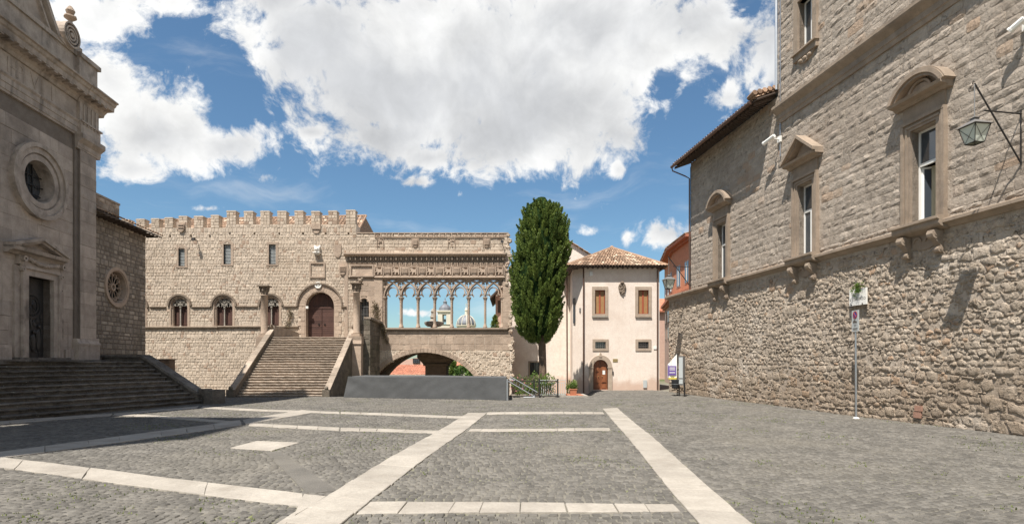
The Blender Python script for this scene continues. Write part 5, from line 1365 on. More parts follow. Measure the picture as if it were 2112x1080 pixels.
# bronze door leaves with relief
m = MB(CH); mid = (ul + ur) / 2
m.box(ul, mid - .008, -.32, -.26, ZB + .06, dz1, .4); m.box(mid + .008, ur, -.32, -.26, ZB + .06, dz1, .4); d = m.build('bronze_door', 'bronze', church)
d['label'] = 'dark bronze double door with relief figures'
m = MB(CH); cc = (mid, ZB + (dz1 - ZB) * .66)
for r0, r1 in ((.43, .50), (.30, .34)): m.ring(cc[0], cc[1], r0, r1, 0, 360, -.27, -.225, 28)
for k in range(24): a = k * pi / 12; blob(m, cc[0] + .385 * cos(a), -.25, cc[1] + .385 * sin(a), .03, .03, .03, 5)
for k in range(12): a = k * pi / 6; m.tube([(cc[0] + .06 * cos(a), -.245, cc[1] + .06 * sin(a)), (cc[0] + .27 * cos(a), -.245, cc[1] + .27 * sin(a))], .018, 4)
m.tube([(mid - .02, -.245, ZB + 1.2), (mid - .02, -.245, cc[1] - .5)], .03, 5)
for k in range(60):
    u, z = random.uniform(ul + .12, ur - .12), random.uniform(ZB + .2, ZB + 1.75)
    blob(m, u, -.25, z, random.uniform(.03, .07), .03, random.uniform(.04, .12), 5)
for k, (u, z, hgt) in enumerate(((ur - .30, ZB + .35, 1.05), (ur - .58, ZB + .3, .85), (ul + .35, ZB + .8, .95))):
    blob(m, u, -.23, z + hgt * .4, .12, .06, hgt * .42, 8); blob(m, u, -.21, z + hgt * .9, .07, .06, .08, 7); blob(m, u - .12, -.22, z + hgt * .55, .05, .05, hgt * .2, 6)
m.build('relief', 'bronze', d)
m = MB(CH); m.box(ul - .7, ur + .7, 0, .34, ZB - .02, ZB + .07, .3); m.box(ul - .45, ur + .45, 0, .62, ZB - .1, ZB - .018, .3); m.build('threshold', 'step_dark', church)

# side chapel running back from the front
chapel = thing('side_chapel', 'rough stone side chapel with rose window and tiled eave beside the church front', 'chapel', CH.w(2, -.1, 0))
CF_ = Fr(CH.w(0, -.14, 0)[:2], CH.U)
ue = CF_.u(300); zev = CF_.z(190, 438); rc = (CF_.u(239), CF_.z(239, 592)); rr = (CF_.z(239, 556) - CF_.z(239, 628)) / 2
hr = [hole_circle(rc[0], rc[1], rr)]
pc = Pieces(); bk = MB(CF_)
coursed(CF_, 0, ue, -.4, zev + .2, .22, (.22, .55), hr, pc, bk, .5, .03, .018, .014, rough=.5, hj=.25)
bk.build('wall', 'church_mortar', chapel); pc.finish(chapel, 'stone_block', 'chapel', 'wall_stones', 300, 9)
m = MB(CF_); m.box(0, ue - .02, -9, -.5, -.4, zev + .1); m.box(ue - .25, ue, -9, -.5, -.4, zev); m.build('rear_wall', 'chapel', chapel)
m = MB(CF_); m.ring(rc[0], rc[1], rr * .90, rr + .06, 0, 360, -.4, .06, 36, .6); m.ring(rc[0], rc[1], rr * .96, rr + .12, 0, 360, -.02, .10, 36, .7); w = m.build('rose_window', 'carved', chapel)
m = MB(CF_); m.ring(rc[0], rc[1], rr * .13, rr * .22, 0, 360, -.25, -.10, 14, .7); R8 = rr * .90
for k in range(12):
    a = k * pi / 6; c, s = cos(a), sin(a)
    m.tube([(rc[0] + c * rr * .2, -.17, rc[1] + s * rr * .2), (rc[0] + c * R8 * .70, -.17, rc[1] + s * R8 * .70)], .02, 5, .8)
    a2 = a + pi / 12; m.ring(rc[0] + cos(a2) * R8 * .70, rc[1] + sin(a2) * R8 * .70, R8 * .15, R8 * .19, math.degrees(a2) - 100, math.degrees(a2) + 100, -.24, -.12, 8, .8)
    m.tube([(rc[0] + cos(a) * R8 * .70, -.17, rc[1] + sin(a) * R8 * .70), (rc[0] + cos(a) * R8, -.17, rc[1] + sin(a) * R8)], .03, 5, .8)
m.build('rose_tracery', 'carved', w)
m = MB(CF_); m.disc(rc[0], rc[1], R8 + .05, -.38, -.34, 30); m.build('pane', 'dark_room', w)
V, F, T = [], [], []
ov = .62
tiles(V, F, T, CF_.w(-.02, ov, zev + .02), CF_.w(ue + .55, ov, zev + .02), CF_.w(-.02, -3.4, zev + 1.75), CF_.w(ue + .55, -3.4, zev + 1.75), .23, .40, .06)
finish('roof_tiles', V, F, T, M['roof_tile'], chapel, kind='stuff')
m = MB(CF_); m.raw([(0, ov - .02, zev - .09), (ue + .5, ov - .02, zev - .09), (ue + .5, -3.4, zev + 1.64), (0, -3.4, zev + 1.64), (0, ov - .02, zev - .02), (ue + .5, ov - .02, zev - .02), (ue + .5, -3.4, zev + 1.71), (0, -3.4, zev + 1.71)],
      [(0, 1, 2, 3), (4, 5, 6, 7), (0, 1, 5, 4), (1, 2, 6, 5), (2, 3, 7, 6), (3, 0, 4, 7)])
for i in range(13): u = .2 + i * (ue + .2) / 13; m.box(u, u + .09, 0, ov - .05, zev - .14, zev - .07, .4)
m.build('eave', 'dark_wood', chapel)
# low walled block with a mossy top behind the chapel roof
b = MB(CF_); pcx = Pieces(); fr = Fr(CF_.w(0, -1.4, 0)[:2], CH.U); bb = MB(fr)
coursed(fr, -.2, fr.u(246), zev, fr.z(220, 412), .25, (.3, .6), [], pcx, bb, .6, .03, .016, .014, rough=.4)
bb.box(-.2, fr.u(246), -.65, .05, fr.z(220, 412), fr.z(220, 408)); bb.build('clerestory_wall', 'chapel', chapel); pcx.finish(chapel, 'stone_block', 'chapel', 'clerestory_stones', 30, 9)

# low wall of brown blocks in front of the palace foot
lw = thing('low_block_wall', 'low brown tufa block wall between the chapel corner and the palace', 'wall', (-19.5, 31, 0)); fr = Fr((0, 31.2), (1, 0))
pc = Pieces(); bk = MB(fr); coursed(fr, -20.9, X36(350) * 31.2 / 36, -.4, EYE + (HZ - 742) * 31.2 / FPX, .24, (.28, .5), [], pc, bk, .5, .02, .012, .012)
bk.box(-20.9, X36(350) * 31.2 / 36 + .04, -.55, .06, EYE + (HZ - 742) * 31.2 / FPX, EYE + (HZ - 739.5) * 31.2 / FPX); bk.build('wall', 'tufa', lw); pc.finish(lw, 'stone_block', 'tufa', 'wall_stones', 60, 8)

# ---------------------------------------------------------------- church steps
cs = thing('church_steps', 'wide dark lichened stone steps in front of the church', 'steps', (-14, 22, 0))
dS = Vector((.287, .958)).normalized(); CS = Fr((-13.42, 24.05), (dS.x, dS.y))     # U goes away from the camera, N towards the piazza
NST = 11; tr = .30
for i in range(NST):
    z0 = .0 + (ZB - .08) * i / NST; z1 = (ZB - .08) * (i + 1) / NST; y0 = i * tr; y1 = y0 + tr if i < NST - 1 else y0 + .4
    rough_step(-13.5, -.02 - .02 * i, y0, y1, z0 - .2, z1, nose=.05, seg=80, wob=.028, tone=random.random(), parent=cs, mat='step_dark', A=CS)
# platform
T0 = CS.w(-.1, -NST * tr + .1, 0); T1 = CS.w(-13.5, -NST * tr + .1, 0)
m = MB(); zpt = ZB - .08
c0, c1 = CH.w(-.0, .02, 0), CH.w(-12, .02, 0); c2 = CH.w(1.2, .1, 0)
m.raw([(T0[0], T0[1], zpt), (T1[0], T1[1], zpt), (c1[0] - 2, c1[1] - 3, zpt), (c1[0], c1[1], zpt), (c0[0], c0[1], zpt), (c2[0], c2[1], zpt)] + [(T0[0], T0[1], -.3), (T1[0], T1[1], -.3)], [(0, 1, 2, 3, 4, 5), (0, 1, 7, 6)], .4); m.build('platform', 'step_dark', cs)
m = MB(CH); m.box(-12, .3, .05, .55, zpt - .1, ZB - .01, .5); m.build('upper_step', 'step_dark', cs)
m = MB(CS)     # cheek wall
top = lambda y: min(ZB + .12, .42 + (ZB - .3) * (y - .15) / (NST * tr - .15)) if y > .15 else .42
ys_ = [-.35, .15, NST * tr * .33, NST * tr * .66, NST * tr + .05, NST * tr + 2.4]
for i in range(len(ys_) - 1):
    a, b = ys_[i], ys_[i + 1]
    m.raw([(-.02, -a, -.3), (.36, -a, -.3), (.36, -a, top(a)), (-.02, -a, top(a)), (-.02, -b, -.3), (.36, -b, -.3), (.36, -b, top(b)), (-.02, -b, top(b))], [(0, 1, 2, 3), (4, 5, 6, 7), (0, 1, 5, 4), (1, 2, 6, 5), (2, 3, 7, 6), (3, 0, 4, 7)], random.random())
m.build('cheek_wall', 'step_dark', cs)
for i in range(8):
    a, b = .1 + i * (NST * tr - .05) / 8, .1 + (i + 1) * (NST * tr - .05) / 8 - .01
    m = MB(CS); m.raw([(-.10, -a, top(a)), (.44, -a, top(a)), (.44, -b, top(b)), (-.10, -b, top(b)), (-.07, -a, top(a) + .11), (.41, -a, top(a) + .11), (.41, -b, top(b) + .11), (-.07, -b, top(b) + .11)], [(0, 1, 2, 3), (4, 5, 6, 7), (0, 1, 5, 4), (1, 2, 6, 5), (2, 3, 7, 6), (3, 0, 4, 7)], random.random()); m.build('coping_stone', 'step_dark', cs)
m = MB(CS); a, b = NST * tr + .07, NST * tr + 2.4; m.raw([(-.10, -a, top(a)), (.44, -a, top(a)), (.44, -b, top(b)), (-.10, -b, top(b)), (-.07, -a, top(a) + .11), (.41, -a, top(a) + .11), (.41, -b, top(b) + .11), (-.07, -b, top(b) + .11)], [(0, 1, 2, 3), (4, 5, 6, 7), (0, 1, 5, 4), (1, 2, 6, 5), (2, 3, 7, 6), (3, 0, 4, 7)]); m.build('coping_stone', 'step_dark', cs)
m = MB(CS); m.box(-.08, .62, .22, .70, -.1, .62, .6); m.box(-.02, .40, -.12, .22, -.1, .66, .3); m.ring(.1, .5, 0, .12, 0, 360, .1, .3, 8); m.build('end_block', 'step_dark', cs)

# bell tower out of view on the left, added to shadow the paving
tw = thing('shadow_tower', 'tall square stone bell tower added out of view to cast a shadow on the paving', 'bell tower', (-19.5, 0, 0))
FT = Fr((-18.3, 3.0), (0, 1)); FT.N = (1, 0)
m = MB(); x0, x1, y0, y1 = -22.0, -17.0, -2.2, 2.6
m.box(x0, x1, y0, y1, -.3, 27, .5); m.build('shaft', 'church', tw)
m = MB()
for (a, b) in ((x0, x0 + .9), (x1 - .9, x1)):
    for (c, d) in ((y0, y0 + .9), (y1 - .9, y1)): m.box(a, b, c, d, 27.25, 34, .5)
m.box(x0 + 2.1, x1 - 2.1, y0, y0 + .6, 27.25, 34); m.box(x0 + 2.1, x1 - 2.1, y1 - .6, y1, 27.25, 34); m.box(x0, x0 + .6, y0 + 1.9, y1 - 1.9, 27.25, 34); m.box(x1 - .6, x1, y0 + 1.9, y1 - 1.9, 27.25, 34); m.build('belfry', 'church', tw)
m = MB()
for z in (8, 15, 22, 27, 34): m.box(x0 - .15, x1 + .15, y0 - .15, y1 + .15, z, z + .25, .6)
m.build('string_course', 'church_trim', tw)
m = MB(); m.raw([(x0, y0, 34.25), (x1, y0, 34.25), (x1, y1, 34.25), (x0, y1, 34.25), ((x0 + x1) / 2, (y0 + y1) / 2, 40)], [(0, 1, 4), (1, 2, 4), (2, 3, 4), (3, 0, 4)]); m.build('spire', 'roof_tile', tw)
# ================================================================ RIGHT-HAND PALAZZO
W = Fr((9.85, 30.7), (.1443, -1.0))
pal2 = thing('stone_palazzo', 'tall rough stone building along the right side with pedimented windows', 'palazzo', W.w(8, -.1, 0))
uT = W.u(1605); uE = 23.0; zc1 = 5.52
wins = [(W.u(1490), 0), (W.u(1663), 1), (W.u(1908), 0)]
hw_o, zo0, zo1 = .43, 5.86, 8.62     # opening half width, bottom, top
hole = [hole_rect(u - hw_o, u + hw_o, zo0, zo1) for u, _ in wins]
u4 = W.u(1664); z40, z41 = W.z(1664, 100), W.z(1664, 100) + 2.0
hole.append(hole_rect(u4 - .42, u4 + .42, z40, z41))
def nearwin(u, z, dz=.1):
    for (a, _) in wins:
        if abs(u - a) < .72 and zo0 - .1 < z < 9.55: return True
    return abs(u - u4) < .66 and z40 - .3 < z < z41 + .25
pc = Pieces(); bk = MB(W)
def wtone(u, z): return min(1, max(0, .5 + .45 * mnoise.noise(Vector((u * .45, z * .6, 2))) + random.gauss(0, .2)))
zE = 12.75
coursed(W, 0, uT, zc1, zE, .265, (.30, .62), hole, pc, bk, .7, .024, .03, .012, rough=2, hj=.2, tonef=wtone)
coursed(W, uT, uE, zc1, 19.0, .265, (.32, .72), hole, pc, bk, .7, .026, .03, .012, rough=2, hj=.2, tonef=wtone)
pc.L = [q for q in pc.L if not nearwin(*(lambda c: ((c[0] - W.o[0]) * W.U[0] + (c[1] - W.o[1]) * W.U[1], c[2]))(np.mean(np.array(q[0]), axis=0)))]
pc.finish(pal2, 'ashlar_block', 'ashlar', 'ashlar_stones', 300, 12)
bk.build('wall', 'ashlar_mortar', pal2)
pr = Pieces(); bk = MB(W)
bk.box(-2.85, uE, -.7, 0, -.3, zc1); bk.build('lower_wall', 'rubble_mortar', pal2)
def pat(u, z):      # patches of coursed blocks and a plastered strip among the rubble
    return mnoise.noise(Vector((u * .22, z * .4, 7.7)))
rubble(W, -2.85, uE, -.05, 1.7, .20, .36, [], pr, .036, 1.7, .30, .03, tonef=wtone, shrink=.94, cond=lambda u, z: pat(u, z) > -.12)
rubble(W, -2.85, uE, 1.7, zc1 - .1, .155, .25, [], pr, .032, 1.9, .40, .025, tonef=wtone, shrink=.93, cond=lambda u, z: pat(u, z) > -.12 and random.random() > .16)
rubble(W, -2.85, uE, 0, zc1 - .1, .28, .46, [], pr, .030, 1.7, .20, .03, tonef=wtone, shrink=.95, cond=lambda u, z: pat(u, z) <= -.12 and random.random() > .18)
for i in range(5200):      # chips and small stones packed in the mortar
    u, z = random.uniform(-2.8, uE), random.uniform(.02, zc1 - .12); r = random.uniform(.035, .085); k = 6; a0 = random.random() * 6
    V, F = stone(W, [(u + r * random.uniform(.7, 1.3) * 1.25 * cos(a0 + 2 * pi * q / k), z + r * random.uniform(.7, 1.2) * sin(a0 + 2 * pi * q / k)) for q in range(k)], random.uniform(.008, .034), 1.2, .01)
    pr.add(V, F, wtone(u, z))
pr.finish(pal2, 'rubble_stone', 'rubble', 'rubble_stones', 300, 12, smooth=True)
# two red bricks and larger dark foot stones
for (pxa, pxb, pya, pyb) in ((1889, 1904, 836, 847), (1887, 1902, 849, 861)):
    m = MB(W); m.box(W.u(pxa), W.u(pxb), -.02, .055, W.z(1895, pyb), W.z(1895, pya)); m.build('brick', 'old_brick', pal2)
# body, gable, tower side
m = MB(W); m.box(.0, uT, -14, -.69, -.3, zE - .1); m.box(uT - .0, 42, -14, -.69, -.3, 19.0); m.box(uE, 42, -.69, .03, -.3, 19.0); m.box(-2.85, .0, -2.5, -.69, -.3, zc1 - .02); m.build('rear_wall', 'ashlar', pal2)
# string courses
m = MB(W)
def cor(m, a, b, z, d=.26, h=.24): m.mold(a, b, [(-.02, z), (.05, z), (d * .55, z + h * .35), (d, z + h * .5), (d, z + h * .85), (d * .7, z + h), (-.02, z + h * 1.15)], .5)
edges = [-2.9] + [x for u, _ in wins for x in (u - .80, u + .80)] + [uE]
for i in range(0, len(edges), 2): cor(m, edges[i], edges[i + 1], zc1)
m.build('cornice', 'trim', pal2)
m = MB(W); z = 11.55; m.mold(uT + .05, uE, [(-.02, z), (.07, z), (.09, z + .14), (.12, z + .16), (.12, z + .34), (.30, z + .50), (.34, z + .56), (.34, z + .66), (.16, z + .72), (-.02, z + .74)], .5); m.build('string_course', 'trim', pal2)
# windows
def palazzo_window(u, arched):
    m = MB(W); o0, o1 = u - hw_o, u + hw_o; f = .28
    for a, b in ((o0 - f, o0), (o1, o1 + f)):
        m.box(a, b, -.6, .09, zo0, zo1 + .02, .5); m.box(a - .01, a + .08, .0, .14, zo0, zo1 + .30, .6) if a < u else m.box(b - .08, b + .01, .0, .14, zo0, zo1 + .30, .6)
        x = a + f * .5; m.box(x, x + .06 if a < u else x + .05, .0, .12, zo0, zo1 + .12, .6)
    m.box(o0 - f, o1 + f, -.6, .09, zo1 + .02, zo1 + .30, .5); m.box(o0 - f, o1 + f, -.02, .15, zo1 + .22, zo1 + .32, .6); m.box(o0 - .12, o1 + .12, 0, .12, zo1 + .10, zo1 + .16, .6)
    m.box(o0 - f + .02, o1 + f - .02, -.02, .07, zo1 + .32, zo1 + .74, .5)
    w = m.build('window', 'trim', pal2)
    zp = zo1 + .74; a, b = o0 - f - .24, o1 + f + .24
    m = MB(W); m.mold(a + .06, b - .06, [(-.02, zp), (.14, zp), (.22, zp + .07), (.40, zp + .10), (.44, zp + .18), (-.02, zp + .20)], .5)
    if arched:
        R0 = (b - a) / 2; hgt = .62; rad = (R0 ** 2 + hgt ** 2) / (2 * hgt); cz = zp + .2 + hgt - rad; an = math.degrees(math.asin(R0 / rad))
        m.ring(u, cz, rad - .12, rad, 90 - an, 90 + an, -.05, .40, 20, .6); m.ring(u, cz, rad - .20, rad - .123, 90 - an * .95, 90 + an * .95, -.05, .34, 20, .5)
        m.ring(u, cz, rad, rad + .03, 90 - an, 90 + an, -.05, .37, 20, .4)
        P = [(u + (rad - .19) * sin(radians(t)), cz + (rad - .19) * cos(radians(t))) for t in np.linspace(-an * .9, an * .9, 13)]
        m.prism(P, -.05, .10, .3)
        m.ring(u, zp + .20, .34, .40, 10, 170, .1, .2, 12, .6); m.prism([(u + .34 * cos(pi * i / 8), zp + .2 + .30 * sin(pi * i / 8)) for i in range(9)], .1, .15, .6)
    else:
        ap = zp + .95
        for s, e in ((-1, a), (1, b)):
            for n1, lo, hi in ((.46, 0.0, .12), (.34, -.09, -.003)):
                m.raw([(e, -.05, zp + .18 + lo), (u, -.05, ap + lo), (u, -.05, ap + hi), (e, -.05, zp + .18 + hi), (e, n1, zp + .18 + lo), (u, n1, ap + lo), (u, n1, ap + hi), (e, n1, zp + .18 + hi)],
                      [(0, 1, 2, 3), (4, 5, 6, 7), (0, 1, 5, 4), (1, 2, 6, 5), (2, 3, 7, 6), (3, 0, 4, 7)], .6)
        m.prism([(a + .3, zp + .18), (b - .3, zp + .18), (u, ap - .1)], -.05, .10, .3)
    m.build('pediment', 'trim', w)
    m = MB(W); m.mold(u - .80, u + .80, [(-.02, zc1 - .02), (.10, zc1 - .02), (.32, zc1 + .06), (.36, zc1 + .12), (.36, zc1 + .22), (.42, zc1 + .25), (.42, zo0 - .02), (.36, zo0), (-.6, zo0)], .5); m.build('sill', 'trim', w)
    m = MB(W); m.prism([(u - .42, zc1 - .02), (u + .42, zc1 - .02), (u + .36, zc1 - .38), (u + .15, zc1 - .46), (u - .15, zc1 - .46), (u - .36, zc1 - .38)], -.02, .04, .5)
    m.ring(u - .2, zc1 - .22, .10, .15, 0, 180, .03, .08, 8, .7); m.ring(u + .2, zc1 - .22, .10, .15, 0, 180, .03, .08, 8, .7); m.build('apron', 'trim', w)
    for s in (-1, 1):      # scrolled consoles
        c = u + s * .52; m = MB(W)
        side = []
        for t in np.linspace(0, 1, 14):
            side.append((.36 - .28 * t + .055 * sin(t * 2 * pi), zc1 - .03 - .62 * t))
        prof = [(-.02, zc1 - .03)] + side + [(-.02, zc1 - .65)]
        m.mold(c - .085, c + .085, prof, .5)
        FS = Fr(W.w(c, 0, 0)[:2], W.N)   # side plane for the scroll eyes
        for d in (-.092, .092):
            pass
        m2 = m; 
        for (nn_, zz, r) in ((.26, zc1 - .14, .13), (.12, zc1 - .56, .085)):
            k = 12; 
            m.raw([(c - .10, nn_ + r * cos(2 * pi * i / k), zz + r * sin(2 * pi * i / k)) for i in range(k)] + [(c + .10, nn_ + r * cos(2 * pi * i / k), zz + r * sin(2 * pi * i / k)) for i in range(k)],
                  [tuple(range(k)), tuple(range(k, 2 * k))] + [(i, (i + 1) % k, k + (i + 1) % k, k + i) for i in range(k)], .7)
            m.raw([(c - .115, nn_ + r * .45 * cos(2 * pi * i / k), zz + r * .45 * sin(2 * pi * i / k)) for i in range(k)] + [(c + .115, nn_ + r * .45 * cos(2 * pi * i / k), zz + r * .45 * sin(2 * pi * i / k)) for i in range(k)],
                  [tuple(range(k)), tuple(range(k, 2 * k))] + [(i, (i + 1) % k, k + (i + 1) % k, k + i) for i in range(k)], .4)
        m.build('console', 'trim', w)
    return w
def casement(w, u, z0, z1, hw, open_=False, transom=True):
    n0, n1 = -.27, -.21; zt_ = z0 + (z1 - z0) * .64
    m = MB(W); t = .055
    m.box(u - hw, u - hw + t, n0, n1, z0, z1); m.box(u + hw - t, u + hw, n0, n1, z0, z1); m.box(u - hw + t, u + hw - t, n0, n1, z1 - t, z1); m.box(u - hw + t, u + hw - t, n0, n1, z0, z0 + t)
    if transom: m.box(u - hw + t, u + hw - t, n0, n1 + .01, zt_ - .05, zt_ + .04)
    if not open_: m.box(u - .035, u + .035, n0, n1 + .012, z0 + t, zt_ - .05 if transom else z1 - t)
    m.build('casement_frame', 'white_paint', w)
    g = MB(W)
    if transom: g.box(u - hw + t, u + hw - t, -.25, -.24, zt_ + .04, z1 - t)
    if not open_:
        g.box(u - hw + t, u - .035, -.25, -.24, z0 + t, (zt_ - .05) if transom else z1 - t); g.box(u + .035, u + hw - t, -.25, -.24, z0 + t, (zt_ - .05) if transom else z1 - t)
        g.build('pane', 'glass', w)
    else:
        g.build('pane', 'glass', w)
        a = u - hw + t + .01      # left leaf swung inwards
        FLf = Fr(W.w(a, -.26, 0)[:2], (W.U[0] * .16 - W.N[0] * .22, W.U[1] * .16 - W.N[1] * .22)); Lw = .36; zb3, zt3 = z0 + t + .01, zt_ - .07
        m = MB(FLf)
        for q0, q1, h0, h1 in ((0, .05, zb3, zt3), (Lw - .05, Lw, zb3, zt3), (.05, Lw - .05, zb3, zb3 + .05), (.05, Lw - .05, zt3 - .05, zt3)): m.box(q0, q1, -.02, .02, h0, h1)
        m.build('open_leaf', 'white_paint', w); m = MB(FLf); m.box(.05, Lw - .05, -.004, .004, zb3 + .05, zt3 - .05); m.build('pane', 'glass', w)
    m = MB(W)      # curtain behind the glass
    k = 14
    for i in range(k):
        zc_ = z1
        if open_:
            zc_ = z0 + (z1 - z0) * .62
            if i > k * .5: continue
        x0 = u - hw + 2 * hw * i / k; x1 = u - hw + 2 * hw * (i + 1) / k
        m.raw([(x0, -.42 - .03 * (i % 2), z0), (x1, -.42 - .03 * ((i + 1) % 2), z0), (x1, -.42 - .03 * ((i + 1) % 2), zc_), (x0, -.42 - .03 * (i % 2), zc_)], [(0, 1, 2, 3)], .5)
    m.build('curtain', 'curtain', w)
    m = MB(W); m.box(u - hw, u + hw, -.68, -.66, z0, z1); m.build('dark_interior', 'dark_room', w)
for k, (u, tri) in enumerate(wins):
    w = palazzo_window(u, not tri); w['label'] = ('window with curved pediment farthest along the wall', 'window with triangular pediment', 'largest window, curved pediment and open casement')[k]
    casement(w, u, zo0, zo1, hw_o, open_=(k == 2))
m = MB(W); f = .24; a, b = u4 - .42, u4 + .42
for x0, x1 in ((a - f, a), (b, b + f)): m.box(x0, x1, -.6, .10, z40 - .02, z41, .5)
m.box(a - f, b + f, -.6, .10, z41, z41 + .28, .5); m.box(a - f, b + f, -.6, .12, z40 - .26, z40 - .02, .5); m.box(a - f - .04, b + f + .04, -.02, .2, z40 - .02, z40 + .04, .6); w = m.build('window', 'trim', pal2); w['label'] = 'small upper window near the roof edge'
casement(w, u4, z40 + .04, z41, .42, transom=False)
m = MB(W); m.prism([(u4 - .5, z40 - .26), (u4 + .5, z40 - .26), (u4 + .35, z40 - .42), (u4, z40 - .50), (u4 - .35, z40 - .42)], 0, .08)
for s in (-.25, 0, .25): blob(m, u4 + s, .09, z40 - .36, .12, .06, .07, 6)
m.build('carved_apron', 'trim', w)
# eave and roof of the lower range
ez = 12.55; eo = .92
V, F, T = [], [], []
tiles(V, F, T, W.w(-.18, eo + .06, ez + .10), W.w(uT, eo + .06, ez + .10), W.w(-.18, -5, ez + 2.4), W.w(uT, -5, ez + 2.4), .23, .42, .07)
finish('roof_tiles', V, F, T, M['roof_tile'], pal2, kind='stuff')
m = MB(W); m.raw([(-.12, eo, ez + .02), (uT - .02, eo, ez + .02), (uT - .02, -5, ez + 2.3), (-.12, -5, ez + 2.3), (-.12, eo, ez + .08), (uT - .02, eo, ez + .08), (uT - .02, -5, ez + 2.36), (-.12, -5, ez + 2.36)], [(0, 1, 2, 3), (4, 5, 6, 7), (0, 1, 5, 4), (1, 2, 6, 5), (2, 3, 7, 6), (3, 0, 4, 7)]); m.build('eave_boards', 'dark_wood', pal2)
for i in range(26):
    u = -.2 + (uT + .1) * i / 26; m = MB(W)
    m.raw([(u, eo - .06, ez - .10), (u + .11, eo - .06, ez - .10), (u + .11, -.1, ez + .27), (u, -.1, ez + .27), (u, eo - .06, ez + .015), (u + .11, eo - .06, ez + .015), (u + .11, -.1, ez + .40), (u, -.1, ez + .40)], [(0, 1, 2, 3), (4, 5, 6, 7), (0, 1, 5, 4), (1, 2, 6, 5), (2, 3, 7, 6), (3, 0, 4, 7)], random.random()); m.build('rafter', 'dark_wood', pal2)
m = MB(W); m.tube([(-.2, eo + .12, ez + .0), (uT - .3, eo + .12, ez + .02)], .075, 8); m.build('gutter', 'copper', pal2)
m = MB(W); m.tube([(-.14, eo + .12, ez - .02), (-.14, eo + .08, ez - .22), (-.10, .3, ez - .48), (-.06, .06, ez - .62), (-.06, .06, zc1 + .2)], .035, 7); m.build('downpipe', 'copper', pal2)
m = MB(W); m.tube([(uT + .22, .05, 10.2), (uT + .22, .05, 19)], .025, 5); m.tube([(uT + .02, .1, 13.0), (uT + .02, .1, 19)], .055, 6); m.build('conduit', 'steel', pal2)
m = MB(W)
for i in range(7): m.tube([(uT - .45 + .05 * i, eo + .1 - .22 * i, ez + .25 + .06 * i), (uT + .0, eo + .1 - .22 * i, ez + .30 + .07 * i)], .11, 6, random.random())
m.build('verge_tiles', 'roof_tile', pal2)
# lightning / cable lines
m = MB(W); m.tube([(.02, .03, zc1 + .3), (.02, .03, zE - .2)], .018, 5); m.build('cable', 'iron', pal2)

# ---- things fixed to the wall
def lantern(name, label, u, n, ztop, Wf, zarm, zlow, s=1.0):
    """four-sided glass lantern hung from an iron strut bracket on the wall at u"""
    loc = Wf.w(u, 0, zarm); t = thing(name, label, 'street lantern', loc, 'wall lanterns on iron brackets')
    r = MB(Wf); tip = (u, n, ztop)
    r.tube([(u, .02, zlow), tip], .022 * s, 6); r.tube([(u, .02, zarm), (u, n * .80, zarm + .02)], .020 * s, 6); r.tube([(u, .03, zlow - .05), (u, .03, zarm + .1)], .018 * s, 5)
    r.tube([(u - .05, n, ztop), (u, n + .03, ztop + .05), (u + .02, n, ztop + .02)], .014 * s, 5); r.build('bracket', 'iron', t)
    r = MB(Wf); zb = ztop - .95 * s; r.tube([(u, n, ztop), (u, n, zb + .02)], .012, 5); r.build('hanger', 'grey_iron', t)
    R1, R0, H = .24 * s, .145 * s, .46 * s
    def sq(R, z): return [(u - R, n - R, z), (u + R, n - R, z), (u + R, n + R, z), (u - R, n + R, z)]
    r = MB(Wf); z0 = zb - .22 * s
    for (Ra, za, Rb, zb2) in ((R1 * 1.22, z0, .10 * s, z0 + .15 * s), (.075 * s, z0 + .15 * s, .06 * s, z0 + .23 * s), (.10 * s, z0 + .215 * s, .02, z0 + .27 * s)):
        r.raw(sq(Ra, za) + sq(Rb, zb2), [(0, 1, 2, 3), (4, 5, 6, 7), (0, 1, 5, 4), (1, 2, 6, 5), (2, 3, 7, 6), (3, 0, 4, 7)])
    r.build('hood', 'grey_iron', t)
    zt, zl = z0 - .005, z0 - H; A, B = sq(R1, zt), sq(R0, zl)
    r = MB(Wf)
    for i in range(4):
        j = (i + 1) % 4; r.tube([A[i], B[i]], .012 * s, 4); r.tube([A[i], A[j]], .011 * s, 4); r.tube([B[i], B[j]], .012 * s, 4); r.tube([A[i], B[j]], .005 * s, 4); r.tube([A[j], B[i]], .005 * s, 4); r.tube([B[i], (u, n, zl - .04 * s)], .008, 4)
    r.build('lantern_frame', 'iron', t)
    A, B = sq(R1 - .008, zt), sq(R0 - .008, zl)
    for i in range(4):
        j = (i + 1) % 4; r = MB(Wf); r.raw([A[i], A[j], B[j], B[i]], [(0, 1, 2, 3)]); r.build('pane', 'lamp_glass', t)
    return t
ul1 = W.u(2108); lantern('wall_lantern', 'large four-sided glass lantern on an iron bracket beside the largest window', ul1, 1.32, 8.45, W, 7.8, 6.6, .88)
lantern('wall_lantern', 'small lantern on an iron bracket at the stone building corner nearest the orange house', -.05, 1.26, 7.55, W, 7.05, 6.0, 1.05)
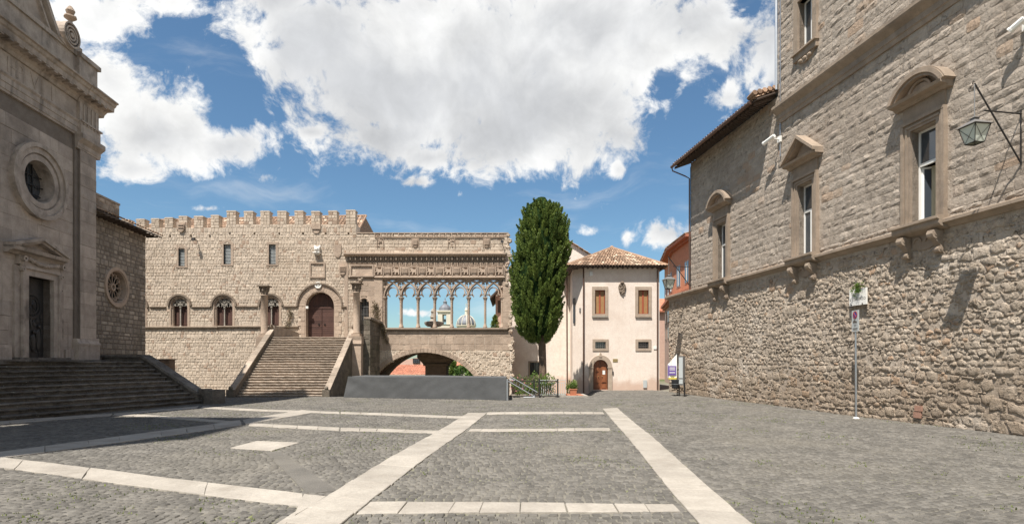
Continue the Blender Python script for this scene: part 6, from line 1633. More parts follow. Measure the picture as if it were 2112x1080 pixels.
# cameras
def cctv(u, n, z, du, label, white=True, L=.5):
    t = thing('security_camera', label, 'camera', W.w(u, 0, z), 'security cameras on the stone building')
    m = MB(W); m.box(u - .10, u + .10, .03, .10, z - .12, z + .12); m.tube([(u, .08, z), (u, n, z + .02)], .025, 6); m.build('bracket', 'white_paint', t)
    m = MB(W); d = (du, .25); k = hypot(*d); e = (du / k * L, .25 / k * L)
    m.tube([(u - e[0] * .3, n - e[1] * .3, z + .08), (u + e[0] * .7, n + e[1] * .7, z - .04)], .075, 8); m.tube([(u + e[0] * .68, n + e[1] * .68, z - .035), (u + e[0] * .82, n + e[1] * .82, z - .06)], .085, 8); m.build('housing', 'white_paint', t)
    return t
cctv(uT + .18, .42, 12.0 - 1.45 + .35, -1, 'white security camera where the lower roof meets the tall wall')
t = cctv(W.u(2124), .26, W.z(2112, 58), -1, 'white security camera high on the wall above the large lantern', L=.26)
# street-name plaque
pu0, pu1 = W.u(1760), W.u(1795); pz0, pz1 = W.z(1778, 629), W.z(1778, 595)
t = thing('street_name_plaque', 'white marble street name plaque with a plant growing over its top', 'plaque', W.w((pu0 + pu1) / 2, .1, pz0))
m = MB(W); m.box(pu0, pu1, .10, .15, pz0, pz1); m.build('slab', 'marble', t)
m = MB(W)
for s in (.15, .8): m.tube([(pu0 + (pu1 - pu0) * s, .08, pz0 + .03), (pu0 + (pu1 - pu0) * s, .18, pz0 + .03)], .02, 6)
m.build('fixing', 'iron', t)
text('lettering', 'PIAZZA', W, (pu0 + pu1) / 2, .151, pz1 - .30, .14, 'sign_grey', t, .002, 'CENTER'); text('lettering', 'S. LORENZO', W, (pu0 + pu1) / 2, .151, pz0 + .16, .125, 'ink', t, .002, 'CENTER')
V, F, T = [], [], []; cs_ = [(W.w((pu0 * .45 + pu1 * .55) + random.gauss(0, .09), .13 + random.random() * .1, pz1 + random.gauss(.0, .09)), W.N + (.2,), random.random()) for _ in range(40)]
leaves(V, F, T, cs_, 8, .05, .025, .06, .4); pl_t = thing('wall_plant', 'small green plant sprouting above the white street name plaque', 'plant', W.w((pu0 + pu1) / 2, .13, pz1)); finish('foliage', V, F, T, M['leaf_light'], pl_t)
# no-parking sign on its pole
FS = Fr((11.02, 17.95), (.60, -.80)); gzb = gz(11.1, 18)
t = thing('parking_sign', 'narrow no parking sign on a thin galvanised pole beside the street name plaque', 'sign', (11.11, 17.97, gzb))
m = MB(); m.tube([(11.11, 18.0, gzb), (11.09, 18.0, 3.45)], .03, 8); m.build('pole', 'steel', t)
m = MB(); m.lathe(11.11, 18.0, [(.10, gzb), (.09, gzb + .03), (.04, gzb + .06)], 10); m.build('pole_foot', 'marble', t)
FS = Fr((11.08, 17.98), (-.06, -1)); hw = .20; sz0, sz1 = 2.80, 3.48
m = MB(FS); m.box(-hw, hw, .0, .015, sz0, sz1); sg = m.build('sign_panel', 'sign_grey', t)
m = MB(FS); m.disc(0, 3.33, .115, .015, .019, 20); m.build('blue_disc', 'sign_blue', sg)
m = MB(FS); m.ring(0, 3.33, .095, .125, 0, 360, .015, .023, 24); m.tube([(-.075, .023, 3.405), (.075, .023, 3.255)], .014, 4); m.build('red_ring', 'sign_red', sg)
m = MB(FS)
m.prism([(-.12, 3.08), (.10, 3.08), (.10, 3.13), (.03, 3.13), (.0, 3.17), (-.07, 3.17), (-.12, 3.12)], .015, .019); m.disc(-.07, 3.075, .02, .015, .021, 8); m.disc(.06, 3.075, .02, .015, .021, 8)
m.build('tow_truck_symbol', 'ink', sg)
text('lettering', '0-24', FS, 0, .016, 2.97, .08, 'ink', sg, .002, 'CENTER')
m = MB(FS); m.box(-.14, .14, .015, .018, 2.89, 2.91); m.box(-.11, .11, .015, .018, 2.85, 2.87); m.build('small_print', 'ink', sg)
m = MB(FS); m.box(-.04, .04, -.05, .0, 2.95, 3.0); m.box(-.04, .04, -.05, .0, 3.25, 3.3); m.build('clamp', 'steel', t)
# information post by the far end of the wall
ix, iy = 9.0, 29.55; gi = gz(ix, iy)
t = thing('information_panel', 'narrow grey information panel on two posts at the far end of the rough wall', 'panel', (ix, iy, gi))
FI = Fr((ix, iy), (.45, -.6)); m = MB(FI)
for s in (-.17, .17): m.box(s - .03, s + .03, -.03, .03, gi, gi + .75)
m.build('post', 'iron', t)
m = MB(FI); m.box(-.15, .15, -.08, .08, gi + .60, gi + 2.15); m.build('panel_frame', 'grey_iron', t)
m = MB(FI); m.box(-.12, .12, .08, .09, gi + .98, gi + 2.08); m.box(-.12, .12, .08, .09, gi + .68, gi + .92); m.build('panel_sheet', 'sign_grey', t)
# banner and bin beside it
bx, by = 8.62, 30.0; gb = gz(bx, by)
t = thing('hanging_banner', 'white and violet banner hanging beside the grey information panel', 'banner', (bx, by, gb))
FB = Fr((bx, by), (1, -.1)); m = MB(FB); m.tube([(.26, 0, gb), (.26, 0, gb + 2.25)], .025, 6); m.build('pole', 'iron', t)
m = MB(FB)
V_ = []
for i in range(7):
    x = -.24 + .48 * i / 6; n = .03 * sin(i * 1.4)
    top_ = gb + 1.70 + .55 * (i / 6); V_ += [(x, n, gb + .98), (x, n + .02, (gb + .98 + top_) / 2), (x, n, top_)]
F_ = [(3 * i + j, 3 * i + 3 + j, 3 * i + 4 + j, 3 * i + 1 + j) for i in range(6) for j in range(2)]
m.raw(V_, F_); cl = m.build('cloth', 'white_paint', t)
m = MB(FB); m.box(-.20, .20, .035, .05, gb + 1.12, gb + 1.62); m.box(-.235, -.205, .035, .05, gb + 1.0, gb + 1.7); m.build('violet_panel', 'purple', cl)
m = MB(FB)
for z in (1.50, 1.40, 1.24): m.box(-.15, .14, .05, .056, gb + z, gb + z + .04)
m.build('printed_lines', 'white_paint', cl)
m = MB(FB); m.box(-.20, .22, .0, .06, gb + .90, gb + .99); m.build('yellow_strip', 'yellow', t)
t = thing('litter_bin', 'dark round litter bin under the violet banner', 'bin', (8.72, 29.75, gz(8.7, 29.7))); gb2 = gz(8.7, 29.7)
m = MB(); m.lathe(8.72, 29.75, [(.17, gb2 + .42), (.20, gb2 + .5), (.22, gb2 + .86), (.23, gb2 + .88), (.20, gb2 + .90)], 14, .5); m.build('bin_body', 'black', t)
m = MB(); m.lathe(8.72, 29.75, [(.235, gb2 + .64), (.235, gb2 + .66)], 14); m.build('bin_band', 'steel', t)
m = MB(); m.tube([(8.92, 29.75, gb2), (8.92, 29.75, gb2 + .95)], .03, 6); m.tube([(8.75, 29.75, gb2 + .44), (8.90, 29.75, gb2 + .28)], .02, 5); m.build('post', 'iron', t)

# ================================================================ PALE PINK HOUSE
house = thing('pale_pink_house', 'pale pink plastered house with hipped tile roof and arched wooden door', 'house', (X36(1282), 36, 0))
hx0, hx1 = X36(1204), X36(1360); hz1 = Z36(547)
dcx, dr, dzs = X36(1238.5), 15.2 * S36, Z36(757); dzb = Z36(803)
HH = [hole_arch(dcx, dr, dzb, dzs, dr * 1.05)]
uw = [(1227, 1248, 598, 647, 1221, 1254, 591, 654), (1316, 1337.5, 598, 647, 1310, 1343.5, 591, 654)]
lw_ = [(1227.5, 1249, 704.5, 718, 1222, 1255, 699, 723), (1316, 1337.5, 704.5, 718, 1310.5, 1343, 699, 723)]
for q in uw + lw_: HH.append(hole_rect(X36(q[0]), X36(q[1]), Z36(q[3]), Z36(q[2])))
m = MB(PAL)
zs_ = sorted(set([-.6, dzb, hz1] + [e for h in HH for e in h['edges']] + [dzs + dr * 1.05 * sin(pi / 2 * k / 14) for k in range(15)]))
for a, b in zip(zs_[:-1], zs_[1:]):
    for p0, p1 in free(hx0, hx1, HH, (a + b) / 2): m.box(p0, p1, -.45, 0, a, b)
# angled corner and left return wall
cA = (hx0, 36.0); cB = (X36(1181) * 36.9 / 36, 36.9); cC = (X36(1176) * 39 / 36, 39.2)
m.raw([(cA[0], 0, -.6), (cA[0], 0, hz1), (cB[0], -.9, hz1), (cB[0], -.9, -.6), (cC[0], -3.2, hz1), (cC[0], -3.2, -.6)], [(0, 1, 2, 3), (3, 2, 4, 5)])
m.box(hx0 + .05, hx1, -7, -.46, -.6, hz1 - .02); m.build('wall', 'plaster', house)
for q in uw:
    a, b, c, d = X36(q[4]), X36(q[5]), Z36(q[7]), Z36(q[6]); i0, i1, j0, j1 = X36(q[0]), X36(q[1]), Z36(q[3]), Z36(q[2])
    m = MB(PAL); m.box(a, i0, -.3, .045, c, d, .6); m.box(i1, b, -.3, .045, c, d, .6); m.box(i0, i1, -.3, .045, j1, d, .6); m.box(i0, i1, -.3, .045, c, j0, .6); w = m.build('window', 'house_trim', house)
    m = MB(PAL); m.box(a, b, 0, .09, c, c + .10); m.build('sill', 'travertine' if q[0] < 1300 else 'house_trim', w)
    mid = (i0 + i1) / 2; m = MB(PAL)
    for e, f in ((i0, i0 + .045), (i1 - .045, i1), (mid - .05, mid + .05)): m.box(e, f, -.16, -.10, j0, j1)
    m.box(i0, i1, -.16, -.101, j1 - .05, j1); m.box(i0, i1, -.16, -.101, j0, j0 + .05); m.build('casement_frame', 'red_wood', w)
    for e, f in ((i0 + .05, mid - .055), (mid + .055, i1 - .05)): m = MB(PAL); m.box(e, f, -.17, -.13, j0 + .05, j1 - .05); m.build('shutter', 'shutter_wood', w)
for q in lw_:
    a, b, c, d = X36(q[4]), X36(q[5]), Z36(q[7]), Z36(q[6]); i0, i1, j0, j1 = X36(q[0]), X36(q[1]), Z36(q[3]), Z36(q[2])
    m = MB(PAL); m.box(a, i0, -.3, .045, c, d, .6); m.box(i1, b, -.3, .045, c, d, .6); m.box(i0, i1, -.3, .045, j1, d, .6); m.box(i0, i1, -.3, .045, c, j0, .6); w = m.build('small_window', 'house_trim', house)
    m = MB(PAL)
    for k in range(5): u = i0 + (i1 - i0) * (k + .5) / 5; m.box(u - .01, u + .01, -.06, -.04, j0, j1)
    for k in range(2): z = j0 + (j1 - j0) * (k + 1) / 3; m.box(i0, i1, -.04, -.02, z - .01, z + .01)
    m.build('grille', 'grey_iron', w); m = MB(PAL); m.box(i0, i1, -.30, -.26, j0, j1); m.build('pane', 'glass', w)
m = MB(PAL); m.ring(dcx, dzs, dr, dr + .27, 0, 180, -.3, .06, 20, .8, ry=1.05); m.box(dcx - dr - .27, dcx - dr, -.3, .06, dzb - .1, dzs, .8); m.box(dcx + dr, dcx + dr + .27, -.3, .06, dzb - .1, dzs, .8)
for s in (-1, 1): m.box(dcx + s * (dr + .13) - .16, dcx + s * (dr + .13) + .16, 0, .085, dzs - .05, dzs + .02, .6)
m.prism([(dcx - .10, dzs + dr + .18), (dcx + .10, dzs + dr + .18), (dcx + .05, dzs + dr + .42), (dcx, dzs + dr + .48), (dcx - .05, dzs + dr + .42)], 0, .09, .8); w = m.build('door_surround', 'house_trim', house)
for s in (-1, 1):
    a, b = (dcx - dr, dcx - .012) if s < 0 else (dcx + .012, dcx + dr); m = MB(PAL); zt_ = dzs + .15
    out = [(a, dzb), (b, dzb)] + ([(b, dzs + dr * .98)] if s < 0 else [(b, dzs)]) 
    P = [(dcx + s * .012, dzb), (dcx + s * dr, dzb)] + [(dcx + s * dr * cos(t), dzs + dr * 1.03 * sin(t)) for t in np.linspace(0, pi / 2 - .03, 9)]
    m.prism(P, -.22, -.17, .5); d = m.build('door', 'brown_wood', house)
    m = MB(PAL); c0_, c1_ = a + .07, b - .07
    for (f0, f1) in ((.03, .22), (.26, .64), (.68, .90)):
        z0_, z1_ = dzb + (dzs + dr * .5 - dzb) * f0, dzb + (dzs + dr * .5 - dzb) * f1
        m.box(c0_, c1_, -.17, -.145, z0_, z1_, .3); m.box(c0_ + .05, c1_ - .05, -.145, -.125, z0_ + .05, z1_ - .05, .8)
    m.build('door_panel', 'brown_wood', d)
    m = MB(PAL); blob(m, dcx + s * .12, -.12, dzb + .85, .03, .05, .03, 6); m.build('handle', 'brass', d)
m = MB(PAL); m.box(dcx + .15, dcx + .32, -.12, -.115, dzb + .98, dzb + 1.24); m.build('door_notice', 'white_paint', house)
# crest, plaque, boxes, pipes
m = MB(PAL); c, z = X36(1283), Z36(595)
m.prism([(c + .24 * cos(t) * (1 + .1 * sin(3 * t)), z + .40 * sin(t)) for t in np.linspace(0, 2 * pi, 16, endpoint=False)], 0, .07, .3)
for i in range(22): a = random.random() * 2 * pi; blob(m, c + .18 * cos(a) * random.random() ** .4, .08, z + .34 * sin(a) * random.random() ** .4, .07, .05, .08, 6, random.random())
blob(m, c, .10, z + .38, .13, .07, .09, 7); m.build('carved_crest', 'carved_dark', house)
m = MB(PAL); m.box(X36(1264), X36(1274), 0, .02, Z36(746), Z36(739.5)); m.build('brass_plaque', 'brass', house)
m = MB(PAL); m.box(X36(1216), X36(1222), 0, .10, Z36(569), Z36(560.5)); m.build('alarm_box', 'white_paint', house)
m = MB(PAL); m.box(X36(1326.5), X36(1334), 0, .06, Z36(799), Z36(783)); m.build('utility_box', 'sign_grey', house)
m = MB(PAL); m.box(X36(1263.3), X36(1265.3), 0, .05, Z36(772), Z36(765)); m.build('intercom', 'iron', house)
m = MB(PAL); m.box(X36(1348), X36(1354), 0, .04, Z36(719.5), Z36(714)); m.build('small_plate', 'white_paint', house)
m = MB(PAL); m.tube([(hx0 - .02, .07, hz1 - .05), (hx0 - .02, .07, gz(hx0 - .2, 36) + .1)], .05, 7); m.build('downpipe', 'copper', house)
m = MB(PAL); m.tube([(hx1 - .02, .36, hz1 + .0), (hx1 - .08, .2, hz1 - .18), (hx1 - .14, .07, hz1 - .4), (hx1 - .14, .07, .05)], .045, 7); m.build('downpipe', 'copper', house)
m = MB(PAL); m.tube([(cB[0] - .1, -.4, hz1 - .1), (cB[0] - .35, -1.2, hz1 - .5), (cB[0] - .3, -1.4, -.3)], .05, 7); m.build('downpipe', 'copper', house)
m = MB(PAL); m.box(X36(1196), X36(1199), -.35, -.2, Z36(642), Z36(634)); m.build('wall_lamp', 'grey_iron', house)
m = MB(PAL); m.raw([(X36(1188) , -.58, Z36(665)), (X36(1184.5), -.76, Z36(665)), (X36(1184.5), -.76, Z36(612)), (X36(1188), -.58, Z36(612))], [(0, 1, 2, 3)]); m.build('side_window', 'glass', house)
# hipped roof
V, F, T = [], [], []
e0, e1 = (X36(1165), 35.55), (X36(1374), 35.55); ze = Z36(550); ap = (X36(1262) * 39.6 / 36, 39.6, EYE + (HZ - 511) * 39.6 / FPX)
bl2 = (X36(1165) - .2, 43.5); br2 = (X36(1374) + .1, 43.5)
tiles(V, F, T, (e0[0], e0[1], ze), (e1[0], e1[1], ze), (ap[0] - .05, ap[1], ap[2]), (ap[0] + .05, ap[1], ap[2]), .20, .36, .055)
tiles(V, F, T, (e1[0], e1[1], ze), (br2[0], br2[1], ze), (ap[0], ap[1] - .05, ap[2]), (ap[0], ap[1] + .05, ap[2]), .24, .40, .055)
tiles(V, F, T, (bl2[0], bl2[1], ze), (e0[0], e0[1], ze), (ap[0], ap[1] + .05, ap[2]), (ap[0], ap[1] - .05, ap[2]), .24, .40, .055)
finish('roof_tiles', V, F, T, M['roof_tile'], house, kind='stuff')
m = MB()
for e in (e0, e1, br2, bl2): m.tube([(e[0], e[1], ze + .03), (ap[0], ap[1], ap[2] + .03)], .085, 6, random.random())
blob(m, ap[0], ap[1], ap[2] + .06, .14, .14, .10, 7); m.build('ridge_tiles', 'roof_tile', house)
m = MB(); m.raw([(e0[0] + .02, e0[1] + .03, ze - .06), (e1[0] - .02, e1[1] + .03, ze - .06), (br2[0], br2[1], ze - .06), (bl2[0], bl2[1], ze - .06), (ap[0], ap[1], ap[2] - .05)], [(0, 1, 4), (1, 2, 4), (2, 3, 4), (3, 0, 4), (0, 1, 2, 3)])
for i in range(20): u = e0[0] + .15 + i * .32; m.box(u, u + .09, e0[1] + .06, 36.3, ze - .13, ze - .065, .5)
m.build('eave', 'dark_wood', house)
# wing behind the cypress, and the taller gable behind
wing = thing('house_wing', 'pale pink wing of the plastered house behind the cypress tree, with a barred window', 'house', (4.0, 39.2, -.4))
D2 = 39.2; X2 = lambda px: (px - CX) / FPX * D2; Z2 = lambda py: EYE + (HZ - py) / FPX * D2
P2 = Fr((0, D2), (1, 0)); h2 = [hole_rect(X2(1093), X2(1113), Z2(773), Z2(747))]
m = MB(P2)
for a, b in ((-.7, Z2(773)), (Z2(773), Z2(747)), (Z2(747), Z2(560))):
    for p0, p1 in free(X2(1046), X2(1179), h2, (a + b) / 2): m.box(p0, p1, -.4, 0, a, b)
m.box(X2(1062), X2(1179), -6, -.4, -.7, Z2(575)); m.build('wall', 'plaster', wing)
V, F, T = [], [], []
tiles(V, F, T, (X2(1046), D2 - .5, Z2(562)), (X2(1182), D2 - .5, Z2(562)), (X2(1052), D2 + 3.5, Z2(562) + 1.1), (X2(1182), D2 + 3.5, Z2(562) + 1.1), .24, .42, .055); finish('roof_tiles', V, F, T, M['roof_tile'], wing, kind='stuff')
m = MB(P2); a, b, c, d = X2(1091), X2(1115), Z2(775), Z2(744)
m.box(a - .05, X2(1093), -.3, .05, c, d); m.box(X2(1113), b + .05, -.3, .05, c, d); m.box(X2(1093), X2(1113), -.3, .05, Z2(747), d); m.box(X2(1093), X2(1113), -.3, .08, c, Z2(773)); w = m.build('window', 'trim', wing)
m = MB(P2); m.box(X2(1093), X2(1113), -.35, -.3, Z2(773), Z2(747)); m.build('pane', 'glass', w)
m = MB(P2)
for k in range(6): u = X2(1093) + (X2(1113) - X2(1093)) * (k + .5) / 6; m.tube([(u, -.06, Z2(773)), (u, -.06, Z2(747))], .014, 4)
m.build('bars', 'iron', w)
gh = thing('gabled_house', 'pink gabled house wall rising behind the cypress and the hipped roof', 'house', (5.0, 44, 0)); D3 = 44.; X3 = lambda px: (px - CX) / FPX * D3; Z3 = lambda py: EYE + (HZ - py) / FPX * D3
m = MB(Fr((0, D3), (1, 0))); m.prism([(X3(1120), -1), (X3(1240), -1), (X3(1240), Z3(541)), (X3(1171), Z3(498)), (X3(1120), Z3(528))], -5, 0); m.build('wall', 'plaster', gh)
V, F, T = [], [], []
tiles(V, F, T, (X3(1243), D3 + 5, Z3(541)), (X3(1243), D3 - .25, Z3(541)), (X3(1171), D3 + 5, Z3(496)), (X3(1171), D3 - .25, Z3(496)), .26, .42, .06); tiles(V, F, T, (X3(1118), D3 - .25, Z3(528)), (X3(1118), D3 + 5, Z3(528)), (X3(1171), D3 - .25, Z3(496)), (X3(1171), D3 + 5, Z3(496)), .26, .42, .06)
finish('roof_tiles', V, F, T, M['roof_tile'], gh, kind='stuff')

# ================================================================ ORANGE HOUSE in the alley
oh = thing('orange_house', 'orange and rose rendered house curving along the alley behind the stone wall', 'house', (11.5, 42, 0))
pts = [(X36(1371) * 52 / 36, 52.0), (X36(1389) * 44.0 / 36, 44.0), (X36(1430) * 39.0 / 36, 39.0), (X36(1430) * 39.0 / 36 + 2.5, 37.0)]
def oz(py, D): return EYE + (HZ - py) * D / FPX
tops = [oz(545, 52), oz(520, 44), oz(485, 39), oz(485, 39)]
tops = [10.6, 10.6, 10.6, 10.6]; led = 6.9
for (z0, z1, mt, nm) in ((-.3, led, 'rose_wall', 'lower_wall'), (led, 10.6, 'orange_wall', 'upper_wall')):
    m = MB(); off = 0 if nm == 'lower_wall' else -.02
    k = len(pts); m.raw([(x + off, y, z0) for x, y in pts] + [(x + off, y, z1) for x, y in pts] + [(pts[-1][0] + 6, pts[-1][1] + 2, z0), (pts[-1][0] + 6, pts[-1][1] + 2, z1), (pts[0][0] + 9, pts[0][1], z0), (pts[0][0] + 9, pts[0][1], z1)],
        [(i, i + 1, k + i + 1, k + i) for i in range(k - 1)] + [(k - 1, 2 * k, 2 * k + 1, 2 * k - 1), (2 * k, 2 * k + 2, 2 * k + 3, 2 * k + 1), (0, k, 2 * k + 3, 2 * k + 2)]); m.build(nm, mt, oh)
m = MB()
def ledge(z0, z1, d):
    for (x0, y0), (x1, y1) in zip(pts[:-1], pts[1:]):
        f = Fr((x0, y0), (x1 - x0, y1 - y0)); L = hypot(x1 - x0, y1 - y0); b = len(m.v); m.fr = f; m.box(-.05, L + .05, -.1, d, z0, z1)
ledge(led - .12, led + .10, .38); ledge(led - .3, led - .12, .2); ledge(10.45, 10.6, .25); ledge(10.6, 10.8, .55); m.build('ledge', 'red_tile', oh)
V, F, T = [], [], []
for (x0, y0), (x1, y1) in zip(pts[:-1], pts[1:]):
    f = Fr((x0, y0), (x1 - x0, y1 - y0)); L = hypot(x1 - x0, y1 - y0); tiles(V, F, T, f.w(0, .6, 10.8), f.w(L, .6, 10.8), f.w(0, -4, 12.3), f.w(L, -4, 12.3), .24, .42, .06)
finish('roof_tiles', V, F, T, M['roof_tile'], oh, kind='stuff')
for i, ((x0, y0), (x1, y1)) in enumerate(zip(pts[:-1], pts[1:])):
    f = Fr((x0, y0), (x1 - x0, y1 - y0)); L = hypot(x1 - x0, y1 - y0)
    for t in ((.2, .5, .8) if i == 0 else (.30, .72) if i == 1 else ()):
        for z0, h, w2 in ((7.6, 1.5, .42), (3.9, .9, .35), (5.3, .9, .35)):
            u = L * t; m = MB(f); m.box(u - w2 - .1, u + w2 + .1, -.05, .04, z0 - .1, z0 + h + .1); w = m.build('window', 'rose_wall' if z0 > 7 else 'trim', oh)
            m = MB(f); m.box(u - w2, u + w2, .0, .055, z0, z0 + h); m.build('pane', 'glass', w)
            if z0 > 7: m = MB(f); m.box(u - .03, u + .03, .05, .08, z0, z0 + h); m.build('casement_frame', 'white_paint', w)
f = Fr(pts[0], (pts[1][0] - pts[0][0], pts[1][1] - pts[0][1])); m = MB(f); L = hypot(pts[1][0] - pts[0][0], pts[1][1] - pts[0][1])
m.tube([(L - .3, .08, 0), (L - .3, .08, led)], .05, 6); m.build('downpipe', 'copper', oh)
m = MB(f); m.box(L - 2.6, L - 1.2, .0, .06, -.1, 2.5); m.build('door', 'sign_grey', oh)
# closing house down the alley
ah = thing('alley_house', 'rose coloured house with red roof closing the end of the narrow alley', 'house', (14, 60, 0)); D4 = 60
m = MB(); m.box(15.2, 19, 60, 66, -.5, 7.4); m.build('wall', 'rose_wall', ah); m = MB(); m.raw([(15.0, 59.6, 7.4), (19.2, 59.6, 7.4), (19.2, 63, 9.0), (15.0, 63, 9.0)], [(0, 1, 2, 3)]); m.raw([(15.0, 59.6, 7.2), (19.2, 59.6, 7.2), (19.2, 59.6, 7.4), (15, 59.6, 7.4)], [(0, 1, 2, 3)]); m.build('roof', 'red_tile', ah)
# ================================================================ CYPRESS
TY = 31.3; tX = lambda px: (px - CX) / FPX * TY; tZ = lambda py: EYE + (HZ - py) / FPX * TY
cyp = thing('cypress_tree', 'tall dark green cypress with dense column crown and bare trunk beside the loggia', 'tree', (tX(1120), TY, gz(tX(1120), TY)))
prof = [(408, 1120, 12), (418, 1118, 27), (434, 1117, 38), (455, 1119, 50), (480, 1120, 54), (510, 1118, 58), (560, 1111, 60), (620, 1107, 54), (660, 1108, 50), (684, 1109, 40), (698, 1112, 26), (706, 1114, 10)]
def crown_at(py):
    for (a, ca, ra), (b, cb, rb) in zip(prof[:-1], prof[1:]):
        if a <= py <= b: t = (py - a) / (b - a); return ca + (cb - ca) * t, ra + (rb - ra) * t
    return prof[-1][1], 2
lr = np.random.default_rng(11)
cs_ = []
for k in range(1050):      # flame-shaped sprays that stand out from one another
    py = 418 + (702 - 418) * lr.random() ** .95; c, r = crown_at(py); a = lr.uniform(0, 2 * pi)
    lump = 1 + .27 * mnoise.noise(Vector((cos(a) * 2.2, sin(a) * 2.2, py * .03))) + .12 * mnoise.noise(Vector((cos(a) * 5, sin(a) * 5, py * .09)))
    q = (1 - .26 * lr.random() ** 1.8) * lump * .94; R0 = r / FPX * TY * q; tn = float(np.clip(.48 + lr.normal() * .24, 0, 1))
    Lk = lr.uniform(.22, .52) * (.6 if py < 440 else 1); hd = lr.uniform(.05, .50)
    for j in range(5):
        t = j / 4; rr_ = R0 - .12 + t * hd * .6
        cs_.append(((tX(c) + cos(a) * rr_, TY + sin(a) * rr_, tZ(py) - .15 + t * Lk), (cos(a) * (1 - t * .5), sin(a) * (1 - t * .5), .1 + t), tn, .13 * (1 - .62 * t)))
V, F, T = [], [], []
def leaves_np(centres, nper, rad, lw, ll, up, seed=3):
    g = np.random.default_rng(seed); C = np.array([c[0] for c in centres]); O = np.array([c[1] for c in centres]); Tn = np.array([c[2] for c in centres])
    C = np.repeat(C, nper, 0); O = np.repeat(O, nper, 0); Tn = np.repeat(Tn, nper); n = len(C)
    d = g.normal(size=(n, 3)); d /= np.linalg.norm(d, axis=1)[:, None]
    rad_ = np.repeat(np.array([c[3] if len(c) > 3 else rad for c in centres]), nper)[:, None]
    p = C + d * rad_ * g.random((n, 1)) ** .5
    a = O * .6 + np.array([0, 0, up]) + g.normal(size=(n, 3)) * .40; a /= np.linalg.norm(a, axis=1)[:, None]
    s = np.cross(a, g.normal(size=(n, 3))); s /= np.linalg.norm(s, axis=1)[:, None] + 1e-9
    k = (.6 + .8 * g.random((n, 1))); w = lw * k; l = ll * k
    Q = np.stack([p, p + a * l * .55 + s * w * .5, p + a * l, p + a * l * .55 - s * w * .5], 1)
    return Q.reshape(-1, 3), np.arange(n * 4).reshape(-1, 4), np.clip(Tn + g.normal(size=n) * .16, 0, 1)
Vq, Fq, Tq = leaves_np(cs_, 40, .12, .034, .095, .8)
crown = quads_mesh('crown', Vq - np.array(cyp.location), Fq, Tq, 'leaf', cyp)
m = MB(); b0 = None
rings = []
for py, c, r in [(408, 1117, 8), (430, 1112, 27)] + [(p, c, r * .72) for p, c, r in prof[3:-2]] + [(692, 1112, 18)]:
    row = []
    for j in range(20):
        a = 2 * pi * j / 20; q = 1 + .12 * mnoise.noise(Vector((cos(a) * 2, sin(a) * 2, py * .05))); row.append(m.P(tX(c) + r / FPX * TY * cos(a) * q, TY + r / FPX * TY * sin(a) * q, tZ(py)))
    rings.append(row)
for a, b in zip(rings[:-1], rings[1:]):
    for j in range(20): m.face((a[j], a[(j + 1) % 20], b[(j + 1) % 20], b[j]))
m.build('crown_shade_core', 'shade_core', cyp)  # solid core added inside the crown to block light
m = MB(); x = tX(1119); zg = gz(x, TY) - .1
for k in range(4):
    o = [(-.08, -.05), (.07, -.04), (.0, .08), (.03, -.10)][k]
    m.tube([(x + o[0] * 1.7, TY + o[1] * 1.7, zg), (x + o[0] * 1.2, TY + o[1], zg + .5), (x + o[0] + .02, TY + o[1], zg + 1.6), (x + o[0] * 1.3 - .04, TY + o[1] * 1.3, tZ(690)), (x + o[0] * 4 - .1, TY + o[1] * 3, tZ(640))], [.20, .16, .13, .115, .06], 8, .2 + .2 * k)
m.build('trunk', 'bark', cyp)

# ================================================================ STAGE
st = thing('covered_stage', 'long low stage wrapped in dark grey tarpaulin in front of the low arch', 'stage', (-4.5, 27.5, 0))
A0, A1 = Vector((-8.35, 28.35, 0)), Vector((-.28, 26.25, 0)); d = (A1 - A0).normalized(); nb_ = Vector((-d.y, d.x, 0))
FSG = Fr((A0.x, A0.y), (d.x, d.y)); L = (A1 - A0).length; Hh = 1.07; dep = 3.4
def sheet(name, fn, nu, nv):
    V = [fn(i / nu, j / nv) for j in range(nv + 1) for i in range(nu + 1)]; F = [(j * (nu + 1) + i, j * (nu + 1) + i + 1, (j + 1) * (nu + 1) + i + 1, (j + 1) * (nu + 1) + i) for j in range(nv) for i in range(nu)]
    return finish(name, V, F, .5, M['cloth'], st, smooth=True)
def wr(u, z): return .035 * mnoise.noise(Vector((u * .9 + z * .8, z * 1.1, 1))) + .012 * mnoise.noise(Vector((u * 2.6 - z * 1.2, z * 2.5, 4))) + .03 * max(0, 1 - u / 1.4) * sin((u + z) * 5) * (z / 1.1)
def front(s, t):
    u = s * L; z = gz(*FSG.w(u, 0, 0)[:2]) + .015 + (.02 * mnoise.noise(Vector((u * 3, 0, 9))) if t < .01 else 0) + t * (Hh - .01 * sin(s * 9) * (1 - 0)) ; flare = .09 * (1 - t) * max(0, 1 - s * 6)
    return FSG.w(u - flare * 2, wr(u, z) * (0.3 + .7 * min(1, 4 * (1 - t))) + flare, z)
sheet('front_cloth', front, 150, 22)
bk_ = lambda p, q: (p[0], p[1] + q, p[2])
sheet('top_cloth', lambda s, t: bk_(FSG.w(s * L, wr(s * L, Hh) * .3 * (1 - t), Hh + .012 - .01 * sin(s * 9) + .012 * mnoise.noise(Vector((s * 9, t * 4, 2))) ), t * dep), 60, 16)
sheet('end_cloth', lambda s, t: bk_(FSG.w(L + .02 * mnoise.noise(Vector((s * 6, t * 3, 5))), 0, -.02 - .15 * s + t * (Hh + .03 + .15 * s)), s * dep), 20, 12)
sheet('end_cloth', lambda s, t: bk_(FSG.w(-.18 * (1 - t) + .03 * mnoise.noise(Vector((s * 6, t * 3, 8))), 0, -.03 - .15 * s + t * (Hh + .04 + .15 * s)), s * dep), 20, 12)
m = MB(FSG); m.box(L + .01, L + .09, -.10, -.02, 0, Hh - .05); m.build('corner_post', 'steel', st)

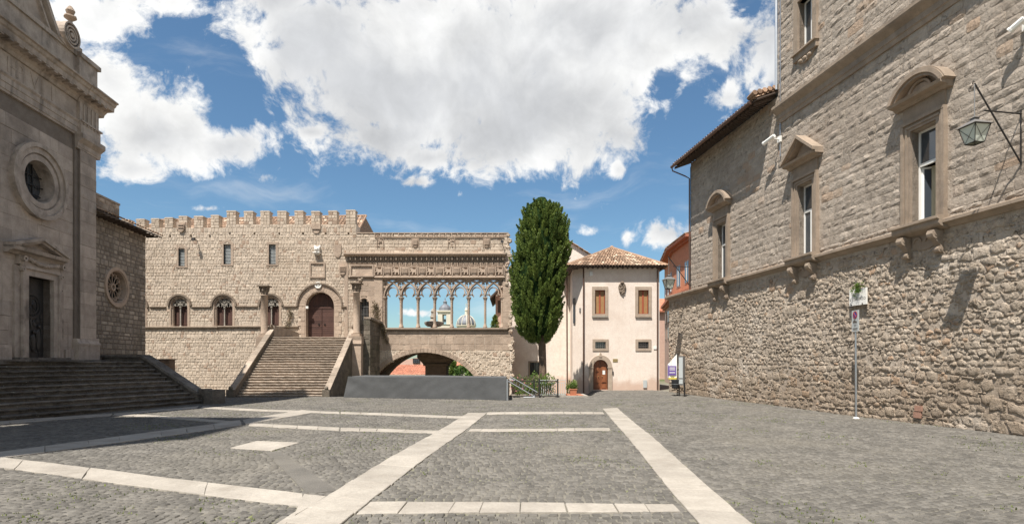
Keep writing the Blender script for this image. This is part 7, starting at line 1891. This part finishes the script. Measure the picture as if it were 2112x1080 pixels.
# ================================================================ GARDEN by the stage
kb = thing('garden_kerb', 'low stone kerb edging the small garden in front of the pink wing', 'kerb', (1.8, 28.9, 0))
m = MB()
for a, b in ((-.1, 1.2), (1.21, 2.5), (2.51, 3.92)): m.box(a, b, 28.62, 28.80, -.1, .09 + random.uniform(0, .01), random.random())
m.box(3.74, 3.92, 28.81, 30.6, -.3, .09); m.build('kerbstone', 'travertine', kb)
soil = MB(); soil.raw([(-.1, 28.8, .05), (2.9, 28.8, .05), (2.9, 33.5, -.1), (-.1, 33.5, -.1)], [(0, 1, 2, 3)]); o = soil.build('planting_soil', 'damp', None); o['kind'] = 'structure'
tb = thing('brick_edging', 'terracotta paving strip at the right end of the garden beside the potted bush', 'paving', (3.3, 29, 0)); m = MB()
for i in range(5): 
    for j in range(4): m2 = MB(); m2.box(2.92 + i * .16, 3.07 + i * .16, 28.82 + j * .42, 29.22 + j * .42, .0, .095 + random.uniform(0, .01), random.random()); m2.build('brick', 'terracotta', tb)
def shrub(label, x, y, z, rx, rz, n, mat='leaf_light', flowers=0, name='garden_shrub', ll=.075):
    t = thing(name, label, 'shrub', (x, y, z), None); g = np.random.default_rng(int(abs(x * 100)) + 5); cs = []
    for _ in range(n):
        d_ = g.normal(size=3); d_ /= np.linalg.norm(d_); q = g.random() ** .4
        cs.append(((x + d_[0] * rx * q, y + d_[1] * rx * .8 * q, z + rz + d_[2] * rz * q), (d_[0], d_[1], .3), float(g.random())))
    V, F, T = leaves_np(cs, 9, .10, .045, ll, .5, 7); quads_mesh('foliage', V - np.array(t.location), F, T, mat, t)
    m = MB()
    for k in range(5): m.tube([(x + g.normal() * .05, y, z - .1), (x + g.normal() * .2 * rx, y, z + rz), (x + g.normal() * .45 * rx, y, z + rz * 1.6)], .012, 4)
    m.build('stem', 'bark', t)
    if flowers:
        m = MB()
        for _ in range(flowers):
            d_ = g.normal(size=3); d_ /= np.linalg.norm(d_); blob(m, x + d_[0] * rx, y - abs(d_[1]) * rx * .8, z + rz + d_[2] * rz * .8, .035, .035, .03, 5)
        m.build('blossom', 'rose_petal', t)
    return t
shrub('sparse rose bush with a few pink blooms right beside the stage end', .35, 30.0, .0, .42, .55, 60, flowers=7)
shrub('tall light green garden shrub in front of the barred window', 1.25, 30.2, .0, .62, .62, 170)
shrub('light green shrub at the foot of the cypress, behind the iron gate', 1.95, 30.0, .0, .48, .60, 110)
shrub('low rose bush behind the crossed iron fence panel', .95, 29.2, .0, .40, .38, 80, flowers=5)
shrub('dark green low hedge plant in the shade beside the light railings', 3.35, 31.2, .0, .30, .42, 90, 'leaf')
# iron fence with crossed bars
FG = Fr((0, 28.55), (1, 0))
fn = thing('iron_fence', 'black iron fence with crossed bars and square posts between stage and potted bush', 'fence', (1.4, 28.55, 0))
def gpx(px): return (px - CX) / FPX * 28.5
for px in (1049, 1101.5, 1112.5, 1150.5):
    m = MB(FG); x = gpx(px); m.box(x - .035, x + .035, -.035, .035, -.02, .92); m.box(x - .045, x + .045, -.045, .045, .92, .96); m.build('post', 'iron', fn)
for a, b in ((1049, 1101.5), (1112.5, 1150.5)):
    x0, x1 = gpx(a) + .036, gpx(b) - .036
    m = MB(FG); m.box(x0, x1, -.02, .02, .82, .86); m.build('top_rail', 'iron', fn)
    m = MB(FG); m.box(x0, x1, -.02, .02, .06, .10); m.build('bottom_rail', 'iron', fn)
    for s in (0, 1):
        m = MB(FG); n_ = -.012 if s else .012; m.tube([(x0, n_, .10 + s * .72), (x1, n_, .82 - s * .72)], .014, 5); m.build('cross_bar', 'iron', fn)
    m = MB(FG); m.ring((x0 + x1) / 2, .46, .10, .125, 0, 360, -.02, .02, 14); m.build('ring', 'iron', fn)
m = MB(FG); 
gt = thing('gate_leaf', 'pair of narrow black gate uprights between the two crossed fence panels', 'gate', (gpx(1107), 28.55, 0))
for k in range(3): m = MB(FG); x = gpx(1103.8 + k * 3.1); m.box(x - .008, x + .008, -.01, .01, .06, .86); m.build('upright', 'iron', gt)
m = MB(FG); m.box(gpx(1102.8), gpx(1111.2), -.01, .012, .80, .84); m.box(gpx(1102.8), gpx(1111.2), -.01, .012, .08, .12); m.build('rail', 'iron', gt)
FR3 = Fr((0, 29.9), (1, 0)); gp2 = lambda px: (px - CX) / FPX * 29.9
lf = thing('light_railing', 'light grey railing of thin upright balusters behind the black fence', 'railing', (2.2, 29.9, 0))
x0, x1 = gp2(1113), gp2(1166)
for z in (.84, .70, .06): m = MB(FR3); m.box(x0, x1, -.015, .015, z, z + .03); m.build('rail', 'sign_grey', lf)
for k in range(14): m = MB(FR3); x = x0 + (x1 - x0) * k / 13; m.box(x - .013, x + .013, -.014, .014, 0 if k in (0, 13) else .09, .70 if k not in (0, 13) else .92); m.build('baluster', 'sign_grey', lf)
# folded aluminium barrier leaning on the stage end
ab = thing('leaning_barrier', 'shiny metal crowd barrier leaning at a slant between the stage end and the iron fence', 'barrier', (.6, 28.3, 0))
P0, P1 = Vector((-.20, 28.2, .86)), Vector((1.18, 28.1, .06)); dn = Vector((.0, .04, .0)); off = Vector((.10, .0, .24))
for k in range(2):
    m = MB(); m.tube([tuple(P0 + off * k), tuple(P1 + off * k)], .026, 7); m.build('rail', 'steel', ab)
for k in range(9):
    m = MB(); q = P0.lerp(P1, .04 + k * .115); m.tube([tuple(q), tuple(q + off)], .011, 5); m.build('bar', 'steel', ab)
m = MB(); m.tube([tuple(P1), tuple(P1 + Vector((-.6, -.05, -.01)))], .024, 6); m.build('foot', 'steel', ab)
m = MB(); m.tube([tuple(P0 + Vector((.05, 0, .1))), tuple(P0 + Vector((.45, 0, .02)))], .024, 6); m.build('foot', 'steel', ab)
# potted bush
pb = thing('potted_bush', 'small round clipped bush in a square terracotta pot against the pink wall corner', 'potted plant', (3.15, 28.98, .09)); x, y = 3.19, 29.1
m = MB(); m.raw([(x - .15, y - .15, .10), (x + .15, y - .15, .10), (x + .15, y + .15, .10), (x - .15, y + .15, .10), (x - .18, y - .18, .42), (x + .18, y - .18, .42), (x + .18, y + .18, .42), (x - .18, y + .18, .42)], [(0, 1, 2, 3), (4, 5, 6, 7), (0, 1, 5, 4), (1, 2, 6, 5), (2, 3, 7, 6), (3, 0, 4, 7)]); m.box(x - .195, x + .195, y - .195, y + .195, .39, .43); m.build('pot', 'terracotta', pb)
g = np.random.default_rng(4); cs = []
for _ in range(170):
    d_ = g.normal(size=3); d_ /= np.linalg.norm(d_); cs.append(((x + d_[0] * .15, y + d_[1] * .15, .58 + d_[2] * .13), (d_[0] * .8, d_[1] * .8, d_[2] * .6), float(g.random())))
Vb, Fb, Tb = leaves_np(cs, 12, .03, .022, .035, .1, 9); quads_mesh('foliage', Vb - np.array(pb.location), Fb, Tb, 'leaf_light', pb)

# ================================================================ BEHIND THE LOGGIA
fo = thing('fountain', 'round stone fountain basin with tiered stem seen through the loggia arches', 'fountain', ((895 - CX) / FPX * 39.5, 39.5, 3.96)); fx = (895 - CX) / FPX * 39.5; fy = 39.5; Zf = lambda py: EYE + (HZ - py) / FPX * 39.5
m = MB(); m.lathe(fx, fy, [(.25, Z36(681)), (.22, Zf(674)), (.45, Zf(673)), (.62, Zf(669)), (.66, Zf(664)), (.60, Zf(663)), (.3, Zf(664.5))], 20, .6, flute=.05); m.build('basin', 'travertine', fo)
m = MB(); m.lathe(fx - .08, fy, [(.28, Zf(664)), (.2, Zf(660)), (.12, Zf(657)), (.20, Zf(654)), (.13, Zf(650)), (.10, Zf(646)), (.14, Zf(642)), (.07, Zf(638)), (.03, Zf(636))], 14, .6, flute=.05); m.build('stem', 'travertine', fo)
def D(px, py, y): return ((px - CX) / FPX * y, EYE + (HZ - py) / FPX * y)
# far bell tower and dome
by = 170.; x, _ = D(918, 0, by); k = by / FPX
bt = thing('far_bell_tower', 'pale distant bell tower with dark domed cap seen through the loggia', 'bell tower', (x, by, -8))
m = MB(); zt_ = D(0, 644, by)[1]; hw = 13.5 * k
zo0_, zo1_ = D(0, 668, by)[1], D(0, 649, by)[1]
m.box(x - hw, x + hw, by - hw, by + hw, -10, zo0_ - .2)
for s in (-1, 1): m.box(x + s * hw if s < 0 else x + hw * .30, x - hw * .30 if s < 0 else x + hw, by - hw, by + hw, zo0_ - .2, zo1_)
m.box(x - hw, x + hw, by - hw, by + hw, zo1_, zt_); m.build('shaft', 'pale_stone', bt)
m = MB(); m.ring(x, zo1_ - hw * .3, hw * .3, hw * .42, 0, 180, 0, 0.1, 8)
m = MB(); m.box(x - hw * .12, x + hw * .12, by - hw * .3, by, zo0_ + .6, zo0_ + 1.5); m.build('bell', 'bronze', bt)
m = MB(); m.box(x - hw * 1.15, x + hw * 1.15, by - hw * 1.15, by + hw * 1.15, zt_, zt_ + 3 * k); m.build('cornice', 'pale_stone', bt); m = MB(); m.box(x - hw * 1.1, x + hw * 1.1, by - hw * 1.1, by + hw * 1.1, zo0_ - 1.2 * k, zo0_ - .2); m.build('cornice', 'pale_stone', bt)
m = MB(); z0 = zt_ + 3 * k; m.lathe(x, by, [(hw * 1.0, z0), (hw * .92, z0 + 6 * k), (hw * .62, z0 + 11 * k), (hw * .30, z0 + 14 * k), (hw * .26, z0 + 18 * k), (hw * .34, z0 + 18.5 * k), (hw * .1, z0 + 22 * k), (.05, z0 + 28 * k)], 12, .5); m.build('cap', 'lead', bt)
dy = 150.; x, _ = D(961.5, 0, dy); k = dy / FPX
dm = thing('far_church_dome', 'dark ribbed dome with slender lantern seen through the loggia', 'dome', (x, dy, -8)); R0 = 19.5 * k; zb_d = D(0, 671, dy)[1]
m = MB(); m.lathe(x, dy, [(R0 * .98, -10), (R0 * .98, zb_d - 2 * k), (R0 * 1.08, zb_d - 1.5 * k), (R0 * 1.08, zb_d), (R0, zb_d)], 24, .5); m.build('drum', 'pale_stone', dm)
m = MB(); m.lathe(x, dy, [(R0 * cos(a), zb_d + R0 * 1.12 * sin(a)) for a in np.linspace(0, 1.42, 9)], 24, .5); m.build('dome', 'lead', dm, smooth=True)
for j in range(12):
    a = 2 * pi * j / 12 + .13; m = MB(); m.tube([(x + R0 * 1.01 * cos(t) * cos(a), dy + R0 * 1.01 * cos(t) * sin(a), zb_d + R0 * 1.13 * sin(t)) for t in np.linspace(0, 1.4, 8)], .10, 4); m.build('rib', 'pale_stone', dm)
zt_ = zb_d + R0 * 1.1; m = MB(); m.lathe(x, dy, [(3.2 * k, zt_), (3 * k, zt_ + 2 * k), (2.4 * k, zt_ + 9 * k), (3.4 * k, zt_ + 9.5 * k), (3.2 * k, zt_ + 11 * k), (1.4 * k, zt_ + 14 * k), (.6 * k, zt_ + 17 * k), (.12, zt_ + 24 * k)], 10); m.build('lantern', 'pale_stone', dm)
# house corner at the right end of the terrace, with a small cypress
hr_ = thing('terrace_house', 'rose walled house corner with deep dark eave behind the last loggia arch', 'house', (-.9, 42, 3))
m = MB(); q = 43 / FPX; xx = lambda px: (px - CX) * q; zz = lambda py: EYE + (HZ - py) * q
m.box(xx(1022), xx(1060), 43, 48, 2, zz(596)); m.build('wall', 'rose_wall', hr_)
m = MB(); m.raw([(xx(1011), 42.3, zz(618)), (xx(1060), 42.3, zz(570)), (xx(1060), 48.5, zz(570)), (xx(1011), 48.5, zz(618)), (xx(1012), 42.3, zz(613)), (xx(1062), 42.3, zz(564)), (xx(1062), 48.5, zz(564)), (xx(1012), 48.5, zz(613))], [(0, 1, 2, 3), (4, 5, 6, 7), (0, 1, 5, 4), (1, 2, 6, 5), (2, 3, 7, 6), (3, 0, 4, 7)]); m.build('eave', 'dark_wood', hr_)
m = MB(); m.box(xx(1027), xx(1034), 42.95, 43.0, zz(645), zz(620)); m.build('shutter', 'dark_wood', hr_)
g = np.random.default_rng(8)
def small_tree(label, x, y, z0, R, H, mat, n, cone=False, name='garden_tree', cat='tree', group=None, ll=.2):
    t = thing(name, label, cat, (x, y, z0), group); cs = []
    for _ in range(n):
        h = g.random(); a = g.uniform(0, 2 * pi); r = R * ((1 - h) ** .8 if cone else sqrt(max(0, 1 - (2 * h - 1) ** 2))) * (.55 + .5 * g.random()) * (1 + .3 * mnoise.noise(Vector((cos(a) * 2, sin(a) * 2, h * 4 + x))))
        cs.append(((x + cos(a) * r, y + sin(a) * r, z0 + H * (.12 + .88 * h)), (cos(a), sin(a), .2), float(np.clip(.5 + g.normal() * .22, 0, 1))))
    V, F, T = leaves_np(cs, 16, ll * 1.2, ll * .5, ll, .5, 5); quads_mesh('crown', V - np.array(t.location), F, T, mat, t)
    m = MB(); m.tube([(x, y, z0 - .3), (x + .05, y, z0 + H * .5), (x, y, z0 + H * .8)], [R * .09, R * .07, R * .03], 6); m.build('trunk', 'bark', t)
    return t
small_tree('small pointed dark cypress standing in the last opening of the loggia', xx(1023), 41.0, 3.95, .36, 1.25, 'leaf', 130, True, ll=.10)
# ================================================================ BELOW, SEEN THROUGH THE LOW ARCH
vh = thing('valley_house', 'long red tiled house in the valley seen left of the pillar under the arch', 'house', (-12, 72, -8))
m = MB(); m.box(-22, -10.2, 66, 80, -9, D(0, 773, 66)[1] - .35, .5); m.build('wall', 'pale_stone', vh)
V, F, T = [], [], []; zc_a, zc_b = D(0, 772, 65)[1], D(0, 752, 72)[1]
tiles(V, F, T, (-23, 65, zc_a), (-8.0, 65, zc_a), (-23, 72, zc_b), (-8.4, 72, zc_b), .30, .5, .05); finish('roof_tiles', V, F, T, M['red_tile'], vh, kind='stuff')
m = MB(); m.box(-23, -8.0, 64.9, 65.1, zc_a - .28, zc_a - .02); m.build('eave', 'travertine', vh)
vb = thing('valley_house', 'rose walled house with a dark barred window rising behind the red roof', 'house', (-11, 74, -8))
a0, a1 = D(822, 0, 74)[0], D(882, 0, 74)[0]; m = MB(); f = Fr((0, 74), (1, 0)); m.fr = f
m.prism([(a0 - 3, -9), (a1 + 2, -9), (a1 + 2, D(0, 741, 74)[1]), (D(872, 0, 74)[0], D(0, 735, 74)[1]), (a0 - 3, D(0, 762, 74)[1] + .6)], -6, 0); m.build('wall', 'rose_wall', vb)
m = MB(f); wx0, wx1, wz0, wz1 = D(853, 0, 74)[0], D(865, 0, 74)[0], D(0, 748, 74)[1], D(0, 740, 74)[1]; m.box(wx0 - .08, wx1 + .08, 0, .1, wz0 - .08, wz1 + .08); w = m.build('window', 'iron', vb)
for k in range(3):
    for j in range(2): m = MB(f); w0 = wx0 + (wx1 - wx0) * k / 3 + .03; h0 = wz0 + (wz1 - wz0) * j / 2 + .03; m.box(w0, w0 + (wx1 - wx0) / 3 - .05, .1, .13, h0, h0 + (wz1 - wz0) / 2 - .05); m.build('pane', 'glass', w)
vc = thing('valley_house', 'ochre house with red roof among trees right of the pillar under the arch', 'house', (-6, 80, -8)); f = Fr((0, 84), (1, 0))
a0, a1 = D(936, 0, 84)[0], D(990, 0, 84)[0]; m = MB(f); m.box(a0, a1, -8, 0, -9, D(0, 752, 84)[1]); m.build('wall', 'pale_stone', vc)
m = MB(f); m.raw([(a0 - .6, .5, D(0, 753, 84)[1]), (a1 + .6, .5, D(0, 753, 84)[1]), (a1 + .6, -5, D(0, 741, 89)[1]), (a0 - .6, -5, D(0, 741, 89)[1])], [(0, 1, 2, 3)]); m.build('roof', 'red_tile', vc)
m = MB(f); m.box(D(943, 0, 84)[0], D(947, 0, 84)[0], 0, .06, D(0, 762, 84)[1], D(0, 755, 84)[1]); m.build('window', 'glass', vc)
for i, (px, py, yy, R, mt, lb) in enumerate(((929, 741, 76, 1.0, 'far_green', 'bright green slender tree right of the pillar under the low arch'), (935, 748, 74, .7, 'leaf', 'dark pointed cypress between the bright tree and the ochre house below'), (955, 757, 72, 1.6, 'far_green', 'spreading green bush in front of the ochre house below the arch'), (973, 764, 70, 1.2, 'far_green', 'low green bush at the right foot of the low arch view'))):
    X_, Z_ = D(px, py, yy); small_tree(lb, X_, yy, -7.5, R, Z_ + 7.5, mt, 320, cone=(i == 1), ll=.30)
for i in range(46):      # woods and hedges on the far slope, one kind of tree after another
    pass
hill = MB(); n = 60
pts = []
for i in range(n + 1):
    x = -500 + 1000 * i / n; h = 14 + 10 * mnoise.noise(Vector((x * .008, 3, 1))); pts += [(x, 600, -9), (x, 760, h * .3 - 6)]
hill.raw(pts, [(2 * i, 2 * i + 2, 2 * i + 3, 2 * i + 1) for i in range(n)]); o = hill.build('hill', 'far_green', None); o['kind'] = 'structure'
